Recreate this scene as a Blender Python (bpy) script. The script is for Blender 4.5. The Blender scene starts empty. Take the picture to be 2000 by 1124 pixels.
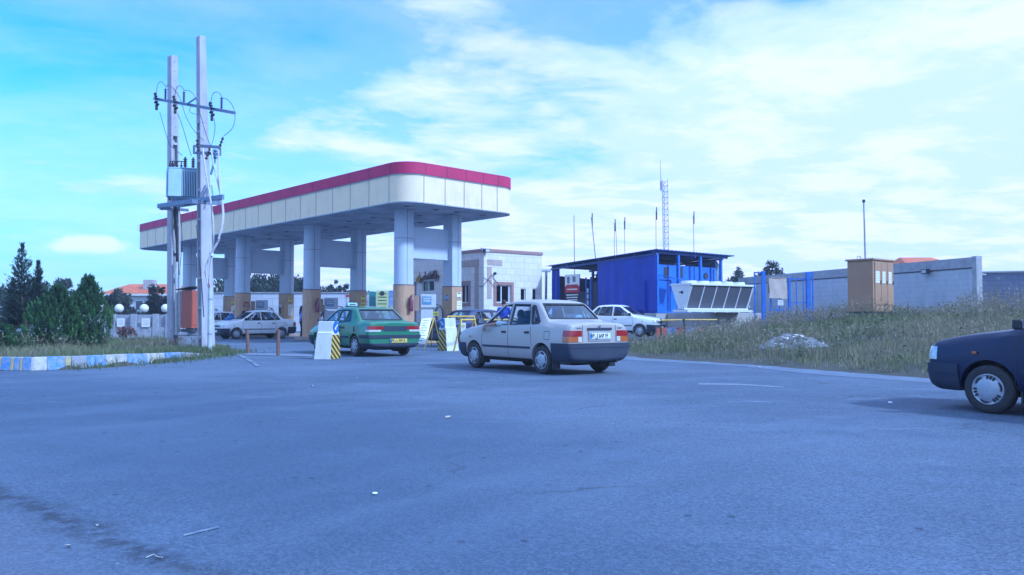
import bpy, bmesh, math, random
import numpy as np
from mathutils import Vector, Matrix
from mathutils.geometry import tessellate_polygon
random.seed(7); RNG = np.random.default_rng(7)
SC = bpy.context.scene; COL = SC.collection
R = math.radians
# ------------------------------------------------------------------ camera
FOC, CAMZ, PITCH = 1550.0, 1.08, math.atan(58.5/1550)
cam = bpy.data.cameras.new('camera'); camo = bpy.data.objects.new('camera', cam); COL.objects.link(camo)
cam.sensor_width = 36; cam.lens = 36*FOC/2000; cam.clip_end = 3000; cam.clip_start = 0.05
camo.location = (0, 0, CAMZ); camo.rotation_euler = (R(90)+PITCH, 0, 0); SC.camera = camo
# ------------------------------------------------------------------ light
SUN_EL, SUN_AZ = 38.0, 118.0         # azimuth clockwise from +Y (view direction)
SUN_STR, SUN_ANG, SUN_COL = 3.1, 5.0, (0.57, 0.81, 1.18)
VIEW_EXPOSURE = 0.45
az = R(SUN_AZ); el = R(SUN_EL)
sd = Vector((math.sin(az)*math.cos(el), math.cos(az)*math.cos(el), math.sin(el)))
sl = bpy.data.lights.new('sun', 'SUN'); sl.energy = SUN_STR; sl.angle = R(SUN_ANG); sl.color = SUN_COL
so = bpy.data.objects.new('sun', sl); COL.objects.link(so); so.rotation_euler = sd.to_track_quat('Z', 'Y').to_euler(); so.location = (0, 0, 50)
SC.view_settings.view_transform = 'Standard'; SC.view_settings.look = 'None'
SC.view_settings.exposure = VIEW_EXPOSURE; SC.view_settings.gamma = 1; SC.view_settings.use_curve_mapping = False
SC.cycles.max_bounces = 6; SC.cycles.transparent_max_bounces = 12; SC.cycles.use_denoising = True
try: SC.cycles.denoiser = 'OPENIMAGEDENOISE'
except Exception: pass
SC.cycles.sample_clamp_indirect = 6

class NT:
    """tiny node helper"""
    def __init__(s, t): s.t = t
    def n(s, kind, ins=None, **kw):
        x = s.t.nodes.new(kind)
        for k, v in kw.items(): setattr(x, k, v)
        for k, v in (ins or {}).items():
            sk = x.inputs[k]
            if isinstance(v, bpy.types.NodeSocket): s.t.links.new(v, sk)
            else: sk.default_value = v
        return x
    def m(s, op, a, b=0.0, c=0.0, clamp=False): return s.n('ShaderNodeMath', {0: a, 1: b, 2: c}, operation=op, use_clamp=clamp).outputs[0]
    def mix(s, f, a, b, bt='MIX'):
        x = s.n('ShaderNodeMix', data_type='RGBA', blend_type=bt)
        for k, v in ((0, f), (6, a), (7, b)):
            if isinstance(v, bpy.types.NodeSocket): s.t.links.new(v, x.inputs[k])
            else: x.inputs[k].default_value = v if k == 0 else (*v[:3], 1)
        return x.outputs[2]
    def ramp(s, f, a, b): return s.n('ShaderNodeMapRange', {0: f, 1: a, 2: b}, interpolation_type='SMOOTHSTEP').outputs[0]
    def noise(s, vec, scale, det=4, rough=.55, out=0): return s.n('ShaderNodeTexNoise', {'Vector': vec, 'Scale': scale, 'Detail': det, 'Roughness': rough}).outputs[out]

SEED_Z = 12.6
def make_world():
    w = bpy.data.worlds.new('World'); SC.world = w; w.use_nodes = True; t = w.node_tree; t.nodes.clear(); N = NT(t)
    sky = N.n('ShaderNodeTexSky', sky_type='NISHITA'); sky.sun_disc = False; sky.sun_elevation = el; sky.sun_rotation = az
    sky.air_density = 1.0; sky.dust_density = 0.3; sky.ozone_density = 2.0
    skyc = N.mix(1.0, sky.outputs[0], (0.22, 1.46, 2.9), 'MULTIPLY')
    d = N.n('ShaderNodeTexCoord').outputs['Generated']; sp = N.n('ShaderNodeSeparateXYZ', {0: d})
    x, y, z = sp.outputs
    k = N.m('DIVIDE', 1.0, N.m('ADD', N.m('MAXIMUM', z, 0.0), 0.10))
    u = N.m('MULTIPLY', x, k); v = N.m('MULTIPLY', y, k)
    # skew so that streaks run up to the left
    vec = N.n('ShaderNodeCombineXYZ', {0: N.m('ADD', N.m('MULTIPLY', u, .80), N.m('MULTIPLY', v, .25)), 1: N.m('SUBTRACT', v, N.m('MULTIPLY', u, .3)), 2: SEED_Z}).outputs[0]
    warp = N.noise(vec, 1.3, 3, .5, 1)
    wv = N.n('ShaderNodeVectorMath', {0: vec, 1: N.n('ShaderNodeVectorMath', {0: warp, 3: 0.38}, operation='SCALE').outputs[0]}, operation='ADD').outputs[0]
    n1 = N.noise(wv, 0.62, 7, .56); n2 = N.noise(wv, 2.3, 6, .62)
    n3 = N.noise(wv, 1.25, 5, .6); n = N.m('ADD', N.m('ADD', N.m('MULTIPLY', n1, .36), N.m('MULTIPLY', n2, .32)), N.m('MULTIPLY', n3, .32))
    lowleft = N.m('MULTIPLY', N.ramp(x, -.33, -.45), N.ramp(z, .16, .09))
    # cover grows towards the right and near the horizon, a clear patch high on the left
    bias = N.m('ADD', N.m('MULTIPLY', x, .28), N.m('SUBTRACT', N.m('MULTIPLY', N.ramp(z, .34, .10), .17), N.m('MULTIPLY', lowleft, .14)))
    m = N.ramp(N.m('ADD', n, bias), .46, .64)
    skyc = N.mix(N.m('MULTIPLY', N.ramp(z, .30, .02), .85), skyc, (2.9, 6.3, 11.0))
    cn = N.noise(wv, 2.6, 6, .62)
    cc = N.mix(N.ramp(cn, .40, .60), (4.9, 7.0, 12.5), (6.6, 7.75, 13.5))
    back = N.m('MAXIMUM', N.ramp(y, .25, -.30), N.ramp(z, .42, .62)); m = N.m('MAXIMUM', m, N.m('MULTIPLY', back, .92)); cc = N.mix(back, cc, (4.7, 7.7, 15.0))   # unseen bluer cloud added overhead and behind to colour the ambient light
    # small bright cumulus low on the left, laid out by direction
    az_ = N.m('ARCTAN2', x, y)
    ca = N.m('DIVIDE', N.m('SUBTRACT', az_, -0.492), .040); ce = N.m('DIVIDE', N.m('SUBTRACT', z, .080), .0115)
    rr = N.m('ADD', N.m('ADD', N.m('MULTIPLY', ca, ca), N.m('MULTIPLY', ce, ce)), N.m('MULTIPLY', N.m('SUBTRACT', N.noise(d, 34, 4), .5), 2.2))
    cum = N.m('MULTIPLY', N.ramp(rr, 1.5, .45), N.ramp(z, .066, .078))
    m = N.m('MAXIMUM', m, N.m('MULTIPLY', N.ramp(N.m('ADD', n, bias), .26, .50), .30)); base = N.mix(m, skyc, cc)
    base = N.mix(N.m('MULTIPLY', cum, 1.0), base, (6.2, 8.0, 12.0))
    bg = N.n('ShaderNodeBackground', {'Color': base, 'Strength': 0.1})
    o = N.n('ShaderNodeOutputWorld'); t.links.new(bg.outputs[0], o.inputs[0])
make_world()
# ------------------------------------------------------------------ materials
MATS = {}
def mat(name, col, rough=.6, metal=0.0, col2=None, scale=6.0, amt=1.0, bump=0.0, bscale=40.0, coat=0.0, stretch=(1, 1, 1), spec=.5, dirt=None, dscale=1.5, damt=.5, trans=0):
    if name in MATS: return MATS[name]
    m = bpy.data.materials.new(name); m.use_nodes = True; t = m.node_tree; N = NT(t); b = t.nodes['Principled BSDF']
    b.inputs['Roughness'].default_value = rough; b.inputs['Metallic'].default_value = metal; b.inputs['Coat Weight'].default_value = coat
    b.inputs['Coat Roughness'].default_value = .06; b.inputs['Specular IOR Level'].default_value = spec
    if trans: b.inputs['Subsurface Weight'].default_value = 0
    if col2 is None: col2 = tuple(c*.82 for c in col)
    co = N.n('ShaderNodeTexCoord').outputs['Object']
    mp = N.n('ShaderNodeMapping', {'Vector': co, 'Scale': stretch}).outputs[0]
    f = N.ramp(N.noise(mp, scale, 6, .6), .5-.2/amt if amt > 1 else .3, .7)
    c = N.mix(f, col, col2)
    if dirt:
        st = N.n('ShaderNodeMapping', {'Vector': co, 'Scale': (1, 1, .35)}).outputs[0]
        c = N.mix(N.m('MULTIPLY', N.ramp(N.noise(st, dscale, 7, .65), .48, .78), damt), c, dirt)
    t.links.new(c, b.inputs['Base Color'])
    if bump:
        bn = N.n('ShaderNodeBump', {'Strength': bump, 'Distance': .01, 'Height': N.noise(mp, bscale, 4, .6)})
        t.links.new(bn.outputs[0], b.inputs['Normal'])
    MATS[name] = m; return m
def bricks(name, c1, c2, mortar, w=.4, h=.2, rough=.75, ms=.012, bump=.3, dirt=None, damt=.4, uv='xz'):
    """block or tile pattern laid out in the object's own space on vertical faces"""
    if name in MATS: return MATS[name]
    m = bpy.data.materials.new(name); m.use_nodes = True; t = m.node_tree; N = NT(t); b = t.nodes['Principled BSDF']
    co = N.n('ShaderNodeTexCoord').outputs['Object']; s = N.n('ShaderNodeSeparateXYZ', {0: co})
    h_ = N.m('ADD', s.outputs[0], s.outputs[1])
    v = N.n('ShaderNodeCombineXYZ', {0: h_, 1: s.outputs[2], 2: 0.0}).outputs[0]
    br = N.n('ShaderNodeTexBrick', {'Vector': v, 'Color1': (*c1, 1), 'Color2': (*c2, 1), 'Mortar': (*mortar, 1), 'Scale': 1.0, 'Mortar Size': ms, 'Mortar Smooth': .3, 'Bias': 0.0, 'Brick Width': w, 'Row Height': h})
    c = N.mix(N.m('MULTIPLY', N.ramp(N.noise(co, 3.0, 7, .65), .35, .75), .5), br.outputs[0], tuple(x*.72 for x in c1))
    if dirt:
        st = N.n('ShaderNodeMapping', {'Vector': co, 'Scale': (1, 1, .3)}).outputs[0]
        c = N.mix(N.m('MULTIPLY', N.ramp(N.noise(st, 1.3, 7, .65), .45, .75), damt), c, dirt)
    t.links.new(c, b.inputs['Base Color']); b.inputs['Roughness'].default_value = rough
    bn = N.n('ShaderNodeBump', {'Strength': bump, 'Distance': .01, 'Height': N.m('SUBTRACT', 1.0, br.outputs['Fac'])})
    t.links.new(bn.outputs[0], b.inputs['Normal'])
    MATS[name] = m; return m
def glass(name, tint=(.75, .85, .9), refl=1.0):
    if name in MATS: return MATS[name]
    m = bpy.data.materials.new(name); m.use_nodes = True; t = m.node_tree; t.nodes.clear(); N = NT(t)
    tr = N.n('ShaderNodeBsdfTransparent', {'Color': (*tint, 1)}); gl = N.n('ShaderNodeBsdfGlossy', {'Color': (.9, .95, 1, 1), 'Roughness': .03})
    fr = N.n('ShaderNodeFresnel', {'IOR': 1.5}); f = N.m('MULTIPLY', N.m('MULTIPLY', fr.outputs[0], refl, clamp=True), N.m('SUBTRACT', 1.0, N.n('ShaderNodeNewGeometry').outputs['Backfacing']))
    mx = N.n('ShaderNodeMixShader', {0: f, 1: tr.outputs[0], 2: gl.outputs[0]}); o = N.n('ShaderNodeOutputMaterial'); t.links.new(mx.outputs[0], o.inputs[0])
    MATS[name] = m; return m
def leafmat(name, a, b, c=None, rough=.7):
    """leaf colour from a per-leaf attribute; light passes through thin leaves"""
    if name in MATS: return MATS[name]
    m = bpy.data.materials.new(name); m.use_nodes = True; t = m.node_tree; N = NT(t); p = t.nodes['Principled BSDF']
    at = N.n('ShaderNodeAttribute', attribute_name='tint').outputs['Fac']
    col = N.mix(N.ramp(at, 0, .6), a, b)
    if c: col = N.mix(N.ramp(at, .55, 1.0), col, c)
    t.links.new(col, p.inputs['Base Color']); p.inputs['Roughness'].default_value = rough
    tl = N.n('ShaderNodeBsdfTranslucent', {'Color': col}); mx = N.n('ShaderNodeMixShader', {0: .25, 1: p.outputs[0], 2: tl.outputs[0]})
    t.links.new(mx.outputs[0], t.nodes['Material Output'].inputs[0])
    MATS[name] = m; return m
# ------------------------------------------------------------------ objects
def tag(o, label=None, cat=None, group=None, kind=None):
    for k, v in (('label', label), ('category', cat), ('group', group), ('kind', kind)):
        if v: o[k] = v
    return o
def link(name, me, parent=None, loc=(0, 0, 0), rz=0.0):
    o = bpy.data.objects.new(name, me); COL.objects.link(o); o.location = loc; o.rotation_euler = (0, 0, rz)
    if parent: o.parent = parent
    return o
def thing(name, loc, rz, label, cat, group=None): return tag(link(name, None, None, loc, rz), label, cat, group)
def copy_tree(o, parent=None):
    c = o.copy(); COL.objects.link(c)
    if parent: c.parent = parent
    for ch in o.children: copy_tree(ch, c)
    return c
def px(x, y, d):
    """world point at depth d (metres along +Y) seen at photo pixel x, y"""
    f, u = math.cos(PITCH), math.sin(PITCH); q = (562-y)/FOC
    dy = f-q*u; dz = u+q*f; k = d/dy
    return Vector(((x-1000)/FOC*k, d, CAMZ+dz*k))
def gp(x, y, z=0.0):
    f, u = math.cos(PITCH), math.sin(PITCH); q = (562-y)/FOC
    dy = f-q*u; dz = u+q*f; k = (z-CAMZ)/dz
    return Vector(((x-1000)/FOC*k, dy*k, z))
def hit(x, y, co, no):
    a = Vector((0, 0, CAMZ)); d = px(x, y, 10)-a; t = (Vector(co)-a).dot(Vector(no))/d.dot(Vector(no)); return a+d*t
AR = {'ا': ('\uFE8D', '\uFE8E', None, None), 'ب': ('\uFE8F', '\uFE90', '\uFE91', '\uFE92'), 'پ': ('\uFB56', '\uFB57', '\uFB58', '\uFB59'),
      'ت': ('\uFE95', '\uFE96', '\uFE97', '\uFE98'), 'ج': ('\uFE9D', '\uFE9E', '\uFE9F', '\uFEA0'), 'خ': ('\uFEA5', '\uFEA6', '\uFEA7', '\uFEA8'),
      'ر': ('\uFEAD', '\uFEAE', None, None), 'س': ('\uFEB1', '\uFEB2', '\uFEB3', '\uFEB4'), 'ص': ('\uFEB9', '\uFEBA', '\uFEBB', '\uFEBC'),
      'گ': ('\uFB92', '\uFB93', '\uFB94', '\uFB95'), 'ه': ('\uFEE9', '\uFEEA', '\uFEEB', '\uFEEC'), 'ی': ('\uFBFC', '\uFBFD', '\uFBFE', '\uFBFF')}
def shape_ar(s):
    out = []
    for i, ch in enumerate(s):
        if ch not in AR: out.append(ch); continue
        prev = i > 0 and s[i-1] in AR and AR[s[i-1]][2] is not None
        nxt = i+1 < len(s) and s[i+1] in AR and AR[ch][2] is not None
        f = AR[ch]; out.append(f[3] if prev and nxt else f[1] if prev else f[2] if nxt else f[0])
    return ''.join(reversed(out))
def finish(bm, name, mats, parent, smooth, bevel, loc, rz, recalc=True):
    if recalc: bmesh.ops.recalc_face_normals(bm, faces=bm.faces)
    me = bpy.data.meshes.new(name); bm.to_mesh(me); bm.free()
    for m in (mats if isinstance(mats, (list, tuple)) else [mats]): me.materials.append(m)
    if smooth:
        me.polygons.foreach_set('use_smooth', [True]*len(me.polygons)); me.set_sharp_from_angle(angle=R(38 if smooth is True else smooth))
    o = link(name, me, parent, loc, rz)
    if bevel:
        b = o.modifiers.new('bevel', 'BEVEL'); b.width = bevel; b.segments = 2; b.limit_method = 'ANGLE'; b.angle_limit = R(50); b.harden_normals = False
    return o
class MB:
    def __init__(s): s.bm = bmesh.new(); s.mi = 0
    def f(s, vs):
        try: x = s.bm.faces.new(vs); x.material_index = s.mi; return x
        except ValueError: return None
    def v(s, p): return s.bm.verts.new(p)
    def box(s, c, d, rz=0.0, M=None, taper=None):
        c = Vector(c); hx, hy, hz = d[0]/2, d[1]/2, d[2]/2; vs = []
        rot = M if M is not None else Matrix.Rotation(rz, 3, 'Z')
        for z in (-1, 1):
            k = taper if (taper and z == 1) else 1
            for x, y in ((-1, -1), (1, -1), (1, 1), (-1, 1)): vs.append(s.v(c+rot@Vector((x*hx*k, y*hy*k, z*hz))))
        for q in ((3, 2, 1, 0), (4, 5, 6, 7), (0, 1, 5, 4), (1, 2, 6, 5), (2, 3, 7, 6), (3, 0, 4, 7)): s.f([vs[i] for i in q])
        return s
    def bar(s, p, q, w, h=None):
        p, q = Vector(p), Vector(q); d = q-p; L = d.length
        if L < 1e-6: return s
        M = d.to_track_quat('Z', 'Y').to_matrix(); return s.box((p+q)/2, (w, h or w, L), M=M)
    def cyl(s, p, q, r, r2=None, n=12, cap=True):
        p, q = Vector(p), Vector(q); r2 = r if r2 is None else r2; M = (q-p).to_track_quat('Z', 'Y').to_matrix(); a, b = [], []
        for i in range(n):
            t = 2*math.pi*i/n; e = M@Vector((math.cos(t), math.sin(t), 0)); a.append(s.v(p+e*r)); b.append(s.v(q+e*r2))
        for i in range(n): s.f([a[i], a[(i+1) % n], b[(i+1) % n], b[i]])
        if cap: s.f(a[::-1]); s.f(b)
        return s
    def tube(s, pts, r, n=6, closed=False):
        pts = [Vector(p) for p in pts]; rings = []
        rr = r if isinstance(r, (list, tuple)) else [r]*len(pts)
        for i, p in enumerate(pts):
            d = (pts[min(i+1, len(pts)-1)]-pts[max(i-1, 0)]).normalized(); up = Vector((0, 0, 1)) if abs(d.z) < .95 else Vector((1, 0, 0))
            a = d.cross(up).normalized(); b = d.cross(a); rings.append([s.v(p+(a*math.cos(t)+b*math.sin(t))*rr[i]) for t in [2*math.pi*k/n for k in range(n)]])
        for A, B in zip(rings, rings[1:]):
            for k in range(n): s.f([A[k], A[(k+1) % n], B[(k+1) % n], B[k]])
        s.f(rings[0][::-1]); s.f(rings[-1]); return s
    def lathe(s, prof, o=(0, 0, 0), ax='z', n=24):
        o = Vector(o); rings = []
        for r, h in prof:
            ring = []
            for i in range(n):
                t = 2*math.pi*i/n; c, q = r*math.cos(t), r*math.sin(t)
                ring.append(s.v(o+(Vector((c, q, h)) if ax == 'z' else Vector((c, h, q)) if ax == 'y' else Vector((h, c, q)))))
            rings.append(ring)
        for A, B in zip(rings, rings[1:]):
            for k in range(n): s.f([A[k], A[(k+1) % n], B[(k+1) % n], B[k]])
        s.f(rings[0][::-1]); s.f(rings[-1]); return s
    def ball(s, c, r, n=12, m=8, sc=(1, 1, 1)):
        c = Vector(c); prof = [(r*math.sin(math.pi*(j+.5)/m), -r*math.cos(math.pi*(j+.5)/m)) for j in range(m)]; rings = []
        for rr, h in prof: rings.append([s.v(c+Vector((rr*math.cos(2*math.pi*i/n)*sc[0], rr*math.sin(2*math.pi*i/n)*sc[1], h*sc[2]))) for i in range(n)])
        for A, B in zip(rings, rings[1:]):
            for k in range(n): s.f([A[k], A[(k+1) % n], B[(k+1) % n], B[k]])
        s.f(rings[0][::-1]); s.f(rings[-1]); return s
    def prism(s, poly, z0, z1):
        a = [s.v((p[0], p[1], z0)) for p in poly]; b = [s.v((p[0], p[1], z1)) for p in poly]; n = len(poly)
        for i in range(n): s.f([a[i], a[(i+1) % n], b[(i+1) % n], b[i]])
        s.f(a[::-1]); s.f(b); return s
    def slab(s, poly3, off):
        """extrude a planar 3D polygon by a vector"""
        off = Vector(off); a = [s.v(p) for p in poly3]; b = [s.v(Vector(p)+off) for p in poly3]; n = len(a)
        for i in range(n): s.f([a[i], a[(i+1) % n], b[(i+1) % n], b[i]])
        s.f(a[::-1]); s.f(b); return s
    def text(s, body, o, right, up, size, depth=.003, align='CENTER', width=None, bold=0.0):
        c = bpy.data.curves.new('t', 'FONT'); c.body = body; c.size = size; c.align_x = align; c.extrude = depth/2; c.resolution_u = 2
        ob = bpy.data.objects.new('t', c); COL.objects.link(ob); dg = bpy.context.evaluated_depsgraph_get(); me = bpy.data.meshes.new_from_object(ob.evaluated_get(dg))
        bpy.data.objects.remove(ob); bpy.data.curves.remove(c)
        right, up = Vector(right).normalized(), Vector(up).normalized(); nn = right.cross(up); o = Vector(o)
        xs = [v.co.x for v in me.vertices]; k = width/(max(xs)-min(xs)) if (width and xs) else 1; cx = (max(xs)+min(xs))/2 if xs else 0
        if align != 'CENTER': cx = 0
        for q, (du, dv) in enumerate(((0, 0), (bold, 0), (-bold, 0), (0, bold), (0, -bold)) if bold else ((0, 0),)):   # heavier strokes from slightly shifted, stepped copies
            vs = [s.v(o+right*((v.co.x-cx)*k+du)+up*(v.co.y+dv)+nn*(v.co.z+depth/2+q*.0004)) for v in me.vertices]
            for p in me.polygons: s.f([vs[i] for i in p.vertices])
        bpy.data.meshes.remove(me); return s
    def build(s, name, mats, parent=None, smooth=False, bevel=0.0, loc=(0, 0, 0), rz=0.0, recalc=True):
        return finish(s.bm, name, mats, parent, smooth, bevel, loc, rz, recalc)
def npmesh(name, V, F, mats, parent=None, loc=(0, 0, 0), tint=None, smooth=False):
    """fast mesh from numpy arrays; F is (n,3) or (n,4)"""
    me = bpy.data.meshes.new(name); k = F.shape[1]
    me.vertices.add(len(V)); me.vertices.foreach_set('co', V.astype(np.float32).ravel())
    me.loops.add(F.size); me.loops.foreach_set('vertex_index', F.astype(np.int32).ravel())
    me.polygons.add(len(F)); me.polygons.foreach_set('loop_start', np.arange(0, F.size, k, dtype=np.int32)); me.polygons.foreach_set('loop_total', np.full(len(F), k, dtype=np.int32))
    if smooth: me.polygons.foreach_set('use_smooth', np.ones(len(F), bool))
    me.update(calc_edges=True)
    if tint is not None:
        a = me.attributes.new('tint', 'FLOAT', 'POINT'); a.data.foreach_set('value', tint.astype(np.float32))
    me.materials.append(mats); return link(name, me, parent, loc)
def capsules(prims, vox):
    """one continuous skin over tapered limbs: (p, q, r1, r2) capsules or (c, (rx,ry,rz)) ellipsoids, voxel-remeshed"""
    b = MB()
    for pr in prims:
        if len(pr) == 4:
            p, q, r1, r2 = pr; b.cyl(p, q, r1, r2, n=12); b.ball(p, r1, 12, 8); b.ball(q, r2, 12, 8)
        else:
            c, rad = pr; b.ball(c, 1.0, 16, 12, rad)
    me = bpy.data.meshes.new('t'); b.bm.to_mesh(me); b.bm.free(); o = bpy.data.objects.new('t', me); COL.objects.link(o)
    r = o.modifiers.new('r', 'REMESH'); r.mode = 'VOXEL'; r.voxel_size = vox; s_ = o.modifiers.new('s', 'SMOOTH'); s_.iterations = 3; s_.factor = .5
    dg = bpy.context.evaluated_depsgraph_get(); out = bpy.data.meshes.new_from_object(o.evaluated_get(dg)); bpy.data.objects.remove(o); bpy.data.meshes.remove(me)
    out.polygons.foreach_set('use_smooth', [True]*len(out.polygons)); return out
# ------------------------------------------------------------------ shared materials
conc = mat('concrete', (.42, .42, .44), .85, col2=(.30, .30, .33), scale=4, bump=.3, dirt=(.17, .17, .19), damt=.5)
steel = mat('galvanised_steel', (.42, .45, .50), .5, .55, col2=(.30, .33, .38), scale=9)
darkmetal = mat('dark_metal', (.05, .055, .07), .5, .3)
black = mat('black_plastic', (.018, .020, .028), .5)
white = mat('white_paint', (.78, .78, .78), .5, col2=(.66, .67, .68), scale=3, dirt=(.40, .38, .36), damt=.25)
paper = mat('paper', (.80, .79, .76), .7)
yellow = mat('yellow_paint', (.72, .47, .07), .5, col2=(.55, .34, .06), scale=8)
ink = mat('ink', (.03, .03, .05), .6)
blue = mat('blue_steel', (.015, .17, .62), .45, col2=(.012, .12, .47), scale=5)
# ------------------------------------------------------------------ ground
ROAD_EDGE = [(9.0, 40), (8.6, 36.5), (5.4, 33), (3.5, 28), (2.95, 24), (3.3, 21.2), (5.48, 17.9), (6.43, 15.8), (7.38, 13.9), (10.5, 9), (15, 4), (22, -4)]
VERGE = [(-60, 16.6), (-14, 16.3), (-10.4, 16.25), (-9.3, 16.4), (-8.75, 17.5), (-8.5, 18.6), (-8.35, 20.2), (-8.3, 22.5), (-9.0, 26.0), (-10.5, 28.5), (-12.5, 30.5), (-20, 33.5), (-60, 37)]
def seg_dist(P, pts):
    """unsigned distance of points (n,2) to an open polyline"""
    D = np.full(len(P), 1e9)
    for a, b in zip(pts, pts[1:]):
        a, b = np.array(a, float), np.array(b, float); t = np.clip(((P-a)@(b-a))/((b-a)@(b-a)), 0, 1); D = np.minimum(D, np.linalg.norm(P-(a+t[:, None]*(b-a)), axis=1))
    return D
def inside(P, poly):
    x, y = P[:, 0], P[:, 1]; c = np.zeros(len(P), bool); n = len(poly)
    for i in range(n):
        (x1, y1), (x2, y2) = poly[i], poly[(i+1) % n]; k = (y1 > y) != (y2 > y)
        c ^= k & (x < (x2-x1)*(y-y1)/((y2-y1) if y2 != y1 else 1e-9)+x1)
    return c
BANK = ROAD_EDGE + [(120, -4), (120, 120), (9.0, 120)]
def sst(t): t = np.clip(t, 0, 1); return t*t*(3-2*t)
def bank_z(P):
    d = seg_dist(P, ROAD_EDGE); s = np.where(inside(P, BANK), d, -d)
    z = .08*sst(s/.5)+.88*sst((s-.2)/9.0)
    z += .06*np.sin(P[:, 0]*1.7+P[:, 1]*.6)*np.sin(P[:, 1]*1.3-P[:, 0]*.4)*sst(s/1.5)
    k = sst((P[:, 1]-31)/4)*sst((12-P[:, 0])/4)       # lower shelf in front of the shed
    z = z*(1-.45*k)
    return np.where(s > 0, z, -.05)
def verge_z(P):
    d = seg_dist(P, VERGE); s = np.where(inside(P, VERGE), d, -d)
    top = np.interp(P[:, 1], [16, 18.5, 20.5, 23, 27], [.235, .22, .15, .08, .12]); top = np.where(P[:, 0] < -11, np.maximum(top, .2), top)
    return np.where(s > 0, top*sst(s/.25+.35)+.05*sst(s/3)*(1+np.sin(P[:, 0]*2.1)*np.sin(P[:, 1]*1.7)), -.05)
def sheet(name, fz, x0, x1, y0, y1, st, m):
    nx, ny = int((x1-x0)/st)+1, int((y1-y0)/st)+1; X, Y = np.meshgrid(np.linspace(x0, x1, nx), np.linspace(y0, y1, ny)); P = np.stack([X.ravel(), Y.ravel()], 1)
    Z = fz(P); i = np.arange(nx*ny).reshape(ny, nx); F = np.stack([i[:-1, :-1].ravel(), i[:-1, 1:].ravel(), i[1:, 1:].ravel(), i[1:, :-1].ravel()], 1)
    F = F[(Z[F] > 0).any(axis=1)]
    o = npmesh(name, np.column_stack([P, Z]), F, m, smooth=True); return tag(o, kind='structure')
def asphalt():
    m = bpy.data.materials.new('asphalt'); m.use_nodes = True; t = m.node_tree; N = NT(t); b = t.nodes['Principled BSDF']
    co = N.n('ShaderNodeTexCoord').outputs['Object']
    sp = N.n('ShaderNodeSeparateXYZ', {0: co}); x, y = sp.outputs[0], sp.outputs[1]
    big = N.noise(co, .16, 4, .55); mid = N.noise(co, .9, 6, .6); fine = N.noise(co, 55, 3, .7); vf = N.noise(co, 150, 2, .7)
    c = N.mix(N.ramp(big, .42, .60), (.067, .098, .148), (.117, .155, .215))
    c = N.mix(N.m('MULTIPLY', N.ramp(mid, .45, .72), .55), c, (.125, .18, .265))
    dust = N.noise(N.n('ShaderNodeMapping', {'Vector': co, 'Scale': (.35, .9, 1)}).outputs[0], .8, 7, .7)
    c = N.mix(N.m('MULTIPLY', N.ramp(dust, .52, .72), .6), c, (.19, .235, .32))
    st = N.n('ShaderNodeTexVoronoi', {'Vector': co, 'Scale': 70.0}); sc = N.n('ShaderNodeSeparateColor', {0: st.outputs['Color']}).outputs[0]
    c = N.mix(.36, c, N.mix(sc, (.03, .05, .09), (.22, .29, .40)))
    c = N.mix(N.m('MULTIPLY', N.ramp(fine, .45, .7), .24), c, (.05, .06, .08))
    # smoother, darker newer lane sweeping across the left, dusty strip beyond the gutter, small dark pits
    bd = N.m('ADD', N.m('ADD', N.m('MULTIPLY', N.m('ADD', x, 5.7), .66), N.m('MULTIPLY', N.m('SUBTRACT', y, 10.4), .75)), N.m('MULTIPLY', N.m('SUBTRACT', N.noise(co, .35, 4, .55), .5), 3.0))
    lane = N.m('MULTIPLY', N.ramp(N.m('ABSOLUTE', bd), 3.0, 1.2), N.ramp(x, 2.5, -1.5))
    c = N.mix(N.m('MULTIPLY', lane, .5), c, (.052, .092, .155))
    gl_ = N.m('ADD', N.m('ADD', N.m('MULTIPLY', N.m('SUBTRACT', x, -1.22), .63), N.m('MULTIPLY', N.m('SUBTRACT', y, 3.32), .77)), N.m('MULTIPLY', N.m('SUBTRACT', N.noise(co, 1.0, 4, .6), .5), .5))
    c = N.mix(N.m('MULTIPLY', N.m('MULTIPLY', N.ramp(gl_, .15, -.6), N.ramp(x, -.8, -1.5)), .45), c, (.135, .150, .205))
    pv = N.n('ShaderNodeTexVoronoi', {'Vector': N.n('ShaderNodeMapping', {'Vector': co, 'Scale': (1, .7, 1)}).outputs[0], 'Scale': 5.5}); pit = N.m('MULTIPLY', N.ramp(pv.outputs['Distance'], .16, .07), N.m('GREATER_THAN', N.n('ShaderNodeSeparateColor', {0: pv.outputs['Color']}).outputs[1], .72))
    c = N.mix(N.m('MULTIPLY', pit, .6), c, (.022, .030, .055))
    # old oil and patch stains, and the dark gritty gutter line at the lower left
    sn = N.noise(co, .42, 6, .65)
    c = N.mix(N.m('MULTIPLY', N.ramp(sn, .56, .72), .45), c, (.045, .08, .145))
    ln = N.m('ADD', N.m('ADD', N.m('MULTIPLY', N.m('SUBTRACT', x, -1.22), .63), N.m('MULTIPLY', N.m('SUBTRACT', y, 3.32), .77)), N.m('MULTIPLY', N.m('SUBTRACT', N.noise(co, 1.6, 5, .6), .5), .45))
    lm = N.m('MULTIPLY', N.ramp(N.m('ABSOLUTE', ln), .17, .0), N.ramp(x, -.9, -1.4)); lm = N.m('MULTIPLY', lm, N.ramp(x, -4.6, -3.4)); lm = N.m('MULTIPLY', lm, N.ramp(N.noise(co, 9, 5, .7), .36, .60))
    c = N.mix(N.m('MULTIPLY', lm, .75), c, (.030, .035, .05))
    # polished wheel tracks sweeping towards the pumps
    rd = N.n('ShaderNodeVectorMath', {0: N.n('ShaderNodeVectorMath', {0: co, 1: (14.0, -6.0, 0.0)}, operation='SUBTRACT').outputs[0]}, operation='LENGTH').outputs['Value']
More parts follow.
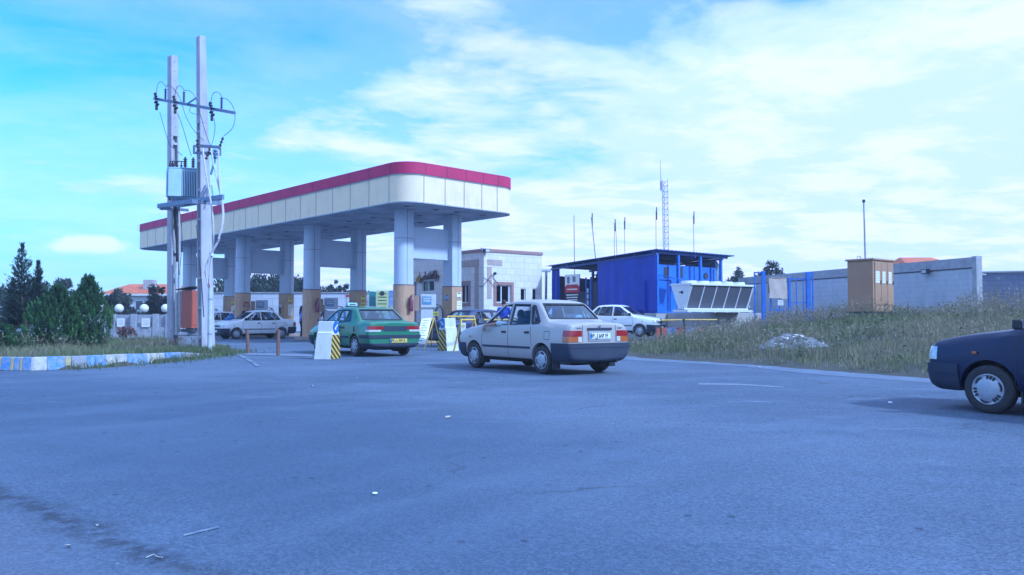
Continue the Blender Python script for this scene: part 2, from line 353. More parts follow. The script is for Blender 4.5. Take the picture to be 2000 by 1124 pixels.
    tr = N.noise(N.n('ShaderNodeCombineXYZ', {0: N.m('ADD', rd, N.m('MULTIPLY', N.noise(co, .5, 3), .8)), 1: 0.0, 2: 0.0}).outputs[0], .75, 3, .6)
    c = N.mix(N.m('MULTIPLY', N.ramp(tr, .48, .66), .18), c, (.17, .22, .30))
    # cracks
    cv = N.n('ShaderNodeTexVoronoi', {'Vector': N.n('ShaderNodeVectorMath', {0: co, 1: N.noise(co, 1.1, 4, .6, 1)}, operation='ADD').outputs[0], 'Scale': .33}, feature='DISTANCE_TO_EDGE').outputs[0]
    cr = N.m('MULTIPLY', N.ramp(cv, .010, .0), N.ramp(N.noise(co, .3, 3), .50, .62))
    c = N.mix(N.m('MULTIPLY', cr, .6), c, (.04, .045, .06))
    # worn pale scratches
    s2 = N.noise(N.n('ShaderNodeMapping', {'Vector': co, 'Scale': (.55, 4.2, 1), 'Rotation': (0, 0, .25)}).outputs[0], 1.5, 6, .7)
    c = N.mix(N.m('MULTIPLY', N.m('MULTIPLY', N.ramp(s2, .60, .70), .7), N.ramp(y, 6.5, 11.0)), c, (.30, .34, .40))
    t.links.new(c, b.inputs['Base Color']); b.inputs['Roughness'].default_value = .88; b.inputs['Specular IOR Level'].default_value = .25
    h = N.m('ADD', N.m('MULTIPLY', sc, .6), N.m('ADD', fine, N.m('MULTIPLY', vf, .5)))
    bn = N.n('ShaderNodeBump', {'Strength': .75, 'Distance': .010, 'Height': h}); t.links.new(bn.outputs[0], b.inputs['Normal'])
    return m
soil = mat('soil', (.085, .075, .065), .95, col2=(.055, .058, .045), scale=1.6, bump=.5, bscale=25)
far = mat('far_ground', (.07, .09, .045), .95, col2=(.11, .11, .06), scale=.05)
b = MB(); b.box((0, 500, -.35), (2400, 2400, .5)); tag(b.build('ground', far), kind='structure')
g = 40; b = MB(); b.box((0, 32, -.05), (130, 90, .1)); tag(b.build('road', asphalt()), kind='structure')
sheet('bank', bank_z, 2.5, 60, -4, 60, .35, soil); sheet('verge', verge_z, -45, -8.0, 15.8, 38, .25, soil)
fore = mat('forecourt', (.100, .145, .215), .85, col2=(.078, .115, .175), scale=.7, bump=.3, bscale=60, dirt=(.09, .10, .13), damt=.4)
b = MB(); L0, L1 = gp(428, 690), gp(905, 690)
b.f([b.v(p) for p in [(L0.x-.3, L0.y, .004), (2.8, L1.y, .004), (3.1, 26, .004), (5.2, 33.3, .004), (8.4, 37, .004), (8.4, 57, .004), (-45, 57, .004), (-45, 37, .004), (-20, 33.9, .004), (-12.4, 31, .004), (-10.3, 28.9, .004), (-8.8, 26.2, .004)]])
tag(b.build('forecourt_pavement', fore, recalc=False), kind='structure')
wl = mat('worn_road_paint', (.22, .26, .32), .85, col2=(.10, .145, .21), scale=13)
cs = mat('concrete_strip', (.19, .23, .31), .85, col2=(.14, .18, .25), scale=3)
b = MB()
def gquad(b, pts, z):
    b.f([b.v((gp(*p).x, gp(*p).y, z)) for p in pts])
gquad(b, [(425, 692.5), (610, 697.5), (610, 692.5), (430, 689.5)], .009)
tag(b.build('concrete_edge_strip', cs, recalc=False), kind='structure')
b = MB()
for q in ([(458, 692), (466, 691.6), (484, 700), (476, 701.5)], [(478, 702.5), (485, 701.5), (497, 708), (489, 709)], [(491, 710), (498, 709.3), (508, 716), (500, 717.5)]): gquad(b, q, .013)
gquad(b, [(1364, 749), (1440, 750), (1530, 756), (1530, 758), (1440, 753), (1364, 752)], .004)
gquad(b, [(430, 673.4), (600, 671), (600, 672), (430, 674.6)], .009)
gquad(b, [(440, 665.6), (600, 663.6), (600, 664.4), (440, 666.5)], .009)
gquad(b, [(358, 1045), (428, 1029), (429, 1032), (359, 1049)], .004)
tag(b.build('road_marking', wl, recalc=False), kind='structure')
# dusty pale band along the foot of the bank
b = MB(); E = [Vector((*p, 0)) for p in ROAD_EDGE[4:11]]; lo, hi = [], []
for i, p in enumerate(E):
    d = (E[min(i+1, len(E)-1)]-E[max(i-1, 0)]).normalized(); nn = Vector((d.y, -d.x, 0)); w = .75+.3*math.sin(i*2.3)
    lo.append(b.v(p+nn*w+Vector((0, 0, .004)))); hi.append(b.v(p-nn*.3+Vector((0, 0, .004))))
for i in range(len(E)-1): b.f([lo[i], lo[i+1], hi[i+1], hi[i]])
sg = mat('dusty_shoulder', (.15, .19, .26), .92, col2=(.10, .14, .20), scale=2.2, bump=.4)
tag(b.build('road_shoulder', sg, recalc=False), kind='structure')
# painted kerb
KP = [(-150, 722.5), (0, 724.5), (60, 725), (115, 723), (171, 720), (230, 716), (290, 711), (357, 703.5), (430, 694)]
def kpt(x):
    return gp(x, np.interp(x, [k[0] for k in KP], [k[1] for k in KP]))
kb = mat('kerb_blue', (.03, .22, .55), .75, col2=(.30, .34, .40), scale=9, dirt=(.36, .38, .42), dscale=5, damt=.85)
kw = mat('kerb_white', (.58, .55, .48), .8, col2=(.36, .36, .38), scale=8, dirt=(.22, .23, .26), dscale=4, damt=.8)
ky = mat('kerb_yellow', (.52, .40, .15), .8, col2=(.33, .32, .28), scale=9, dirt=(.25, .25, .26), dscale=4, damt=.6)
kg = mat('kerb_grey', (.30, .31, .35), .85, col2=(.24, .25, .28), scale=5)
cuts = [-150, -110, -92, -60, -44, -26, -14, 0, 18, 25, 36, 42, 60, 92, 128, 140, 171, 208, 250, 289, 323, 357, 385, 420]; pat = [1, 0, 2, 0, 3, 0, 2, 0, 2, 0, 2, 0, 1, 0, 2, 3, 0, 1, 0, 1, 0, 3, 3]
b = MB()
for i in range(len(cuts)-1):
    b.mi = pat[i]; n = max(1, int((cuts[i+1]-cuts[i])/30)); xs = np.linspace(cuts[i]+.35, cuts[i+1]-.35, n+1)
    for x0, x1 in zip(xs, xs[1:]):
        p, q = kpt(x0), kpt(x1); d = (q-p).normalized(); nn = Vector((-d.y, d.x, 0)); h = float(np.interp(x0, [-150, 100, 250, 357, 420], [.275, .275, .26, .20, .06])); h2 = float(np.interp(x1, [-150, 100, 250, 357, 420], [.275, .275, .26, .20, .06]))
        vs = [b.v(p), b.v(q), b.v(q+nn*.14), b.v(p+nn*.14), b.v(p+nn*.025+Vector((0, 0, h))), b.v(q+nn*.025+Vector((0, 0, h2))), b.v(q+nn*.16+Vector((0, 0, h2))), b.v(p+nn*.16+Vector((0, 0, h)))]
        for k in ((3, 2, 1, 0), (4, 5, 6, 7), (0, 1, 5, 4), (1, 2, 6, 5), (2, 3, 7, 6), (3, 0, 4, 7)): b.f([vs[j] for j in k])
tag(b.build('kerb', [kb, kw, ky, kg], bevel=.012), kind='structure')
# ------------------------------------------------------------------ grass (uncountable: one mesh each)
def grass(name, P, Z, h, w, tint, m, bend=.35, seg=3):
    n = len(P); a = RNG.uniform(0, 2*np.pi, n); dx, dy = np.cos(a), np.sin(a); la = RNG.uniform(0, 2*np.pi, n); lb = RNG.uniform(.05, bend, n)*h
    V = np.zeros((n, 2*seg+1, 3)); T = np.zeros((n, 2*seg+1)); base = np.column_stack([P, Z])
    for k in range(seg+1):
        t = k/seg; c = base.copy(); c[:, 2] += h*t*(1-.15*t); c[:, 0] += np.cos(la)*lb*t*t; c[:, 1] += np.sin(la)*lb*t*t; ww = w*(1-t)**.7/2
        if k < seg:
            V[:, 2*k] = c+np.column_stack([dx*ww, dy*ww, 0*ww]); V[:, 2*k+1] = c-np.column_stack([dx*ww, dy*ww, 0*ww])
        else: V[:, 2*seg] = c
    T[:] = tint[:, None]
    i = np.arange(n)[:, None]*(2*seg+1); F = []
    for k in range(seg-1): F += [i+np.array([2*k, 2*k+1, 2*k+3]), i+np.array([2*k, 2*k+3, 2*k+2])]
    F.append(i+np.array([2*seg-2, 2*seg-1, 2*seg])); F = np.concatenate(F)
    return tag(npmesh(name, V.reshape(-1, 3), F, m, tint=T.ravel()), kind='stuff')
def vnoise(P, s, seed=0):
    r = np.random.default_rng(seed); g = r.random((64, 64)); q = P*s+17.3; i = np.floor(q).astype(int); f = q-i; f = f*f*(3-2*f)
    a = g[i[:, 0] % 64, i[:, 1] % 64]; b_ = g[(i[:, 0]+1) % 64, i[:, 1] % 64]; c = g[i[:, 0] % 64, (i[:, 1]+1) % 64]; d = g[(i[:, 0]+1) % 64, (i[:, 1]+1) % 64]
    return (a*(1-f[:, 0])+b_*f[:, 0])*(1-f[:, 1])+(c*(1-f[:, 0])+d*f[:, 0])*f[:, 1]
def scatter(n, poly, x0, x1, y0, y1, dens=None):
    P = np.column_stack([RNG.uniform(x0, x1, n), RNG.uniform(y0, y1, n)]); k = inside(P, poly)
    if dens is not None: k &= RNG.random(n) < dens(P)
    return P[k]
gm = leafmat('grass_blades', (.060, .110, .045), (.15, .18, .085), (.31, .27, .18))
wm = leafmat('dry_stalks', (.17, .15, .105), (.24, .205, .145), (.32, .28, .20))
def vis(P):  # inside the view from near the photo's position
    return (P[:, 1] > 4) & (np.abs(P[:, 0]) < P[:, 1]*.78+3)
dens = lambda P: np.clip(1.35-P[:, 1]/42, .25, 1)*np.clip(.35+1.1*vnoise(P, .9, 3), 0, 1)*vis(P)
P = scatter(260000, BANK, 2.5, 34, 4, 42, dens)
MOUND = px(1546, 655, 21.0); P = P[np.hypot((P[:, 0]-MOUND.x)/1.1, (P[:, 1]-MOUND.y+.25)/.85) > .92]
s = seg_dist(P, ROAD_EDGE); P = P[s > .12*(1+vnoise(P, 2.2, 8)*4)]; s = seg_dist(P, ROAD_EDGE)
H = .75*(.10+.30*vnoise(P, 1.1, 5)+.22*vnoise(P, 3.5, 6))*(.35+.65*sst(s/1.8))*RNG.uniform(.6, 1.25, len(P))
T = np.clip(.12+.75*vnoise(P, .42, 9)+.25*vnoise(P, 2.2, 2)-.12+.38*RNG.random(len(P)), 0, 1)
grass('bank_grass', P, bank_z(P)-.01, H, RNG.uniform(.008, .022, len(P))*(1+P[:, 1]/40), T, gm, .55)
def plumes(name, P, Z, h, tint, m, k=7, ps=1.0):
    """thin stalks carrying loose seed heads"""
    n = len(P); V, F, TT = [], [], []; base = np.column_stack([P, Z]); la = RNG.uniform(0, 2*np.pi, n); lb = h*RNG.uniform(.03, .25, n); o = 0
    top = base+np.column_stack([np.cos(la)*lb, np.sin(la)*lb, h]); a = RNG.uniform(0, np.pi, n); w = .0045*ps; e = np.column_stack([np.cos(a)*w, np.sin(a)*w, 0*a])
    V.append(np.stack([base-e, base+e, top], 1).reshape(-1, 3)); F.append(np.arange(n*3).reshape(-1, 3)); TT.append(np.repeat(tint, 3)); o = n*3
    for j in range(k):
        t = 1-.38*RNG.random(n); c = base+(top-base)*t[:, None]; d = RNG.normal(0, 1, (n, 3)); d[:, 2] = np.abs(d[:, 2])*.9+.3; d /= np.linalg.norm(d, axis=1)[:, None]
        L = RNG.uniform(.03, .10, n)*ps; q = RNG.normal(0, 1, (n, 3))*.008*ps
        V.append(np.stack([c-q, c+q, c+d*L[:, None]], 1).reshape(-1, 3)); F.append(np.arange(n*3).reshape(-1, 3)+o); TT.append(np.repeat(np.clip(tint+.2, 0, 1), 3)); o += n*3
    return tag(npmesh(name, np.concatenate(V), np.concatenate(F), m, tint=np.concatenate(TT)), kind='stuff')
P = scatter(42000, BANK, 2.6, 34, 5, 38, lambda P: np.clip(vnoise(P, .5, 21)*1.5-.25+.2*(P[:, 0]/P[:, 1] > .56), 0, 1)*vis(P)); s = seg_dist(P, ROAD_EDGE); P = P[s > .6]; s = seg_dist(P, ROAD_EDGE)
tall = np.clip((P[:, 0]/P[:, 1]-.52)/.08, 0, 1)*np.clip((s-5)/4, 0, 1)
plumes('dry_grass', P, bank_z(P), (.28+.45*vnoise(P, .8, 11))*(.55+.45*sst(s/3))*RNG.uniform(.7, 1.3, len(P))*(1-.3*tall)+tall*RNG.uniform(.0, .75, len(P))*np.clip(vnoise(P, .6, 31)*1.6, 0, 1), RNG.random(len(P)), wm, 8)
P = scatter(60000, VERGE, -26, -8, 16, 33, lambda P: np.clip(.3+vnoise(P, 1.3, 4), 0, 1)*vis(P)); s = seg_dist(P, VERGE); P = P[s > .17]; s = seg_dist(P, VERGE)
H = .7*(.08+.22*vnoise(P, 1.5, 15)+.12*vnoise(P, 4, 6))*(.5+.5*sst(s/1.2))*RNG.uniform(.6, 1.3, len(P)); T = np.clip(.25+.6*vnoise(P, .8, 19)+.3*RNG.random(len(P))-.1, 0, 1)
grass('verge_grass', P, verge_z(P)-.01, H, RNG.uniform(.008, .02, len(P)), T, gm, .6)
P = scatter(4500, VERGE, -26, -8, 16, 33, lambda P: np.clip(vnoise(P, .9, 24)*1.4-.3, 0, 1)*vis(P)); s = seg_dist(P, VERGE); P = P[s > .3]
plumes('verge_dry_grass', P, verge_z(P), .2+.25*RNG.random(len(P)), RNG.random(len(P))*.4, wm, 6)
# weeds creeping over the end of the kerb and round the pole foot
P = np.concatenate([RNG.normal((-8.55, 20.6), (.35, 1.3), (1800, 2)), RNG.normal((-8.75, 23.2), (.45, 1.0), (1500, 2)), RNG.normal((-8.8, 17.3), (.12, .4), (160, 2)), RNG.normal((-9.15, 16.75), (.1, .15), (90, 2)), RNG.normal((-8.5, 18.9), (.1, .3), (150, 2))])
zz = np.maximum(verge_z(P), 0); grass('kerb_weeds', P, zz, RNG.uniform(.07, .22, len(P)), RNG.uniform(.01, .025, len(P)), np.clip(RNG.random(len(P))*.6+.05, 0, 1), gm, .9)
# broad-leaved weeds between the blades
P = scatter(2600, BANK, 2.8, 30, 6, 36, lambda P: np.clip(vnoise(P, .7, 44)*1.8-.5, 0, 1)*vis(P)); s = seg_dist(P, ROAD_EDGE); P = P[s > .35]; n = len(P); k = 16
a = RNG.uniform(0, 2*np.pi, (n, k)); L = RNG.uniform(.05, .15, (n, k)); hh = RNG.uniform(.03, .42, (n, k)); D_ = np.stack([np.cos(a), np.sin(a), RNG.uniform(-.2, .7, (n, k))], -1); D_ /= np.linalg.norm(D_, axis=-1)[..., None]
B_ = np.column_stack([P, bank_z(P)])[:, None, :]+np.stack([0*a, 0*a, hh], -1)+RNG.normal(0, .03, (n, k, 3)); C_ = B_+D_*(L/2)[..., None]; S_ = np.cross(D_, np.array([0, 0, 1.0])); S_ /= np.linalg.norm(S_, axis=-1)[..., None]+1e-9; W_2 = (L*.22)[..., None]
V = np.stack([B_, C_+S_*W_2, B_+D_*L[..., None], C_-S_*W_2], 2).reshape(-1, 3); tag(npmesh('broadleaf_weeds', V, np.arange(len(V)).reshape(-1, 4), gm, tint=np.repeat(np.clip(RNG.random(n*k)*.5, 0, 1), 4)), kind='stuff')
# ------------------------------------------------------------------ trees
def leaves(C, D, L, W, tint):
    n = len(C); up = RNG.normal(0, 1, (n, 3)); S = np.cross(D, up); S /= np.linalg.norm(S, axis=1)[:, None]+1e-9
    V = np.stack([C-D*(L/2)[:, None], C+S*(W/2)[:, None], C+D*(L/2)[:, None], C-S*(W/2)[:, None]], 1).reshape(-1, 3)
    return V, np.arange(n*4).reshape(-1, 4), np.repeat(tint, 4)
bark = mat('bark', (.10, .075, .055), .9, col2=(.06, .048, .04), scale=12, bump=.5)
def tree(name, loc, h, rx, label, cat, leaf, kind='round', n=5000, L=.12, W=.05, trunk=.25, group=None, tr=.05, seed=1, spires=None, ry=None, up=.2):
    r = np.random.default_rng(seed); ry = ry or rx; root = thing(name, loc, 0, label, cat, group); C, D, T = [], [], []
    limbs = []
    if kind == 'round':                                          # irregular crown of many leaf clumps
        k = int(28+n/160); cz = h*(trunk+(1-trunk)/2); hh = h*(1-trunk)/2
        th = r.uniform(0, 2*np.pi, k); ph = np.arccos(r.uniform(-1, 1, k)); rad = r.uniform(.25, 1.0, k)**.6
        cc = np.column_stack([np.cos(th)*np.sin(ph)*rad*rx*.86, np.sin(th)*np.sin(ph)*rad*ry*.86, cz+np.cos(ph)*rad*hh*.88]); cr = r.uniform(.16, .34, k)*min(rx, hh*1.2)
        for j in range(k):
            m_ = int(n/k*(cr[j]/cr.mean())**1.5)+3; d = r.normal(0, 1, (m_, 3)); d /= np.linalg.norm(d, axis=1)[:, None]; C.append(cc[j]+d*cr[j]*r.uniform(.35, 1.12, (m_, 1))); dd = d*.7+r.normal(0, .6, (m_, 3))+[0, 0, up]; D.append(dd); T.append(np.clip(r.normal(.25+.5*r.random(), .15, m_), 0, 1))
            if j % 4 == 0: limbs.append(cc[j])
    elif kind == 'thuja':                                        # upright flame-shaped sprays over a fat cone
        k = int(n/34)
        for j in range(k):
            t = r.random()**1.15; z = h*(trunk+(1-trunk)*t); R0 = rx*(np.sin(np.pi*min(1, t*.80+.20))**.72)*(1.0-.35*t)*r.uniform(.42, 1.22); a = r.uniform(0, 2*np.pi); R0 *= 1+.16*math.sin(3*a+seed)+.1*math.sin(5*a+2*z)
            c = np.array([math.cos(a)*R0, math.sin(a)*R0, z-.05*h]); ax = np.array([math.cos(a)*.35, math.sin(a)*.35, 1.0]); ax /= np.linalg.norm(ax); sl_ = h*r.uniform(.09, .17); tt = r.uniform(0, 1, 34)
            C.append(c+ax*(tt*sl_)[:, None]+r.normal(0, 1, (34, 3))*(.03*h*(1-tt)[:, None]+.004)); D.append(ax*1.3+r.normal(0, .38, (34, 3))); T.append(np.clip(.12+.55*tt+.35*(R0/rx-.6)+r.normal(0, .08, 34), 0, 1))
    else:                                                        # open conifer: whorls of rising branches round one or more spires
        for (sx, sy, sh, sr) in (spires or [(0, 0, h, rx)]):
            zz = np.arange(sh*trunk, sh*.985, sh/46)
            for z in zz:
                t = (z/sh-trunk)/(1-trunk); br = sr*(1-t)**.85*r.uniform(.7, 1.1)+.03*sr
                for q in range(7 if t < .8 else 5):
                    a = r.uniform(0, 2*np.pi); e = np.array([math.cos(a), math.sin(a), .42+.9*t]); e /= np.linalg.norm(e); bl = br*r.uniform(.6, 1.15); m_ = max(6, int(16*bl/sr*2.2)); u_ = r.uniform(.08, 1, m_)
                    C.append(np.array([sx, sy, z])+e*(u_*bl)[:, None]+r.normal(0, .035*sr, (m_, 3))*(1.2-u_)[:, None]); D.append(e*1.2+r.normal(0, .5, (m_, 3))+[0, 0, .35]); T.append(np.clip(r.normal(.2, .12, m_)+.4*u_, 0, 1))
    C, D, T = np.concatenate(C), np.concatenate(D), np.concatenate(T); D /= np.linalg.norm(D, axis=1)[:, None]; m_ = len(C)
    V, F, TT = leaves(C, D, r.uniform(.6, 1.3, m_)*L, r.uniform(.6, 1.3, m_)*W, T); npmesh('crown', V, F, leaf, parent=root, tint=TT)
    b = MB(); b.cyl((0, 0, -.1), (0, 0, h*(trunk+.1)), tr, tr*.75, 8)
    for (sx, sy, sh, sr) in (spires or [(0, 0, h*(.95 if kind != 'round' else .6), 1)]): b.cyl((0, 0, h*trunk*.6), (sx*.8, sy*.8, sh*(trunk+.25)), tr*.7, tr*.45, 7); b.cyl((sx*.8, sy*.8, sh*(trunk+.25)), (sx, sy, sh*.9), tr*.45, tr*.1, 6)
    for c in limbs[:14]: b.cyl((0, 0, h*(trunk+.02)), c, tr*.45, tr*.1, 5)
    b.build('trunk', bark, root, smooth=60); return root
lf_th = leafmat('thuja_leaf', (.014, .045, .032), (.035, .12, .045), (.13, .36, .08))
lf_dk = leafmat('dark_conifer_leaf', (.016, .035, .040), (.028, .058, .055), (.05, .09, .07))
lf_far = leafmat('far_leaf', (.022, .042, .050), (.040, .070, .070), (.07, .105, .09))
lf_ol = leafmat('bush_leaf', (.030, .045, .050), (.055, .078, .070), (.10, .12, .10))
lf_red = leafmat('red_leaf', (.14, .05, .07), (.20, .09, .10), (.24, .15, .14))
def zat(x, y): return float(verge_z(np.array([[x, y]]))[0])
def T_(nm, pxx, d, hpx, rx, label, cat, leaf, z0=None, **kw):
    p = px(pxx, 620, d); p.z = zat(p.x, p.y) if z0 is None else z0; top = px(pxx, hpx, d).z-p.z; return tree(nm, p, top, rx, label, cat, leaf, **kw)
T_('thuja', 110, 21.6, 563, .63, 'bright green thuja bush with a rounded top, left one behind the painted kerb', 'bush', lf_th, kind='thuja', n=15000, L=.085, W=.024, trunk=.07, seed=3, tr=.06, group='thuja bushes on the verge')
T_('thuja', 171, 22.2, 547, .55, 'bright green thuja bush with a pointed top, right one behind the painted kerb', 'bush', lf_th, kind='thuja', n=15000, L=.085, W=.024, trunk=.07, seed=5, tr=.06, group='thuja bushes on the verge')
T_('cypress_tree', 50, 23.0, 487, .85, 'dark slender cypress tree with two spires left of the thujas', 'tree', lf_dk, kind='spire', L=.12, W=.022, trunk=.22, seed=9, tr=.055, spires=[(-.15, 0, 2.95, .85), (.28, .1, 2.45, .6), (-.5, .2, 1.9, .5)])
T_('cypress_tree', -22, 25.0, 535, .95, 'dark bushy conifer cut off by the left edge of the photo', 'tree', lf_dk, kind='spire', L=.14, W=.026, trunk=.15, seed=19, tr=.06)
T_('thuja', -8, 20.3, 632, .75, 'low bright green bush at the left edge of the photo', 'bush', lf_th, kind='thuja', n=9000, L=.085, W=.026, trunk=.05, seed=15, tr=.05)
T_('young_shrub', 247, 29.0, 636, .42, 'thin reddish shrub against the low lamp wall', 'shrub', lf_red, kind='round', n=500, L=.10, W=.05, trunk=.2, seed=4, tr=.02)
T_('round_bush', 228, 60, 559, .98, 'round dark bush in front of the orange-roofed house', 'bush', lf_ol, z0=.1, n=4200, L=.24, W=.10, trunk=.12, seed=6, tr=.09)
T_('round_bush', 307, 56, 557, 1.05, 'dark bush with ragged top between the house and the utility poles', 'bush', lf_ol, z0=.1, n=4200, L=.24, W=.10, trunk=.1, seed=8, tr=.09)
for i, (x, d, y, rx, s_) in enumerate([(12, 58, 552, 2.4, 1), (66, 70, 545, 2.0, 2), (98, 62, 562, 1.9, 3), (122, 66, 542, 1.2, 4), (148, 64, 560, 2.0, 5), (184, 60, 574, 1.6, 6), (262, 64, 602, 1.3, 7), (203, 66, 592, .9, 17)]):
    T_('far_tree', x, d, y, rx, None, 'tree', lf_far, z0=0, n=2600, L=.34, W=.14, trunk=.12, seed=30+s_, group='dark trees beyond the verge', tr=.12, up=.8)['label'] = ['dark tree behind the far-left conifer', 'dark tree showing just right of the slender cypress', 'low dark tree above the left thuja bush', 'narrow dark tree rising between cypress and thujas', 'wide dark tree behind the two thuja bushes', 'small dark tree between right thuja and orange-roofed house', 'low grey-green bush below the house wall', 'low grey-green bush right behind the right thuja'][i]
labs = ['dense dark tree above the wall just right of the utility pole', 'dense dark tree above the wall, left in the first gap between columns', 'tallest dense tree above the wall in the gap behind the dispenser', 'dense dark tree above the wall, right in the gap left of the slim column', 'ragged dark tree seen in the narrow gap between two columns', 'young spiky tree above the wall, leftmost of the row in the wide gap', 'young spiky tree above the wall, second of the row in the wide gap', 'young spiky tree above the wall, third of the row in the wide gap', 'young spiky tree above the wall beside the slim column', 'small spiky tree above the green door']
for i, (x, d, y, rx) in enumerate([(440, 72, 541, 2.4), (484, 70, 533, 2.9), (512, 72, 528, 2.8), (545, 70, 534, 2.4), (586, 71, 536, 1.9), (640, 70, 553, .9), (655, 70, 544, .8), (672, 71, 546, .8), (690, 70, 551, .9), (726, 70, 557, .9)]):
    T_('background_tree', x, d, y, rx, labs[i], 'tree', lf_far, z0=0, n=3800 if i < 5 else 900, L=.36, W=.13, trunk=.15, seed=60+i, group='trees beyond the rear wall', tr=.1, up=1.2)
T_('background_tree', 1504, 62, 503, 1.25, 'dark round tree rising behind the blue gate', 'tree', lf_far, z0=.5, n=3400, L=.26, W=.11, trunk=.2, seed=81, tr=.12)
T_('background_tree', 1443, 66, 517, .95, 'small dark tree just right of the blue shed roof', 'tree', lf_far, z0=.5, n=1800, L=.26, W=.11, trunk=.2, seed=84, tr=.12)
# ------------------------------------------------------------------ canopy
cream = mat('cream_panel', (.88, .70, .47), .75, col2=(.82, .66, .46), scale=1.2, dirt=(.44, .40, .36), dscale=1.8, damt=.42)
red = mat('red_panel', (.55, .016, .11), .65, col2=(.45, .014, .085), scale=1.0)
soff = mat('soffit', (.50, .53, .58), .8, col2=(.29, .31, .37), scale=.9)
alu = mat('aluminium_panel', (.50, .56, .64), .62, .0, col2=(.45, .51, .59), scale=1.5, dirt=(.34, .38, .44), dscale=1.2, damt=.25)
seam = mat('seam', (.06, .07, .10), .8)
stone = mat('tan_stone', (.54, .32, .19), .7, col2=(.44, .25, .16), scale=4, bump=.15, dirt=(.52, .38, .28), dscale=2.5, damt=.4, stretch=(2, 2, .6))
K_ = 1.13; P0 = Vector((-3.62*K_, 26.5*K_, 0)); CW, CL = 5.3*K_, 26.2*K_; CANG = R(43.4); ZS, ZR, ZT = [CAMZ+(z-CAMZ)*K_ for z in (5.0, 5.98, 6.38)]; ZB = CAMZ+(2.25-CAMZ)*K_
can = thing('gas_station_canopy', P0, CANG, 'long cream and red filling station canopy on eight silver columns', 'canopy')
def rrect(x0, y0, x1, y1, r, n=9):
    out = []
    for cx, cy, a0 in ((x0+r, y0+r, 180), (x1-r, y0+r, 270), (x1-r, y1-r, 0), (x0+r, y1-r, 90)):
        for i in range(n+1): a = R(a0+90*i/n); out.append((cx+r*math.cos(a), cy+r*math.sin(a)))
    return out
rad = .78*K_
def ring_wall(b, poly, z0, z1, th=.05):
    n = len(poly); c = Vector((sum(p[0] for p in poly)/n, sum(p[1] for p in poly)/n))
    o0 = [b.v((*p, z0)) for p in poly]; o1 = [b.v((*p, z1)) for p in poly]
    for i in range(n): b.f([o0[i], o0[(i+1) % n], o1[(i+1) % n], o1[i]])
b = MB(); outer = rrect(0, 0, CW, CL, rad); b.prism(outer, ZS, ZR-.002); fb = b; fb.mi = 1
tb = MB(); tb.prism(rrect(-.055, -.055, CW+.055, CL+.055, rad+.055), ZR, ZT); tb.mi = 1
b = MB(); b.prism(rrect(-.03, -.03, CW+.03, CL+.03, rad+.03), ZR-.035, ZR-.003); b.prism(rrect(-.02, -.02, CW+.02, CL+.02, rad+.02), ZS-.012, ZS+.03)
b.build('edge_trim', steel, can, smooth=True)
b = MB(); b.prism(rrect(.06, .06, CW-.06, CL-.06, rad-.06), ZS-.03, ZS-.013); b.build('soffit', soff, can)
# panel joints
b = fb; ys = [rad+.12]; 
while ys[-1] < CL-rad-.2: ys.append(ys[-1]+1.235*K_)
for y in ys:
    b.box((-.002, y, (ZS+.03+ZR-.035)/2), (.008, .022, ZR-ZS-.07)); b.box((CW+.002, y, (ZS+ZR)/2), (.008, .022, ZR-ZS-.07))
xs = [rad+.05]+[K_*q for q in (1.75, 2.62, 3.46, 4.22)]
for x in xs: b.box((x, -.002, (ZS+ZR)/2), (.022, .008, ZR-ZS-.07))
b.build('fascia', [cream, seam], can, smooth=True)
jr = mat('red_joint', (.16, .01, .04), .6)
b = tb; ys = [rad-.05]
while ys[-1] < CL-rad-.2: ys.append(ys[-1]+1.32*K_)
for y in ys: b.box((-.057, y, (ZR+ZT)/2), (.006, .02, ZT-ZR-.04))
for x in [rad+.1]+[K_*q for q in (1.8, 2.68, 3.5, 4.25)]: b.box((x, -.057, (ZR+ZT)/2), (.02, .006, ZT-ZR-.04))
b.build('red_trim', [red, jr], can, smooth=True)
RC = .28*K_
def column(x, y, side):
    """side -1: rounded end towards local -x; +1 towards +x"""
    r = RC; L = .30*K_
    def outline(g):
        rr, l = r+g, L+g
        q = []
        for i in range(13): a = R(90+180*i/12); q.append((x+(math.cos(a)*rr-.02)*(1 if side < 0 else -1), y+math.sin(a)*rr))
        q.append((x+(l if side < 0 else -l), y-rr)); q.append((x+(l if side < 0 else -l), y+rr))
        return q
    b = MB(); b.prism(outline(0), ZB+.01, ZS-.03); c = b.build('column', alu, can, smooth=True, bevel=.01)
    b = MB(); b.prism(outline(.03), .17, ZB); b.build('column_base', stone, c, smooth=True, bevel=.01)
    b = MB(); b.prism(outline(.004), 4.30, 4.315)
    for sy in (-1, 1): b.box((x+(.02 if side < 0 else -.02), y+sy*(r+.002), (ZB+ZS)/2), (.014, .006, ZS-ZB-.08))
    b.prism(outline(.045), ZB-.005, ZB+.015)
    b.build('seam', seam, c)
CY = [K_*q for q in (1.80, 8.39, 14.98, 21.57)]; CX = (1.22*K_, 3.62*K_)
for y in CY:
    column(CX[0], y, -1); column(CX[1], y, 1)
    b = MB(); b.box(((CX[0]+CX[1])/2, y, 4.20), (CX[1]-CX[0]-.6, .16, 1.26)); b.box(((CX[0]+CX[1])/2, y, 3.54), (CX[1]-CX[0]-.6, .24, .05)); b.build('crossbeam', alu, can, bevel=.008)
for y in np.arange(1.0, 29.8, 1.98):
    for x in ((.85, 2.3, 3.4, 4.85) if int(y*3) % 2 else (1.9, 2.95, 4.5)):
        b = MB(); b.cyl((x, y, ZS-.045), (x, y, ZS-.02), .13, n=16); b.build('ceiling_light', darkmetal, can)
CM = Matrix.Translation(P0) @ Matrix.Rotation(CANG, 4, 'Z')
def cw(x, y, z=0): return CM @ Vector((x, y, z))
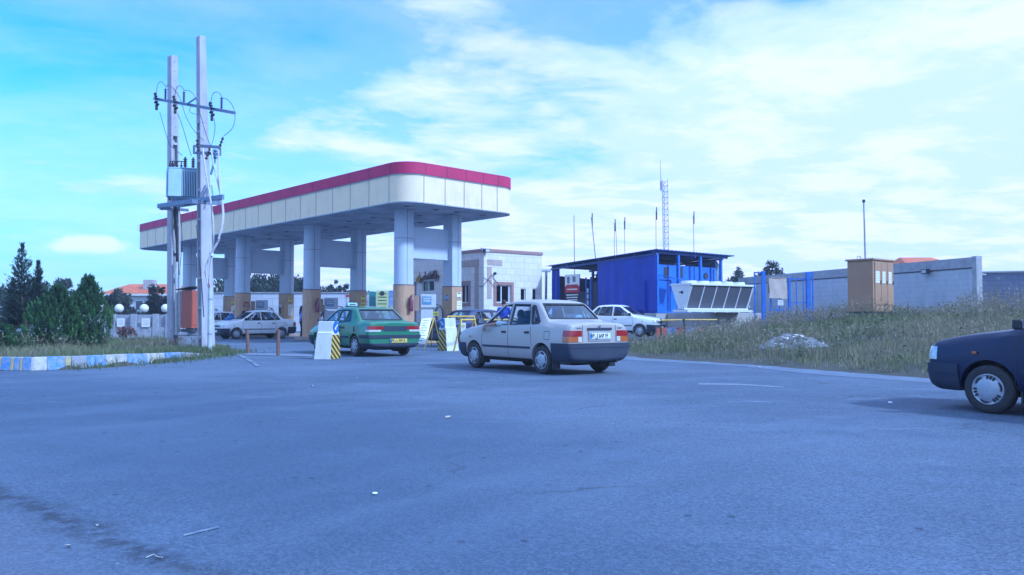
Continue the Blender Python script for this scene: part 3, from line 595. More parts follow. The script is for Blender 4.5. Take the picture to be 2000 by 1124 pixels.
isl = mat('island_stone', (.36, .27, .235), .8, col2=(.27, .21, .19), scale=3, bump=.2)
il = ['pinkish kerbed pump island under the nearest pair of columns', 'pinkish kerbed pump island under the second pair of columns behind the taxi', 'pinkish kerbed pump island behind the parked white sedan', 'farthest pinkish kerbed pump island behind the utility poles']
for i, y in enumerate(CY):
    b = MB(); b.prism(rrect(-2.05, -.66, 2.1, .66, .6), .006, .17); o = b.build('pump_island', isl, None, smooth=True, bevel=.02, loc=cw((CX[0]+CX[1])/2, y), rz=CANG); tag(o, il[i], 'pump island', 'pump islands under the canopy')
# dispensers
gunm = mat('grey_panel', (.16, .18, .24), .4, .2); scr = mat('lcd_screen', (.12, .30, .50), .15); wgrey = mat('pale_panel', (.56, .60, .66), .4)
tanp = mat('tan_panel', (.40, .27, .22), .6)
def dispenser():
    root = link('fuel_dispenser', None)
    b = MB(); b.box((0, 0, .36), (.90, .42, .72)); b.build('cabinet', gunm, root, bevel=.012)
    b = MB(); b.box((0, 0, .98), (.52, .30, .52)); b.build('middle_panel', wgrey, root, bevel=.01)
    b = MB(); b.box((.05, 0, 1.60), (.66, .40, .56)); h = b.build('head', wgrey, root, bevel=.02)
    for s in (-1, 1):
        b = MB(); b.box((-.02, s*.205, 1.62), (.40, .012, .34)); b.build('screen', scr, h)
        b = MB(); b.box((-.02, s*.213, 1.70), (.30, .008, .06)); b.box((-.02, s*.213, 1.60), (.30, .008, .06)); b.build('readout', wgrey, h)
    b = MB(); b.box((-.42, 0, 1.50), (.20, .36, .64)); b.build('side_panel', tanp, root, bevel=.01)
    for k in (0, 1):
        b = MB(); x0 = .40+.07*k; b.tube([(x0, -.1+.2*k, 1.45), (x0+.16, -.1+.2*k, 1.42), (x0+.27, -.1+.2*k, 1.15), (x0+.30, -.1+.2*k, .75), (x0+.18, -.1+.2*k, .5), (x0+.02, -.1+.2*k, .75), (x0-.02, -.1+.2*k, 1.1)], .022, 7); ho = b.build('hose', black, root, smooth=60)
        b = MB(); b.bar((x0-.02, -.1+.2*k, 1.08), (x0-.02, -.1+.2*k, 1.30), .05, .04); b.cyl((x0, -.1+.2*k, 1.28), (x0+.10, -.1+.2*k, 1.36), .018, n=8); b.build('nozzle', darkmetal, ho)
    return root
d0 = dispenser(); dl = ['gas dispenser with black hoses between the two nearest columns', 'gas dispenser behind the taxi roof, between the second pair of columns', 'gas dispenser with screen behind the parked white sedan', 'farthest gas dispenser behind the utility pole']
for i, y in enumerate(CY):
    o = d0 if i == 0 else copy_tree(d0); p = cw(2.42*K_, y+.5, .17) if i else cw(2.42*K_, y+.15, .17); o.location = p; o.rotation_euler = (0, 0, CANG-R(28)); tag(o, dl[i], 'fuel dispenser', 'dispensers on the pump islands')
# notices and extinguishers on the columns; local frame of the canopy, face -y (towards the right-front)
def notice(lx, ly, z, w, h, m, label, rows=3, face='y', tilt=0, inkm=None, name='notice', cat='notice'):
    r = Vector((1, 0, 0)) if face == 'y' else Vector((0, -1, 0)); nrm = Vector((0, -1, 0)) if face == 'y' else Vector((-1, 0, 0)); rw = CM.to_3x3()
    o = thing(name, cw(lx, ly, z), CANG if face == 'y' else CANG-R(90), label, cat)
    b = MB(); b.box((0, -.006, 0), (w, .012, h)); b.build('sheet', m, o)
    b = MB()
    for k in range(rows): b.box((0, -.0135, h*(.36-.72*k/max(1, rows-1))), (w*(.62+.16*math.sin(k*2.3)), .003, h*.30/rows))
    b.build('lettering', inkm or ink, o); return o
yel = mat('yellow_card', (.72, .60, .16), .6)
nr = RC+.034
notice(CX[1]+.0, CY[0]-nr, 2.02, .24, .26, paper, 'small white notice above a longer one on the second nearest column', 2)
notice(CX[1]+.02, CY[0]-nr, 1.48, .28, .62, paper, 'long white and yellow notice on the second nearest column', 5, inkm=mat('yellow_ink', (.55, .43, .06), .6))
for i, nm in ((1, 'behind the taxi'), (2, 'behind the parked white sedan'), (3, 'nearest the utility poles')):
    notice(CX[1], CY[i]-nr, 2.02, .27, .24, yel, 'small yellow notice on the tan column base '+nm, 2)
    notice(CX[1], CY[i]-nr, 1.50, .28, .62, paper if i != 1 else yel, 'long lined notice on the tan column base '+nm, 5, inkm=mat('yellow_ink', (.55, .43, .06), .6) if i != 1 else None)
notice(CX[1]-.30*K_-.034, CY[0], 1.92, .26, .24, mat('blue_card', (.25, .40, .62), .5), 'small bluish sign on the shaded side of the second nearest column', 2, face='x')
redp = mat('extinguisher_red', (.22, .03, .06), .35, col2=(.17, .03, .06), coat=.3)
def extinguisher(lx, ly, z, label):
    o = thing('fire_extinguisher', cw(lx, ly, z), CANG, label, 'fire extinguisher', 'fire extinguishers on the columns')
    b = MB(); b.lathe([(.0, 0), (.085, .01), (.09, .05), (.09, .46), (.06, .54), (.025, .57), (.025, .60)], n=16); b.build('cylinder', redp, o, smooth=True)
    b = MB(); b.box((0, 0, .63), (.05, .05, .05)); b.bar((0, 0, .65), (.13, 0, .70), .02); b.bar((0, 0, .62), (.12, 0, .60), .018); b.build('valve_handle', darkmetal, o)
    b = MB(); b.tube([(0, 0, .62), (-.08, -.02, .60), (-.12, -.02, .48), (-.11, -.02, .25)], .014, 6); b.build('hose', black, o)
    b = MB(); b.box((0, .10, .35), (.10, .03, .06)); b.build('bracket', steel, o)
extinguisher(CX[0]+.12, CY[0]-nr-.12, 1.32, 'dark red fire extinguisher on the nearest column')
extinguisher(CX[0]+.12, CY[1]-nr-.12, 1.32, 'dark red fire extinguisher on the column between taxi and white sedan')
for i, nm in ((1, 'behind the taxi'), (2, 'behind the parked white sedan')):
    o = thing('wall_phone', cw(CX[1]-.30*K_-.05, CY[i], 1.5), CANG-R(90), 'black hose handset hanging on the shaded column side '+nm, 'handset'); b = MB(); b.box((0, 0, .25), (.2, .08, .16)); b.build('box', wgrey, o, bevel=.01)
    b = MB(); b.tube([(0, -.05, .17), (-.05, -.07, 0), (.03, -.07, -.18), (.06, -.06, .05)], .025, 6); b.build('hose', black, o)
# hanging red coil on the third column
o = thing('coiled_hose', cw(CX[0]+.10, CY[2]-nr-.04, 1.75), CANG, 'dark red coiled hose on the tan column left of the white sedan', 'hose')
b = MB(); b.tube([(.17*math.cos(R(a)), -.015*(a/360), .17*math.sin(R(a))) for a in range(0, 1081, 24)], .016, 6); b.build('coil', redp, o, smooth=60)
b = MB(); b.box((0, .02, .17), (.05, .05, .05)); b.build('hook', steel, o)
# ------------------------------------------------------------------ office building
C0 = px(945, 486, 42.0); ztop = C0.z; C0.z = 0; OA = R(38.5); OM = Matrix.Translation(C0) @ Matrix.Rotation(OA, 4, 'Z'); OI = OM.inverted()
def fr_(x, y):  # local point on right face (y=0)
    return OI @ hit(x, y, C0, OM.to_3x3() @ Vector((0, -1, 0)))
def fl_(x, y): return OI @ hit(x, y, C0, OM.to_3x3() @ Vector((-1, 0, 0)))
tileR = bricks('pale_stone_tile', (.76, .71, .67), (.68, .63, .61), (.45, .42, .42), w=.62, h=.34, ms=.010, bump=.15)
pink = mat('pink_granite', (.38, .20, .18), .5, col2=(.30, .16, .15), scale=14)
brk = bricks('tan_brick', (.46, .33, .30), (.38, .27, .25), (.55, .47, .45), w=.34, h=.10, ms=.012)
off = thing('office_building', C0, OA, 'pale stone-tiled flat-roofed office building behind the silver sedan', 'building')
W_, D_ = 4.05, 6.9
Hp = [(fr_(968, 556), fr_(1000, 592)), (fr_(1017, 564), fr_(1027, 588)), (fr_(1040, 564), fr_(1049, 587))]
def wall_with_holes(b, axis, L, z0, z1, holes, th=.22):
    """wall plane split into boxes around rectangular holes (a0, a1, b0, b1)"""
    cutx = sorted(set([0, L]+[h[0] for h in holes]+[h[1] for h in holes]))
    for a, c in zip(cutx, cutx[1:]):
        hs = sorted([h for h in holes if h[0] < (a+c)/2 < h[1]], key=lambda h: h[2]); z = z0
        for h in hs+[None]:
            zt = h[2] if h else z1
            if zt-z > 1e-3:
                m = (a+c)/2, (z+zt)/2
                b.box((m[0], th/2, m[1]) if axis == 'x' else (th/2, m[0], m[1]), (c-a, th, zt-z) if axis == 'x' else (th, c-a, zt-z))
            if h: z = h[3]
def hole_r(a, b_): p, q = fr_(*a), fr_(*b_); return (p.x, q.x, q.z, p.z)
hr = [hole_r((969, 557), (998, 592)), hole_r((1017, 564), (1027, 588)), hole_r((1040, 564), (1049, 587))]
def hole_l(a, b_): p, q = fl_(*a), fl_(*b_); return (q.y, p.y, q.z, p.z)
hl = [hole_l((904, 556), (920, 592)), hole_l((828, 549), (852, 569)), hole_l((811, 551), (817, 640))]
hl = [(a, min(b_, D_-.1), max(c, .0), d) for a, b_, c, d in hl]
b = MB(); wall_with_holes(b, 'x', W_, 0, ztop-.16, hr); b.build('front_wall', tileR, off)
b = MB(); wall_with_holes(b, 'y', D_, 0, ztop-.16, [h for h in hl]); b2 = b; o = b.build('side_wall', tileR, off); o.location = (-.003, .222, 0)
b = MB(); b.box((W_-.11, D_/2+.2, ztop/2-.1), (.22, D_, ztop-.2)); b.box((W_/2, D_+.25, ztop/2-.1), (W_-.5, .22, ztop-.2)); b.build('rear_wall', tileR, off)
b = MB(); b.box((W_/2+.0, D_/2+.2, ztop-.08), (W_+.10, D_+.5, .17)); b.build('parapet', pink, off, bevel=.01)
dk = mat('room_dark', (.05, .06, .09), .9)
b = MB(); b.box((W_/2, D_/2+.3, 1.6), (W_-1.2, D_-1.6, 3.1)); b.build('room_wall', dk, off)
wg = glass('window_glass', (.35, .45, .55), 1.4); wf = mat('white_frame', (.70, .72, .76), .5)
def window(h, axis, border=None, vs=(.33,)):
    a0, a1, z0, z1 = h; c = (a0+a1)/2, (z0+z1)/2
    def bx(b, a, z, da, dz, dep, dd): b.box((a, dep, z) if axis == 'x' else (dep, a, z), (da, dd, dz) if axis == 'x' else (dd, da, dz))
    f = MB(); t = .05
    for a in (a0+t/2, a1-t/2): bx(f, a, c[1], t, z1-z0, .10, .07)
    for z in (z0+t/2, z1-t/2): bx(f, c[0], z, a1-a0-2*t, t, .10, .07)
    for v in vs: bx(f, a0+(a1-a0)*v, c[1], .06, z1-z0-2*t, .09, .07)
    yo = .222 if axis == 'y' else 0; w = f.build('window', wf, off); w.location = (0, yo, 0)
    p = MB(); bx(p, c[0], c[1], a1-a0-.1, z1-z0-.1, .11, .012); p.build('pane', wg, w)
    if border:
        f = MB(); t = border
        for a in (a0-t/2, a1+t/2): bx(f, a, c[1], t, z1-z0+2*t, -.012, .05)
        for z in (z0-t/2, z1+t/2): bx(f, c[0], z, a1-a0, t, -.012, .05)
        f.build('stone_surround', pink, w)
window(hr[0], 'x', .17, (.38, .9)); window(hr[1], 'x', None, ()); window(hr[2], 'x', None, ()); window(hl[0], 'y', .17, (.5,)); window(hl[1], 'y', None, (.5,))
b = MB()
for A, B in (((952, 507), (980, 519)), ((952, 521), (960, 583))):
    p, q = fr_(*A), fr_(*B); b.box(((p.x+q.x)/2, -.012, (p.z+q.z)/2), (abs(q.x-p.x), .03, abs(p.z-q.z)))
for A, B in (((903, 510), (938, 519)), ((930, 521), (937, 620))):
    p, q = fl_(*A), fl_(*B); b.box((-.016, (p.y+q.y)/2+.1, (p.z+q.z)/2), (.03, abs(q.y-p.y), abs(p.z-q.z)))
b.build('brick_ornament', brk, off)
# sign letters on the side wall
sg1 = mat('sign_brown', (.10, .045, .06), .5); sg2 = mat('sign_gold', (.50, .33, .10), .5)
p = fl_(812, 546); q = fl_(863, 546); zz = p.z; b = MB(); up = (0, 0, 1)
words = [('پارس', sg2, .20), ('اختصاصی', sg1, .46), ('جایگاه', sg1, .34)]; x = p.y-.15; tot = p.y-q.y-.3
for wd, m_, fr in words:
    wlen = tot*fr; bb = MB(); bb.text(shape_ar(wd), (-.05, x-wlen/2, zz-.05), (0, -1, 0), up, .62, .05, width=wlen*.94, bold=.012); bb.build('sign_lettering', m_, off); x -= wlen
# flood light on the corner
fl = thing('flood_light', C0+Vector((0, -.12, ztop-.12)), OA, 'black floodlight on the corner of the pale office building roof', 'floodlight')
b = MB(); b.box((.10, -.10, .0), (.34, .16, .20)); b.build('housing', darkmetal, fl, bevel=.02)
b = MB(); b.box((.12, -.19, .0), (.24, .01, .13)); b.build('lens', wgrey, fl); b = MB(); b.bar((-.02, .1, -.05), (.05, -.05, -.03), .04); b.bar((-.1, .02, .02), (-.1, .02, .14), .10); b.build('bracket', steel, fl)
vp = fr_(965.5, 534); o = thing('security_camera', OM@Vector((vp.x, -.02, vp.z)), OA, 'small round black camera on the pale office wall', 'camera'); b = MB(); b.cyl((0, 0, 0), (0, -.10, -.03), .07, n=12); b.build('body', darkmetal, o, smooth=True); b = MB(); b.cyl((0, -.10, -.03), (0, -.125, -.035), .045, n=12); b.build('lens', black, o)
b = MB(); b.tube([(-.05, .35, 2.75), (-.06, .1, 2.72), (-.05, -.05, 2.78), (.5, -.04, 3.35), (.7, -.03, 3.1), (.9, -.03, 2.9), (1.05, -.03, 2.75)], .018, 5); b.tube([(-.05, -.03, 3.2), (.3, -.05, 3.05), (.8, -.03, 2.6)], .012, 5); tag(b.build('cable', ink, None, loc=C0, rz=OA), 'dark cables looping across the corner of the pale office building', 'cable')
# ------------------------------------------------------------------ rear perimeter wall, boards on it
rw = bricks('rear_wall_block', (.60, .62, .68), (.54, .56, .62), (.40, .41, .47), w=1.5, h=.62, ms=.02)
b = MB(); a0, a1 = px(400, 571, 58), px(812, 571, 58); zt = a0.z; b.box(((a0.x+a1.x)/2, 58.1, zt/2), (a1.x-a0.x, .2, zt-.14)); m_ = thing('perimeter_wall', (0, 0, 0), 0, 'long pale block wall behind the pumps', 'wall')
b.build('wall', rw, m_); b = MB(); b.box(((a0.x+a1.x)/2, 58.1, zt-.035), (a1.x-a0.x, .34, .07)); b.build('coping', conc, m_)
def board(x0, y0, x1, y1, d, m_, label, name='notice_board', rows=0, inkm=None):
    p, q = px(x0, y0, d), px(x1, y1, d); o = thing(name, ((p.x+q.x)/2, d, q.z), 0, label, 'board'); w, h = q.x-p.x, p.z-q.z
    b = MB(); b.box((0, 0, h/2), (w, .06, h)); b.build('panel', m_, o)
    b = MB()
    for k in range(rows): b.box((0, -.034, h*(.88-.76*k/max(1, rows-1))), (w*(.72+.1*math.sin(k*3)), .006, h*.03))
    if rows: b.build('lettering', inkm or ink, o)
    b = MB(); [b.box((s*w*.42, .05, h/2-.3), (.05, .05, h+.5)) for s in (-1, 1)]; b.build('post', steel, o); return o
board(721, 570, 733.5, 620, 57.6, mat('green_door', (.03, .25, .26), .5), 'tall teal door panel beside the yellow price board', 'metal_door')
yb = board(735, 568, 758, 620, 57.3, mat('lime_board', (.55, .62, .25), .6, col2=(.5, .58, .3)), 'yellow-green lettered board left of the nearest column', rows=7)
b = MB(); b.cyl((0, -.036, 1.72), (0, -.05, 1.72), .17, n=16); b.build('emblem', ink, yb)
board(759.5, 568, 769, 582, 57.5, mat('blue_poster', (.05, .15, .45), .5, col2=(.3, .42, .6), scale=3), 'upper blue picture board left of the nearest column')
board(759.5, 583.5, 769, 597, 57.5, mat('sky_poster', (.30, .45, .70), .5, col2=(.07, .18, .5), scale=3), 'lower pale blue picture board left of the nearest column')
board(675, 576, 690, 581, 56.5, mat('red_board', (.55, .05, .08), .5), 'small red board above the gas dispenser behind the taxi')
# ------------------------------------------------------------------ low wall with globe lamps
lw = bricks('lamp_wall_stone', (.35, .37, .42), (.30, .32, .38), (.20, .22, .27), w=.9, h=.42, dirt=(.18, .20, .25), damt=.5)
lwd = mat('lamp_wall_panel', (.20, .23, .32), .7, col2=(.16, .19, .27), scale=3); d_ = 31.5
a0, a1 = px(60, 615, d_), px(358, 615, d_); zt = a0.z; lwall = thing('low_wall', (0, 0, 0), 0, 'low grey stone wall carrying white globe lamps', 'wall')
b = MB(); b.box(((a0.x+a1.x)/2, d_+.15, zt/2-.05), (a1.x-a0.x, .24, zt+.10)); b.build('wall', lw, lwall)
b = MB(); b.box(((a0.x+a1.x)/2, d_+.02, (zt-.55)/2), (a1.x-a0.x, .16, zt-.45)); b.build('plinth', mat('plinth_render', (.40, .42, .47), .8, col2=(.28, .30, .36), scale=2.5, dirt=(.2, .22, .27), damt=.6), lwall)
for x in (110, 152, 201, 222, 262, 305, 330, 350):
    p = px(x, 615, d_); b = MB(); b.box((p.x, d_-.02, zt/2+.02), (.20, .14, zt+.02)); b.build('pillar', mat('pillar_stone', (.37, .39, .45), .8, col2=(.30, .32, .38)), lwall)
gl = mat('globe_white', (.80, .79, .74), .25, coat=.3)
gx = [(230.5, 'white globe lamp on the low wall above the notice by the reddish shrub'), (279.5, 'white globe lamp on the low wall, middle one above the blank white notice'), (321.5, 'white globe lamp half hidden by the utility pole'), (194.5, 'white globe lamp half hidden by the right thuja bush'), (142, 'white globe lamp behind the thuja bushes')]
g0 = link('globe_lamp', None); b = MB(); b.ball((0, 0, .25), .172, 20, 14); b.build('globe', gl, g0, smooth=80); b = MB(); b.cyl((0, 0, 0), (0, 0, .10), .05, n=10); b.cyl((0, 0, .07), (0, 0, .10), .09, n=12); b.build('fitting', darkmetal, g0)
for i, (x, lb) in enumerate(gx):
    o = g0 if i == 0 else copy_tree(g0); p = px(x, 620, d_); o.location = (p.x, d_+.08, zt); tag(o, lb, 'globe lamp', 'globe lamps on the low wall')
for x0, x1, lb in ((229, 243, 'white square notice on the low wall behind the reddish shrub'), (277, 293, 'blank white square notice on the low wall, middle of the three'), (190, 203, 'white square notice peeking out beside the right thuja bush')):
    p, q = px(x0, 622, d_-.1), px(x1, 639, d_-.1); o = thing('notice', ((p.x+q.x)/2, d_-.105, q.z), 0, lb, 'notice'); b = MB(); b.box((0, 0, (p.z-q.z)/2), (q.x-p.x, .02, p.z-q.z)); b.build('sheet', paper, o)
    b = MB()
    for k in range(4): b.box((0, -.0115, (p.z-q.z)*(.25+.17*k)), ((q.x-p.x)*.6, .002, .012))
    b.build('lettering', mat('faint_ink', (.35, .36, .42), .7), o)
# ------------------------------------------------------------------ house with the orange roof
orange = bricks('orange_tile', (.70, .15, .05), (.60, .12, .045), (.35, .08, .04), w=.5, h=.35, rough=.6)
hw = mat('house_wall', (.52, .58, .66), .8, col2=(.45, .50, .58), scale=2)
def house(x0, x1, d, ye, yr, label, chim=None, dep=8, yb=None):
    a, c = px(x0, ye, d), px(x1, ye, d); zr = px(x0, yr, d+dep*.25).z; w = c.x-a.x; o = thing('tiled_roof_house', ((a.x+c.x)/2, d, 0), 0, label, 'house')
    b = MB(); b.box((0, dep/2, (a.z-.05)/2), (w-1.0, dep-1, a.z-.05)); b.build('wall', hw, o)
    b = MB(); e = a.z; ins = min(w*.17, 2.8); vs = [b.v(v) for v in ((-w/2, 0, e), (w/2, 0, e), (w/2, dep, e), (-w/2, dep, e), (-w/2+ins, dep/2, zr), (w/2-ins, dep/2, zr))]
    for q in ((0, 1, 5, 4), (1, 2, 5), (2, 3, 4, 5), (3, 0, 4), (3, 2, 1, 0)): b.f([vs[i] for i in q])
    r_ = b.build('roof', orange, o); b = MB(); b.box((0, .04, e-.12), (w, .08, .2)); b.build('eave', wf, o)
    if chim: p = px(chim, yr+1, d); b = MB(); b.box((p.x-o.location.x, dep*.28, (e+zr)/2+.35), (1.1, 1.0, zr-e+.1)); b.build('chimney', conc, r_)
    for k in range(-2, 3):
        b = MB(); b.box((k*w*.17, .47, e-1.3), (.9, .08, 1.1)); wn = b.build('window', wf, o); b = MB(); b.box((k*w*.17, .42, e-1.3), (.76, .03, .96)); b.build('pane', dk, wn)
    return o
house(193, 345, 88, 574, 554, 'white house with an orange tiled hip roof and chimney, left of the utility poles', chim=275)
house(1772, 1868, 75, 517, 501, 'house with an orange tiled roof just showing over the grey wall', dep=6)
# ------------------------------------------------------------------ right-hand block wall
bw = bricks('grey_block', (.52, .54, .58), (.49, .51, .555), (.40, .42, .47), w=.42, h=.21, ms=.012, dirt=(.24, .26, .32), damt=.45)
A, B = Vector((17.15, 29.5, 0)), Vector((12.9, 45.2, 0)); zt = px(1900, 502, 29.5).z; dv = (B-A); wl_ = thing('block_wall', A, math.atan2(dv.y, dv.x), 'long grey block wall running back from the tall weeds', 'wall')
L_ = dv.length; b = MB(); b.box((L_/2, -.1, zt/2-.2), (L_, .2, zt-.2+.4-.42)); b.build('wall', bw, wl_)
b = MB(); b.box((L_/2, -.1, zt-.21), (L_, .22, .40)); b.build('top_course', conc, wl_); b = MB(); b.box((L_/2, -.1, zt-.41), (L_, .25, .04)); b.build('ledge', darkmetal, wl_)
b = MB(); b.box((-.10, -.1, zt/2), (.20, .26, zt+.03)); b.build('end_post', conc, wl_)
dw = bricks('shaded_block', (.17, .20, .30), (.14, .17, .26), (.10, .12, .19), w=.42, h=.21)  # shade of this wall's shadow side is put into the block colour
b = MB(); p = px(1905, 534, 31); q = px(2150, 520, 29.5); z2 = p.z; d2 = Vector((q.x-p.x, q.y-p.y, 0)); w2 = thing('dark_wall', (p.x, p.y, 0), math.atan2(d2.y, d2.x), 'darker lower wall at the right edge behind the reeds', 'wall'); b.box((d2.length/2, .1, z2/2), (d2.length, .2, z2)); b.build('wall', dw, w2)
b = MB(); b.box((d2.length/2, .1, z2+.03), (d2.length, .28, .06)); b.build('coping', conc, w2)
b = MB(); p1, p2 = px(1903, 530, 30.2), px(1925, 537, 30.6); b.tube([p1, (p1+p2)/2+Vector((0, 0, -.05)), p2], .03, 6); tag(b.build('pipe', steel), 'short pipe at the end of the grey block wall', 'pipe')
for x, y, d, lb in ((1643, 542, 34.2, 'small black floodlight on the grey block wall left of the brown cabinet'), (1748.5, 531, 31.5, 'small black floodlight just right of the brown cabinet')):
    p = px(x, y, d); xw = A.x+(B.x-A.x)*(p.y-A.y)/(B.y-A.y); o = thing('wall_light', (xw-.06, p.y, px(x, y, d).z-.1), math.atan2(dv.y, dv.x), lb, 'floodlight'); b = MB(); b.box((0, .14, .1), (.30, .16, .20)); b.build('housing', darkmetal, o, bevel=.015); b = MB(); b.box((0, .225, .1), (.22, .01, .13)); b.build('lens', wgrey, o); b = MB(); b.box((0, .03, .1), (.06, .06, .06)); b.build('bracket', steel, o)
# ------------------------------------------------------------------ brown cabinet
K0 = px(1706, 609, 26); KZ = K0.z; K1 = px(1706, 504.5, 26).z; KA = R(38.3); brn = mat('brown_cabinet', (.42, .24, .14), .5, col2=(.36, .20, .12), scale=1.5, dirt=(.28, .16, .11), damt=.4, dscale=2)
brl = brn
cab = thing('electrical_cabinet', (K0.x, 26, 0), KA, 'large tan metal switch cabinet standing on legs in the grass', 'cabinet'); H_ = K1-KZ
b = MB(); b.box((.70, .44, KZ+H_/2-.03), (1.40, .88, H_-.06)); b.build('body', brn, cab, bevel=.015)
b = MB(); b.box((.70, .44, K1-.03), (1.50, .98, .06)); b.build('roof', brn, cab, bevel=.01)
for i in range(3):
    b = MB(); b.box((.30+.42*i-.02+.02, -.012, KZ+H_*.53), (.40, .025, H_*.80)); dr = b.build('door', brn, cab, bevel=.006)
    b = MB(); b.box((.46+.42*i, -.03, KZ+H_*.55), (.03, .03, .12)); b.build('handle', darkmetal, dr)
    o = thing('notice', Matrix.Translation(cab.location) @ Matrix.Rotation(KA, 4, 'Z') @ Vector((.26+.42*i, -.028, KZ+H_*.54)), KA, ['wide white notice on the left door of the tan cabinet', 'white notice on the middle door of the tan cabinet', 'white notice on the right door of the tan cabinet'][i], 'notice')
    hh = H_*.22; ww = .26 if i == 0 else .20; b = MB(); b.box((0, 0, hh/2), (ww, .008, hh)); b.build('sheet', paper, o); b = MB(); [b.box((0, -.0055, hh*(.2+.15*k)), (ww*.7, .002, .012)) for k in range(5)]; b.build('lettering', MATS['faint_ink'], o)
b = MB(); b.box((.7, .44, KZ-.03), (1.36, .84, .05)); b.build('base_rail', darkmetal, cab)
for x in (.06, .70, 1.34):
    for y in (.06, .82): b = MB(); b.box((x, y, KZ-.35), (.07, .07, .62)); b.build('leg', darkmetal, cab)
pl = px(1690, 503, 26.4); b = MB(); b.cyl((pl.x, pl.y, K1), (px(1687, 395, 26.4)), .032, .024, n=8); o = thing('steel_mast', (0, 0, 0), 0, 'thin steel mast rising behind the tan cabinet', 'mast'); b.build('pole', steel, o); t_ = px(1687, 394, 26.4); b = MB(); b.cyl((t_.x, t_.y, t_.z-.03), (t_.x, t_.y, t_.z+.06), .05, n=8); b.build('cap', darkmetal, o)
b = MB(); q = px(1679, 503, 26.5); b.tube([(q.x-.08, q.y, K1), (q.x-.08, q.y, K1+.10), (q.x+.02, q.y, K1+.10), (q.x+.02, q.y, K1)], .012, 6); tag(b.build('lifting_eye', darkmetal), 'small metal loop on top of the tan cabinet', 'hook')
# ------------------------------------------------------------------ blue gate and cardboard
def bz(x, y): return float(bank_z(np.array([[x, y]]))[0])
gt = thing('blue_gate', (0, 0, 0), 0, 'bright blue steel gate with thick posts behind the dirt mound', 'gate'); gd = 32.0
def vbar(x0, y0, y1, w, nm, d=gd):
    p = px(x0, y0, d); q = px(x0, y1, d); b = MB(); b.box((p.x, d, (p.z+q.z)/2), (w, w, p.z-q.z)); b.build(nm, blue, gt, bevel=.005)
vbar(1490.5, 530, 640, .14, 'post'); vbar(1578, 532, 640, .16, 'post'); vbar(1473.5, 532, 640, .05, 'frame_bar'); vbar(1541, 544, 630, .10, 'frame_bar'); vbar(1587, 533, 620, .05, 'frame_bar'); vbar(1555, 545, 620, .035, 'frame_bar'); vbar(1568.5, 545, 620, .035, 'frame_bar'); vbar(1505, 545, 630, .05, 'frame_bar'); vbar(1522, 580, 625, .035, 'frame_bar')
for x0, x1, y, w in ((1473, 1491, 533, .05), (1541, 1578, 545, .05), (1578, 1588, 533, .06), (1503, 1543, 606, .05), (1541, 1578, 592, .03)):
    b = MB(); b.bar(px(x0, y, gd), px(x1, y, gd), w); b.build('cross_bar', blue, gt)
cbm = mat('cardboard', (.62, .50, .44), .85, col2=(.54, .42, .36), scale=3, bump=.2)
p, q = px(1502, 542, gd-.12), px(1537, 583, gd-.12); o = thing('cardboard_sheet', ((p.x+q.x)/2, gd-.12, q.z), 0, 'folded tan cardboard sheet hung over the blue gate', 'cardboard'); w, h = q.x-p.x, p.z-q.z
b = MB(); nx = 8; vv = [[b.v((-w/2+w*i/nx+.02*math.sin(j*1.3), .006*math.sin(i*1.1+j)-.018*(1-j/4), h*j/4*(1-.03*(i == 0))-(.03 if j == 0 and i > 5 else 0))) for i in range(nx+1)] for j in range(5)]
[b.f([vv[j][i], vv[j][i+1], vv[j+1][i+1], vv[j+1][i]]) for j in range(4) for i in range(nx)]
c_ = b.build('sheet', cbm, o); so_ = c_.modifiers.new('s', 'SOLIDIFY'); so_.thickness = .02
b = MB(); b.box((0, .10, h-.0), (w*.97, .26, .02)); b.build('fold', cbm, o); b = MB(); b.box((.0, .22, h*.62), (w*.95, .02, h*.74)); b.build('back_flap', cbm, o)
p = px(1519, 586, gd-.1); q = px(1530, 597, gd-.1); o = thing('notice', ((p.x+q.x)/2, gd-.1, q.z), 0, 'small white notice hanging on the blue gate under the cardboard', 'notice'); b = MB(); b.box((0, 0, (p.z-q.z)/2), (q.x-p.x, .01, p.z-q.z)); b.build('sheet', paper, o); b = MB(); [b.box((0, -.007, .05+.05*k), (.14, .002, .01)) for k in range(3)]; b.build('lettering', MATS['faint_ink'], o)
# ------------------------------------------------------------------ blue shed
S0 = px(1280, 487, 38.5); zr0 = S0.z; S0.z = 0; SA = R(39.5); SM = Matrix.Translation(S0) @ Matrix.Rotation(SA, 4, 'Z'); SI = SM.inverted(); zb = px(1280, 612, 38.5).z
def sp(x, y, axis):   # local hit on the shed's right face (y=0) or left face (x=0)
    return SI @ hit(x, y, S0+(SM.to_3x3() @ Vector((0, .25, 0)) if axis == 'y' else SM.to_3x3() @ Vector((.25, 0, 0))), SM.to_3x3() @ (Vector((0, -1, 0)) if axis == 'y' else Vector((-1, 0, 0))))
shed = thing('blue_shed', S0, SA, 'open blue compressor shed with a thin sloping roof and blue tarpaulin wall', 'shed')
rc = SI @ hit(1435, 500, S0, SM.to_3x3() @ Vector((0, -1, 0))); lc = SI @ hit(1066, 520, S0, SM.to_3x3() @ Vector((-1, 0, 0))); RW, RL = rc.x, lc.y; zl, zrr = lc.z, rc.z
roofm = mat('blue_roof', (.03, .10, .30), .55, col2=(.025, .08, .24), scale=2); under = mat('roof_underside', (.02, .05, .17), .8)
def rz_(x, y): return zr0+(zrr-zr0)*x/RW+(zl-zr0)*y/RL
b = MB(); n = 46
def rib(i, k): return .03*(i % 2)
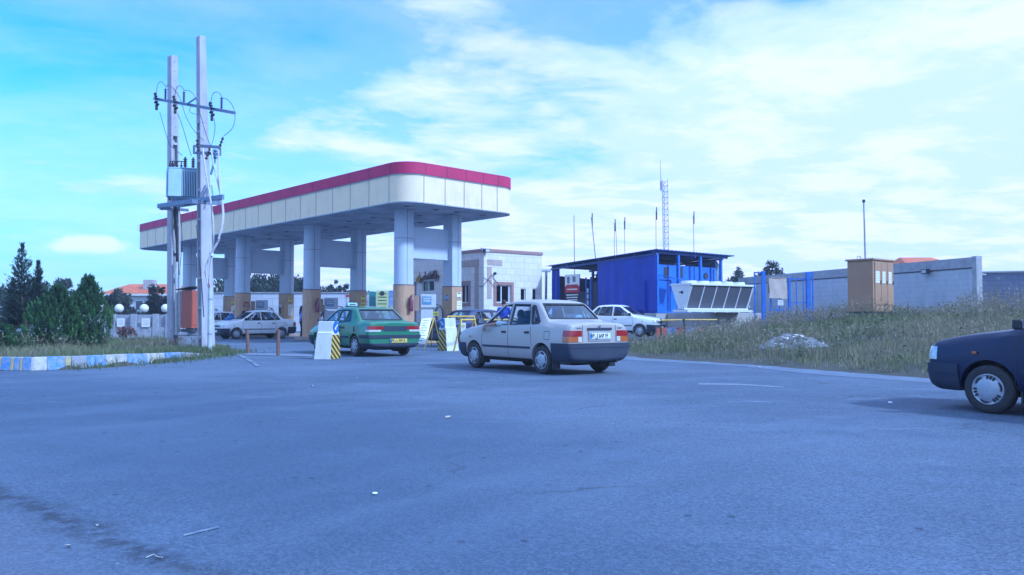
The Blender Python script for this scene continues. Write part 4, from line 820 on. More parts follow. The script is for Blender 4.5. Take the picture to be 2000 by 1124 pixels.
for j, (ya, yb_) in enumerate(((0, RL),)):
    ra = [(b.v((RW*i/n, ya, rz_(RW*i/n, ya)+.03*(i % 2))), b.v((RW*i/n, yb_, rz_(RW*i/n, yb_)+.03*(i % 2))), b.v((RW*i/n, ya, rz_(RW*i/n, ya)+.03*(i % 2)-.025)), b.v((RW*i/n, yb_, rz_(RW*i/n, yb_)+.03*(i % 2)-.025))) for i in range(n+1)]
    for A_, B_ in zip(ra, ra[1:]):
        b.f([A_[0], B_[0], B_[1], A_[1]]); b.f([A_[2], A_[3], B_[3], B_[2]]); b.f([A_[0], A_[2], B_[2], B_[0]]); b.f([A_[1], B_[1], B_[3], A_[3]])
    b.f([ra[0][0], ra[0][1], ra[0][3], ra[0][2]]); b.f([ra[-1][0], ra[-1][2], ra[-1][3], ra[-1][1]])
b.build('roof', roofm, shed)
b = MB()
for y in np.linspace(.3, RL-.4, 7): b.bar((.1, y, rz_(.1, y)-.10), (RW-.25, y, rz_(RW-.25, y)-.10), .06, .10)
for x in (.22, RW*.5, RW-.9): b.bar((x, .1, rz_(x, .1)-.20), (x, RL-.2, rz_(x, RL-.2)-.20), .07, .10)
b.build('roof_frame', roofm, shed)
pb = zb
for x in (1283.5, 1325, 1368, 1408):
    l = sp(x, 560, 'y'); b = MB(); zt_ = rz_(l.x, .25)-.16; b.box((l.x, .25, (pb+zt_)/2), (.13, .13, zt_-pb)); b.build('post', blue, shed, bevel=.006)
for yy in (RL*.5, RL-.5): b = MB(); zt_ = rz_(.3, yy)-.2; b.box((.35, yy, (pb+zt_)/2), (.12, .12, zt_-pb)); b.build('post', blue, shed)
for xx in (RW*.5, RW-.9): b = MB(); zt_ = rz_(xx, RL-.5)-.2; b.box((xx, RL-.5, (pb+zt_)/2), (.12, .12, zt_-pb)); b.build('post', blue, shed)
tarp = mat('blue_tarp', (.008, .055, .42), .5, col2=(.007, .04, .33), scale=1.2, bump=.3, bscale=6)
def curtain(name, pa, pb_, zt0, zt1, zb0, amp, folds, m, parent, n=70, rows=14, th=.02, **kw):
    b = MB(); pa, pb_ = Vector(pa), Vector(pb_); nn = (pb_-pa).cross(Vector((0, 0, 1))).normalized(); g = []
    for j in range(rows+1):
        t = j/rows; row = []
        for i in range(n+1):
            s_ = i/n; o_ = amp*(.25+.75*(1-t))*math.sin(s_*folds*6.283+.9*math.sin(s_*9)+.5*t)+amp*.6*math.sin(s_*3.1+2*t); zt_ = zt0+(zt1-zt0)*s_
            p = pa.lerp(pb_, s_)+nn*o_; p.z = zb0+(zt_-zb0)*t; row.append(b.v(p))
        g.append(row)
    for j in range(rows):
        for i in range(n): b.f([g[j][i], g[j][i+1], g[j+1][i+1], g[j+1][i]])
    o = b.build(name, m, parent, smooth=80); s_ = o.modifiers.new('s', 'SOLIDIFY'); s_.thickness = th; return o
lt = sp(1168, 560, 'x'); curtain('tarpaulin_wall', (.25, .20, 0), (.25, lt.y, 0), rz_(.25, .2)-.10, rz_(.25, lt.y)-.12, zb+.02, .028, 5.3, tarp, shed)
l1, l2 = sp(1090, 560, 'x'), sp(1075, 560, 'x'); curtain('bunched_curtain', (.28, l1.y, 0), (.28, min(l2.y, RL-.25), 0), rz_(.25, l1.y)-.15, rz_(.25, l2.y)-.18, zb-.2, .09, 5, tarp, shed, n=50)
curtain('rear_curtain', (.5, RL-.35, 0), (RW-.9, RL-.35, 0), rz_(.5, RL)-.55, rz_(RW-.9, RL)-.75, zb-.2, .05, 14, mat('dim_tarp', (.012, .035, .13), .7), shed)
# compressor housing inside, seen above the cooler
comp = thing('compressor_cabin', SM@Vector((0, 0, 0)), SA, 'bright blue steel compressor cabin under the shed roof', 'compressor')
cblu = mat('cabin_blue', (.012, .17, .66), .4, col2=(.010, .14, .56), scale=1.2); ct = sp(1340, 518, 'y').z
b = MB(); b.box((RW*.5+.05, 1.75, (zb+ct)/2), (RW-1.45, 2.0, ct-zb)); b.build('cabin', cblu, comp, bevel=.02)
for x0, x1 in ((1303, 1312), (1328, 1340)):
    l, r_ = sp(x0, 540, 'y'), sp(x1, 540, 'y'); b = MB(); b.box(((l.x+r_.x)/2+.35, .735, (sp(x0, 521, 'y').z+sp(x0, 541, 'y').z)/2), ((r_.x-l.x), .02, .55)); b.build('opening', dk, comp)
l = sp(1383, 537, 'y'); b = MB(); b.cyl((l.x+.45, .75, l.z-.03), (l.x+.45, .70, l.z-.03), .17, n=20); b.build('round_vent', dk, comp)
for x in (1352, 1362, 1394, 1400): l = sp(x, 540, 'y'); b = MB(); b.box((l.x+.4, .73, (zb+ct)/2), (.05, .04, ct-zb-.1)); b.build('rib', blue, comp)
b = MB(); aw = [sp(1283, 538, 'y'), sp(1318, 545, 'y')]; z_ = aw[0].z; vs = [(aw[0].x+.05, .15, z_), (aw[1].x+.2, .15, z_-.18), (aw[1].x+.25, -.55, z_-.33), (aw[0].x+.4, -.45, z_-.15)]; b.slab(vs, (0, 0, .03)); b.build('side_awning', blue, shed)
# side frame door under the awning
b = MB(); dl_, dr_ = sp(1285, 560, 'y').x, sp(1308, 560, 'y').x; zt_ = sp(1300, 548, 'y').z
for x in (dr_,): b.box((x, .2, (zb+zt_)/2), (.06, .06, zt_-zb))
b.box(((dl_+dr_)/2, .2, zt_), (dr_-dl_, .06, .06)); b.box(((dl_+dr_)/2, .2, zb+.06), (dr_-dl_, .06, .06)); b.build('door_frame', blue, shed)
b = MB(); b.box(((dl_+dr_)/2, .8, (zb+zt_)/2), (dr_-dl_+.8, .05, zt_-zb)); b.build('inner_panel', tarp, shed)
# curved ribbed cover at the right end
o = thing('tarpaulin_cover', SM@Vector((RW-.55, .9, 0)), SA, 'curved grey-blue ribbed cover at the right end of the shed', 'cover'); b = MB(); pr = []
hgt = sp(1415, 508, 'y').z
for k in range(9):
    a = R(90-85*k/8); pr.append((.05+.75*math.cos(a), zb+.6+(hgt-zb-.6)*math.sin(a)))
for (x0, z0), (x1, z1) in zip(pr, pr[1:]): b.slab([(x0, 0, z0), (x1, 0, z1), (x1, 2.2, z1), (x0, 2.2, z0)], (-.03, 0, -.03))
vs = [(.03, -.02, zb+.3)]+[(x, -.02, z) for x, z in pr]; b.slab(vs, (0, .02, 0)); b.build('sheet', mat('grey_blue_cover', (.16, .30, .44), .5, col2=(.12, .25, .38), scale=2), o)
b = MB(); [b.bar((.03, -.04, zb+.5), (x, -.04, z), .02) for x, z in pr[1:8:2]]; b.build('rib', steel, o)
# banner and tank in the open bay
bl, br_ = sp(1107, 560, 'x'), sp(1136, 560, 'x'); bt, bb_ = sp(1120, 537, 'x').z, sp(1120, 592, 'x').z; yc = (bl.y+br_.y)/2; w = bl.y-br_.y
ban = thing('banner', SM@Vector((.12, yc, bb_)), SA-R(90), 'black, red and white lettered banner in the open bay of the blue shed', 'banner'); h = bt-bb_
bk = mat('banner_black', (.03, .03, .06), .6); bre = mat('banner_red', (.55, .02, .05), .6)
b = MB(); b.box((0, 0, h/2), (w, .03, h)); b.build('backing', bk, ban); b = MB(); b.box((0, -.02, h*.79), (w*.97, .008, h*.40)); pb2 = b; pb2.mi = 1
b = MB(); b.box((0, -.026, h*.47), (w*.97, .006, h*.20)); b.box((0, -.026, h*.62), (w*.82, .004, h*.055)); b.build('red_field', bre, ban)
b = MB(); [b.box((0, -.018, h*(.28-.09*k)), (w*(.8-.07*k), .004, h*.035)) for k in range(3)]; b.box((0, -.031, h*.48), (w*.7, .003, h*.04)); b.build('lettering', paper, ban)
b = pb2; b.cyl((-w*.25, -.025, h*.86), (-w*.25, -.032, h*.86), w*.10, n=12); b.box((-w*.25, -.028, h*.75), (w*.16, .006, h*.12)); b.box((w*.13, -.028, h*.83), (w*.2, .006, h*.20)); b.cyl((w*.13, -.03, h*.86), (w*.13, -.036, h*.86), w*.07, n=12); b.build('white_field', [paper, gunm], ban)
tl, tr_ = sp(1143, 560, 'x'), sp(1166, 560, 'x'); tc = (tl.y+tr_.y)/2; tk = thing('pressure_tank', SM@Vector((.95, tc+.25, zb-.2)), SA, 'dark upright pressure tank standing left of the blue tarpaulin', 'tank')
tkm = mat('tank_dark', (.035, .05, .11), .35, .3); zt_ = sp(1155, 541, 'x').z-zb+.2; r0 = .42
b = MB(); b.lathe([(.05, 0), (r0*.6, .05), (r0, .25), (r0, zt_-.25), (r0*.6, zt_-.06), (.08, zt_)], n=24); b.build('vessel', tkm, tk, smooth=True)
b = MB(); b.cyl((0, 0, zt_), (0, 0, zt_+.12), .06, n=10); b.tube([(-.3, 0, zt_+.1), (0, 0, zt_+.14), (.35, 0, zt_+.16), (.4, 0, zt_-.3)], .035, 8); b.cyl((-.3, 0, zt_-.1), (-.3, 0, zt_+.16), .05, n=8); b.ball((.12, 0, zt_+.18), .07, 8, 6); b.build('pipework', darkmetal, tk)
for s_ in (-1, 1): b = MB(); b.box((-.55, .1+s_*.18, zt_*.5), (.06, .06, zt_)); b.build('stand', blue, tk)
for k in range(4): b = MB(); b.lathe([(.0, 0), (.05, 0), (.055, .2), (.03, .24), (0, .25)], (-.60, .1, .35+.32*k), n=10); b.build('filter_cup', wgrey, tk, smooth=True)
pr2 = thing('compressor_unit', SM@Vector((1.5, tc+1.2, zb-.2)), SA, 'dark machinery standing behind the banner inside the blue shed', 'machine'); b = MB(); b.box((0, 0, .7), (1.5, 1.2, 1.4)); b.build('housing', gunm, pr2, bevel=.03); b = MB(); b.cyl((-.3, -.3, 1.4), (-.3, -.3, 1.75), .2, n=12); b.tube([(.4, -.2, 1.4), (.4, -.2, 1.8), (-.5, -.2, 1.85)], .05, 8); b.build('pipework', darkmetal, pr2)
# plinth under shed and cooler
pm = mat('plinth_concrete', (.44, .42, .41), .85, col2=(.36, .35, .36), scale=2, dirt=(.26, .26, .30), damt=.4)
pln = thing('concrete_plinth', S0, SA, 'raised pale concrete plinth under the blue shed and the dry cooler', 'plinth')
b = MB(); b.box((RW/2-.2, RL/2, (zb-.02)/2), (RW-.2, RL+.2, zb-.02)); b.build('upper_slab', pm, pln, bevel=.02); b = MB(); cz0 = px(1345, 611, 35.6).z; b.box((RW*.52+.1, -1.55, cz0/2), (RW-.9, 2.8, cz0)); b.build('lower_slab', pm, pln, bevel=.02)
# red and blue painted kerb before the plinth
kr = mat('kerb_red', (.55, .12, .08), .75, col2=(.45, .13, .10), scale=5)
k0, k1 = gp(1288, 650, .5), gp(1420, 650, .5); b = MB(); p0, p1 = px(1282, 640, 33.6), px(1375, 640, 34.1); n = 5
for i in range(n):
    b.mi = i % 2; a_, c_ = p0.lerp(p1, i/n), p0.lerp(p1, (i+1)/n); b.box(((a_.x+c_.x)/2, (a_.y+c_.y)/2, .40), ((c_-a_).length-.01, .25, .50))
o = b.build('painted_kerb', [kr, kb]); tag(o, kind='structure')
rl = thing('pipe_rail', (0, 0, 0), 0, 'low yellowish pipe rail in front of the concrete plinth', 'rail'); b = MB(); b.tube([px(1290, 626, 33.3), px(1345, 625, 33.5), px(1400, 625, 33.8)], .03, 8); b.build('rail', yellow, rl)
for x in (1291, 1336): p = px(x, 625, 33.4); b = MB(); b.cyl((p.x, p.y, .3), (p.x, p.y, p.z+.05), .035, n=8); b.build('post', darkmetal, rl)
# ------------------------------------------------------------------ V-shaped dry cooler
G0 = px(1330, 600, 35.2); gzb = px(1335, 604, 35.2).z; gzt = px(1335, 556, 35.2).z; cw_ = mat('cooler_white', (.70, .72, .74), .4, col2=(.64, .66, .69), scale=2); coil = mat('coil_grey', (.13, .135, .17), .55, .2, col2=(.11, .115, .15), scale=60, stretch=(1, 1, .2))
GA = R(33); cool = thing('dry_cooler', (G0.x, G0.y, 0), GA, 'white V-shaped dry cooler with five fans on top', 'cooler'); GL = 4.15; gt_, gbw, gh = .62, .17, gzt-gzb
def vsec(x, w0, w1, z0, z1): return [(x, -w0, z0), (x, w0, z0), (x, w1, z1), (x, -w1, z1)]
b = MB(); b.slab(vsec(0, gbw, gt_, gzb, gzt), (.07, 0, 0)); b.build('end_plate', cw_, cool, bevel=.008); b = MB(); b.slab(vsec(GL-.07, gbw, gt_, gzb, gzt), (.07, 0, 0)); b.build('end_plate', cw_, cool, bevel=.008)
ex = .10; pw = (GL-.2)/5
for s_ in (-1, 1):
    for k in range(5):
        x0 = ex+pw*k+.02; x1 = x0+pw-.05
        b = MB(); b.slab([(x0, s_*(gbw+.02), gzb+.05), (x1, s_*(gbw+.02), gzb+.05), (x1, s_*(gt_-.03), gzt-.08), (x0, s_*(gt_-.03), gzt-.08)], (0, -s_*.05, 0)); b.build('coil_panel', coil, cool)
    b = MB()
    for k in range(6): x0 = ex+pw*k; b.bar((x0-.01, s_*(gbw+.02), gzb), (x0-.01, s_*(gt_-.02), gzt-.02), .05, .04)
    b.bar((0, s_*(gbw+.01), gzb+.01), (GL, s_*(gbw+.01), gzb+.01), .07, .06); b.build('side_frame', cw_, cool)
b = MB(); b.box((GL/2, 0, gzt-.0), (GL+.04, gt_*2+.08, .09)); b.build('top_deck', cw_, cool, bevel=.01)
for k in range(5):
    c = (ex+pw*(k+.5), 0, gzt+.045); b = MB(); b.lathe([(.36, 0), (.34, .13), (.335, .13), (.30, .13), (.30, .02), (.02, .02)], c, n=28); fn = b.build('fan_ring', cw_, cool, smooth=True)
    b = MB(); b.cyl((c[0], 0, c[2]+.13), (c[0], 0, c[2]+.155), .10, n=14); [b.bar((c[0], 0, c[2]+.14), (c[0]+.32*math.cos(R(a)), .32*math.sin(R(a)), c[2]+.14), .015) for a in range(0, 360, 60)]; b.build('fan_guard', darkmetal, fn)
b = MB(); b.cyl((-.012, -.08, gzb+gh*.68), (.0, -.08, gzb+gh*.68), .07, n=16); b.box((-.01, .03, gzb+gh*.69), (.01, .12, .05)); b.build('badge', ink, cool)
b = MB(); b.box((GL/2, 0, gzb-.08), (GL+.1, .9, .10)); 
for k in range(6): b.box((ex+pw*k, 0, (cz0+gzb-.13)/2), (.08, .9, gzb-.13-cz0))
b.build('base_frame', cw_, cool)
b = MB(); b.tube([(GL+.1, -.2, gzb+.1), (GL+.2, -.2, gzb+.3), (GL+.12, -.25, gzb+.55), (GL+.22, -.3, gzb+.8)], .03, 8); b.build('pipe', steel, cool)
# ------------------------------------------------------------------ antennas, lattice mast
rust = mat('rusty_post', (.22, .11, .085), .8, col2=(.16, .085, .07), scale=9, bump=.3)
am = mat('mast_brown', (.30, .24, .26), .7)
def rod(x0, y0, x1, y1, d, label, tip=0, w=.022):
    o = thing('vent_mast', (px(x1, y1, d).x, d, 0), 0, label, 'mast', 'thin masts behind the shed'); q = Vector(o.location); p = px(x0, y0, d)-q; bb = px(x1, y1, d)-q; b = MB(); low = bb+(bb-p)*(bb.z/(p.z-bb.z)); b.cyl(low, p, w, w*.8, n=6); b.build('pole', am, o)
    if tip: b = MB(); b.cyl(p+Vector((.05, 0, -.55)), p+Vector((.05, 0, .25)), .032, n=6); b.build('tip', darkmetal, o)
rod(1121, 421, 1122, 508, 47, 'leftmost thin brown mast over the blue shed', w=.03); rod(1155, 425, 1163, 503, 47, 'tilted thin mast, the leaning one over the blue shed', 1, w=.034)
rod(1200, 436, 1200, 499, 52, 'left of two thin masts standing close together over the shed', 1); rod(1202, 430, 1205, 498, 52, 'right of two thin masts standing close together over the shed')
rod(1219, 432, 1220.5, 496, 52, 'thin mast just right of the close pair', 1); rod(1281, 413, 1281.5, 489, 50, 'thin mast just left of the lattice tower', 1); rod(1354, 421, 1355.5, 494, 50, 'thin mast right of the lattice tower', 1)
d_ = 62; a = px(1293, 352, d_); c = px(1304, 352, d_); a2 = px(1297, 490, d_); c2 = px(1307, 490, d_); tw = thing('lattice_tower', (a2.x, d_, 0), 0, 'thin steel lattice tower with whip antenna behind the blue shed', 'tower'); q = Vector(tw.location); zt_ = a.z
ls = mat('lattice_steel', (.30, .32, .45), .6)
legs = [((0, 0, 0), a-q), (((c2-a2).x, 0, 0), c-q), (((c2-a2).x*.5, .4, 0), (a+c)/2-q+Vector((0, .4, 0)))]; legs = [(Vector(u), Vector(v)) for u, v in legs]
for u, v in legs: b = MB(); b.cyl(u, v, .022, n=5); b.build('leg', ls, tw)
b = MB(); n = 26
for k in range(n):
    for i in range(3):
        u, v = legs[i]; u2, v2 = legs[(i+1) % 3]; b.cyl(u.lerp(v, k/n), u2.lerp(v2, (k+1)/n), .014, n=4); b.cyl(u.lerp(v, k/n), u2.lerp(v2, k/n), .014, n=4)
b.build('bracing', ls, tw); t0, t1 = px(1291, 365, d_)-q, px(1290, 313, d_)-q; b = MB(); b.cyl(t0, t1, .03, .012, n=6); b.cyl(t0+Vector((0, 0, -.3)), t0+Vector((0, 0, .4)), .07, n=6); b.bar(t0, legs[0][1], .03); b.build('whip_antenna', ls, tw)
lp = thing('lamp_post', (px(1061, 600, 45.5).x, 45.5, 0), 0, 'grey lamp arm between the office building and the blue shed', 'lamp'); q = Vector(lp.location); b = MB(); b.cyl((.12, 0, 0), px(1067, 531, 45.5)-q, .07, n=8); b.build('pole', steel, lp); b = MB(); b.box(px(1064, 529, 45.5)-q, (.7, .2, .16)); b.build('lamp_head', wgrey, lp, bevel=.03)
# ------------------------------------------------------------------ twin utility poles with transformer
pc = mat('pole_concrete', (.46, .46, .50), .85, col2=(.36, .36, .41), scale=3.5, bump=.35, bscale=18, dirt=(.22, .21, .24), dscale=1.8, damt=.5, stretch=(1, 1, .4))
def upole(loc, h, rz, wb, wt, db, dt, label, solid_from=.72, tilt=0.0):
    """tapered concrete pole; its local y faces carry a recess crossed by rungs below the solid top"""
    o = thing('utility_pole', loc, rz, label, 'utility pole'); b = MB(); o.rotation_euler = (Matrix.Rotation(-tilt, 3, 'Y') @ Matrix.Rotation(rz, 3, 'Z')).to_euler()
    W = lambda t: wb+(wt-wb)*t; D = lambda t: db+(dt-db)*t
    def seg(z0, z1, x0, x1, y0, y1):
        vs = []
        for z in (z0, z1):
            t = z/h; w, d = W(t)/2, D(t)/2
            for a, c in ((x0, y0), (x1, y0), (x1, y1), (x0, y1)): vs.append(b.v((a*w, c*d, z)))
        for q in ((3, 2, 1, 0), (4, 5, 6, 7), (0, 1, 5, 4), (1, 2, 6, 5), (2, 3, 7, 6), (3, 0, 4, 7)): b.f([vs[i] for i in q])
    zs = h*solid_from; seg(zs, h, -1, 1, -1, 1); seg(0, zs, -1, -.56, -1, 1); seg(0, zs, .56, 1, -1, 1); seg(0, zs, -.56, .56, -.22, .22)
    z = .4
    while z < zs-.1: seg(z, z+.09, -.56, .56, -.93, .93); z += .92
    b.build('shaft', pc, o, bevel=.012)
    b = MB()
    z = zs+.3
    while z < h-.2: b.cyl((0, -(D(z/h)/2+.004), z), (0, -(D(z/h)/2-.02), z), .014, n=8); z += .32
    b.build('bolt_hole', darkmetal, o); return o
U1 = gp(403, 684, .07); U2 = gp(341, 675, .14); HT1 = px(392, 72, U1.y).z-.07; HT2 = px(337, 110, U2.y).z-.14
upole((U1.x, U1.y, .02), HT1+.05, R(-47), .38, .28, .42, .20, 'taller nearer concrete utility pole with a white conduit at its foot', tilt=math.atan((U1.x-px(392.5, 72, U1.y).x)/HT1))
upole((U2.x, U2.y, .08), HT2+.05, R(45), .36, .22, .40, .34, 'shorter farther concrete utility pole behind the red box', tilt=math.atan((U2.x-px(337, 110, U2.y).x)/HT2))
def P(x, y, k=.5): return px(x, y, U1.y+(U2.y-U1.y)*k)
D1, D2 = U1.y, U2.y
chan = mat('channel_steel', (.20, .27, .38), .55, .4, col2=(.15, .21, .31), scale=7)
ub = thing('transformer_platform', (0, 0, 0), 0, 'steel channel platform spanning both utility poles under the transformer', 'platform')
def beam(p, q, nm='beam', w=.14, h=.07): b = MB(); b.bar(p, q, h, w); b.build(nm, chan, ub, bevel=.005)
beam(px(309, 403, 25.6), px(436, 385, 22.6)); beam(px(316, 407, 27.3), px(431, 389, 24.6))
beam(px(313, 407, 25.7), px(367, 411, 27.6), w=.10); beam(px(374, 394, 22.9), px(430, 397, 23.9), w=.12); beam(px(352, 404, 26.9), px(384, 396, 23.2), w=.05); beam(px(330, 400, 26.2), px(378, 392, 24.0), w=.05)
for a_, c_ in (((409, 362), (396, 388)), ((402, 362), (391, 388)), ((413, 362), (417, 388))): b = MB(); b.bar(px(*a_, D1-.15), px(*c_, D1-.35), .035); b.build('brace', chan, ub)
trm = mat('transformer_paint', (.44, .64, .76), .4, col2=(.38, .57, .70), scale=3, dirt=(.25, .33, .40), damt=.35, dscale=2)
tl, tb = px(319, 384, 24.9), px(352, 384, 24.6); TA = R(-2); tz0, tz1 = px(335, 385, 24.7).z, px(335, 326, 24.7).z; tx0, tx1 = px(319, 350, 24.9).x, px(386, 350, 24.9).x
tf = thing('transformer', ((tx0+tx1)/2, 25.3, tz0), R(14), 'pale blue finned pole transformer between the two utility poles', 'transformer'); tw_, th_ = tx1-tx0-.04, tz1-tz0
b = MB(); b.box((0, 0, th_/2), (tw_*.80, .52, th_)); b.build('tank', trm, tf, bevel=.02)
b = MB()
for k in range(10):
    x = tw_*(-.02+.44*k/9); b.box((x, -.36, th_*.5), (.018, .20, th_*.88)); b.box((x, .33, th_*.5), (.018, .14, th_*.88))
for k in range(7): b.box((tw_*.44, -.24+.08*k, th_*.5), (.12, .012, th_*.88)); b.box((-tw_*.43, -.24+.08*k, th_*.5), (.12, .012, th_*.88))
b.build('fins', trm, tf)
b = MB(); b.box((-tw_*.24, -.36, th_*.5), (tw_*.38, .20, th_*.92)); b.box((-tw_*.50, 0, th_*.5), (.03, .56, th_*.92)); b.build('side_tank', trm, tf, bevel=.015)
b = MB(); b.box((0, -.02, th_+.015), (tw_*.92, .62, .03)); b.build('lid', trm, tf, bevel=.008); b = MB(); b.box((-tw_*.12, 0, -.07), (.5, .42, .14)); b.build('foot', chan, tf)
ins_d = mat('insulator_dark', (.035, .04, .07), .25, col2=(.05, .05, .09)); ins_b = mat('insulator_brown', (.10, .05, .05), .3)
def insulator(b, c, ax, L, r, n=5):
    c, ax = Vector(c), Vector(ax).normalized(); b.cyl(c, c+ax*L, r*.45, n=8)
    for k in range(n): q = c+ax*(L*(k+.5)/n); b.cyl(q, q+ax*(L/n*.42), r, r*.6, n=12)
for i in range(3): b = MB(); insulator(b, (-.02+.24*i, -.02, th_+.03), (0, 0, 1), .34, .075); b.cyl((-.02+.24*i, -.02, th_+.36), (-.02+.24*i, -.02, th_+.42), .03, n=8); b.build('bushing', ins_d, tf)
for i in range(4): b = MB(); insulator(b, (-.42+.13*i, .14, th_+.03), (0, 0, 1), .16, .05, 3); b.build('small_bushing', ins_d, tf)
TFM = Matrix.Translation(tf.location) @ Matrix.Rotation(R(14), 4, 'Z')
cbl = thing('transformer_leads', (0, 0, 0), 0, 'bundle of black cables looping from the transformer top down the farther pole', 'cables'); b = MB()
for i in range(4): s_ = TFM@Vector((-.42+.13*i, .14, th_+.18)); e_ = px(329+1.5*i, 345, D2-.35); b.tube([s_, s_+Vector((0, 0, .12)), (s_+e_)/2+Vector((0, 0, .32)), e_+Vector((0, 0, .25)), e_, px(330+i, 392, D2-.3)], .018, 6)
b.tube([px(343, 404, D2-.3), px(345, 440, D2-.28), px(346, 470, D2-.27), px(345, 516, D2-.25)], .035, 7); b.tube([px(340, 404, D2-.3), px(341, 440, D2-.28), px(346, 480, D2-.27), px(349, 540, D2-.25)], .03, 7)
b.build('cable', black, cbl, smooth=60)
cd = mat('conduit', (.50, .55, .60), .45, .2)
o = thing('conduit_pipes', (0, 0, 0), 0, 'pair of grey conduit pipes running down the farther utility pole', 'conduit'); b = MB(); b.cyl(px(345, 512, D2-.27), px(345, 655, D2-.27), .06, n=10); b.build('pipe', cd, o, smooth=True); b = MB(); b.cyl(px(351, 538, D2-.27), px(351, 640, D2-.27), .05, n=10); b.build('pipe', cd, o, smooth=True)
# crossarm with cut-outs and insulators
ca = thing('crossarm', (0, 0, 0), 0, 'steel crossarm near the top of both poles carrying insulators and cut-outs', 'crossarm'); A0, A1, A2 = px(301, 193, 26.0), px(384, 207, 24.4), px(459, 221, 22.9)
b = MB(); b.bar(A0, A2, .06, .09); b.build('arm', chan, ca, bevel=.006)
b = MB(); b.bar(px(365, 204, 24.6), px(384, 191, 23.9), .035); b.bar(px(407, 205, 23.6), px(417, 213, 23.6), .035); b.bar(px(328, 196, 25.5), px(352, 201, 25.5), .05); b.build('strut', chan, ca)
def arm_at(x): t = (x-301)/(459-301); return A0.lerp(A2, t)
def arm_px(x):
    lo, hi = 0.0, 1.0
    for _ in range(30):
        t = (lo+hi)/2; p = A0.lerp(A2, t); X = 1000+FOC*p.x/(p.y*math.cos(PITCH)+(p.z-CAMZ)*math.sin(PITCH)); lo, hi = (t, hi) if X < x else (lo, t)
    return A0.lerp(A2, lo)
for x in (323, 359, 432.5):
    c = arm_px(x)+Vector((0, 0, .05)); b = MB(); insulator(b, c, (0, 0, 1), .34, .048, 5); b.build('insulator', ins_d, ca)
for x in (306, 342, 413):
    c = arm_px(x); b = MB(); insulator(b, c+Vector((.02, -.18, .16)), (.35, -.15, -1), .26, .058, 3); b.bar(c+Vector((0, -.05, .02)), c+Vector((.02, -.18, .1)), .04); b.build('cut_out', ins_d, ca); b = MB(); insulator(b, c+Vector((.06, -.22, -.12)), (.5, 0, -1), .18, .075, 2); b.cyl(c+Vector((.10, -.22, -.26)), c+Vector((.10, -.22, -.42)), .045, n=8); b.build('fuse_holder', darkmetal, ca)
wr = mat('wire', (.06, .06, .09), .5)
wires = thing('overhead_wires', (0, 0, 0), 0, 'thin dark jumper wires looping round the crossarm insulators and down to the transformer', 'wires')
def loop(pts, ds, r=.009, m=wr, nm='wire', par=wires):
    q = [px(x, y, d) for (x, y), d in zip(pts, ds if isinstance(ds, (list, tuple)) else [ds]*len(pts))]; out = []
    for i in range(len(q)-1):
        p0, p1, p2, p3 = q[max(i-1, 0)], q[i], q[i+1], q[min(i+2, len(q)-1)]
        for t in (0, .25, .5, .75): out.append(.5*((2*p1)+(p2-p0)*t+(2*p0-5*p1+4*p2-p3)*t*t+(-p0+3*p1-3*p2+p3)*t**3))
    out.append(q[-1]); b = MB(); b.tube(out, r, 6); b.build(nm, m, par, smooth=80)
loop([(305, 185), (308, 166), (314, 160), (320, 164), (324, 171)], 25.8); loop([(341, 190), (344, 174), (350, 168), (356, 171), (359, 177)], 25.1); loop([(411, 205), (415, 186), (422, 180), (430, 184), (433, 190)], 23.6)
loop([(324, 171), (330, 166), (344, 180), (353, 196), (362, 225), (375, 250), (386, 263), (398, 275)], [25.7, 25.6, 25.3, 25.1, 24.8, 24.3, 23.6, 23.1]); loop([(359, 177), (370, 178), (381, 190), (390, 220), (401, 258), (411, 286)], [25, 24.8, 24, 23.2, 23, 22.9]); loop([(433, 191), (446, 196), (456, 211), (459, 232), (453, 252), (437, 266)], [23.4, 23.3, 23.1, 23, 22.9, 22.9])
loop([(312, 219), (320, 248), (330, 280), (341, 292), (356, 304)], [25.9, 25.8, 25.5, 25.3, 25.2]); loop([(347, 222), (356, 246), (366, 280), (374, 305)], [25.2, 25.1, 25, 25]); loop([(418, 232), (420, 250), (416, 275), (411, 286)], [23.5, 23.3, 23.1, 22.9]); loop([(374, 206), (370, 216), (376, 222), (388, 224)], [24.4, 24.3, 24, 23.2], .008)
loop([(346, 384), (352, 420), (356, 470), (352, 520)], [26.4, 26.5, 26.6, 26.6], .010)
# lower bracket with surge arresters and the pale cables
br = thing('pole_bracket', (0, 0, 0), 0, 'double steel bracket on the nearer utility pole holding the cable ends', 'bracket')
for y in (285.5, 299): b = MB(); b.bar(px(379, y, 23.2), px(430, y+3.5, 22.9), .05, .06); b.bar(px(384, y-1.5, 23.75), px(431, y+2, 23.5), .05, .06); b.build('rail', chan, br)
for x, y in ((379, 285), (430, 288.5)): b = MB(); b.bar(px(x, y, 23.1), px(x, y+16, 23.1), .05); b.build('end_bar', chan, br)
for k, (x, y) in enumerate(((385, 272), (411, 288), (436, 268))):
    b = MB(); q = px(x, y, 22.95); insulator(b, q, (.12 if k < 1 else -.35, 0, -1), .38, .05, 4); b.build('cable_end', ins_b, br)
b = MB(); q = px(420, 312, 23.3); insulator(b, q, (0, 0, 1), .30, .09, 3); b.bar(q+Vector((0, 0, -.02)), q+Vector((-.12, 0, -.45)), .05); b.build('support_insulator', mat('insulator_blue', (.13, .30, .45), .35), br)
wc = mat('pale_cable', (.62, .60, .63), .45); cbs = thing('power_cables', (0, 0, 0), 0, 'three pale thick cables hanging down the nearer utility pole into the ground conduit', 'cables')
loop([(396, 290), (401, 330), (408, 372), (414, 410), (417, 450), (416, 490), (411, 520), (409, 560)], [22.95, 22.9, 22.9, 22.85, 22.85, 22.9, 22.9, 22.95], .026, wc, 'cable', cbs)
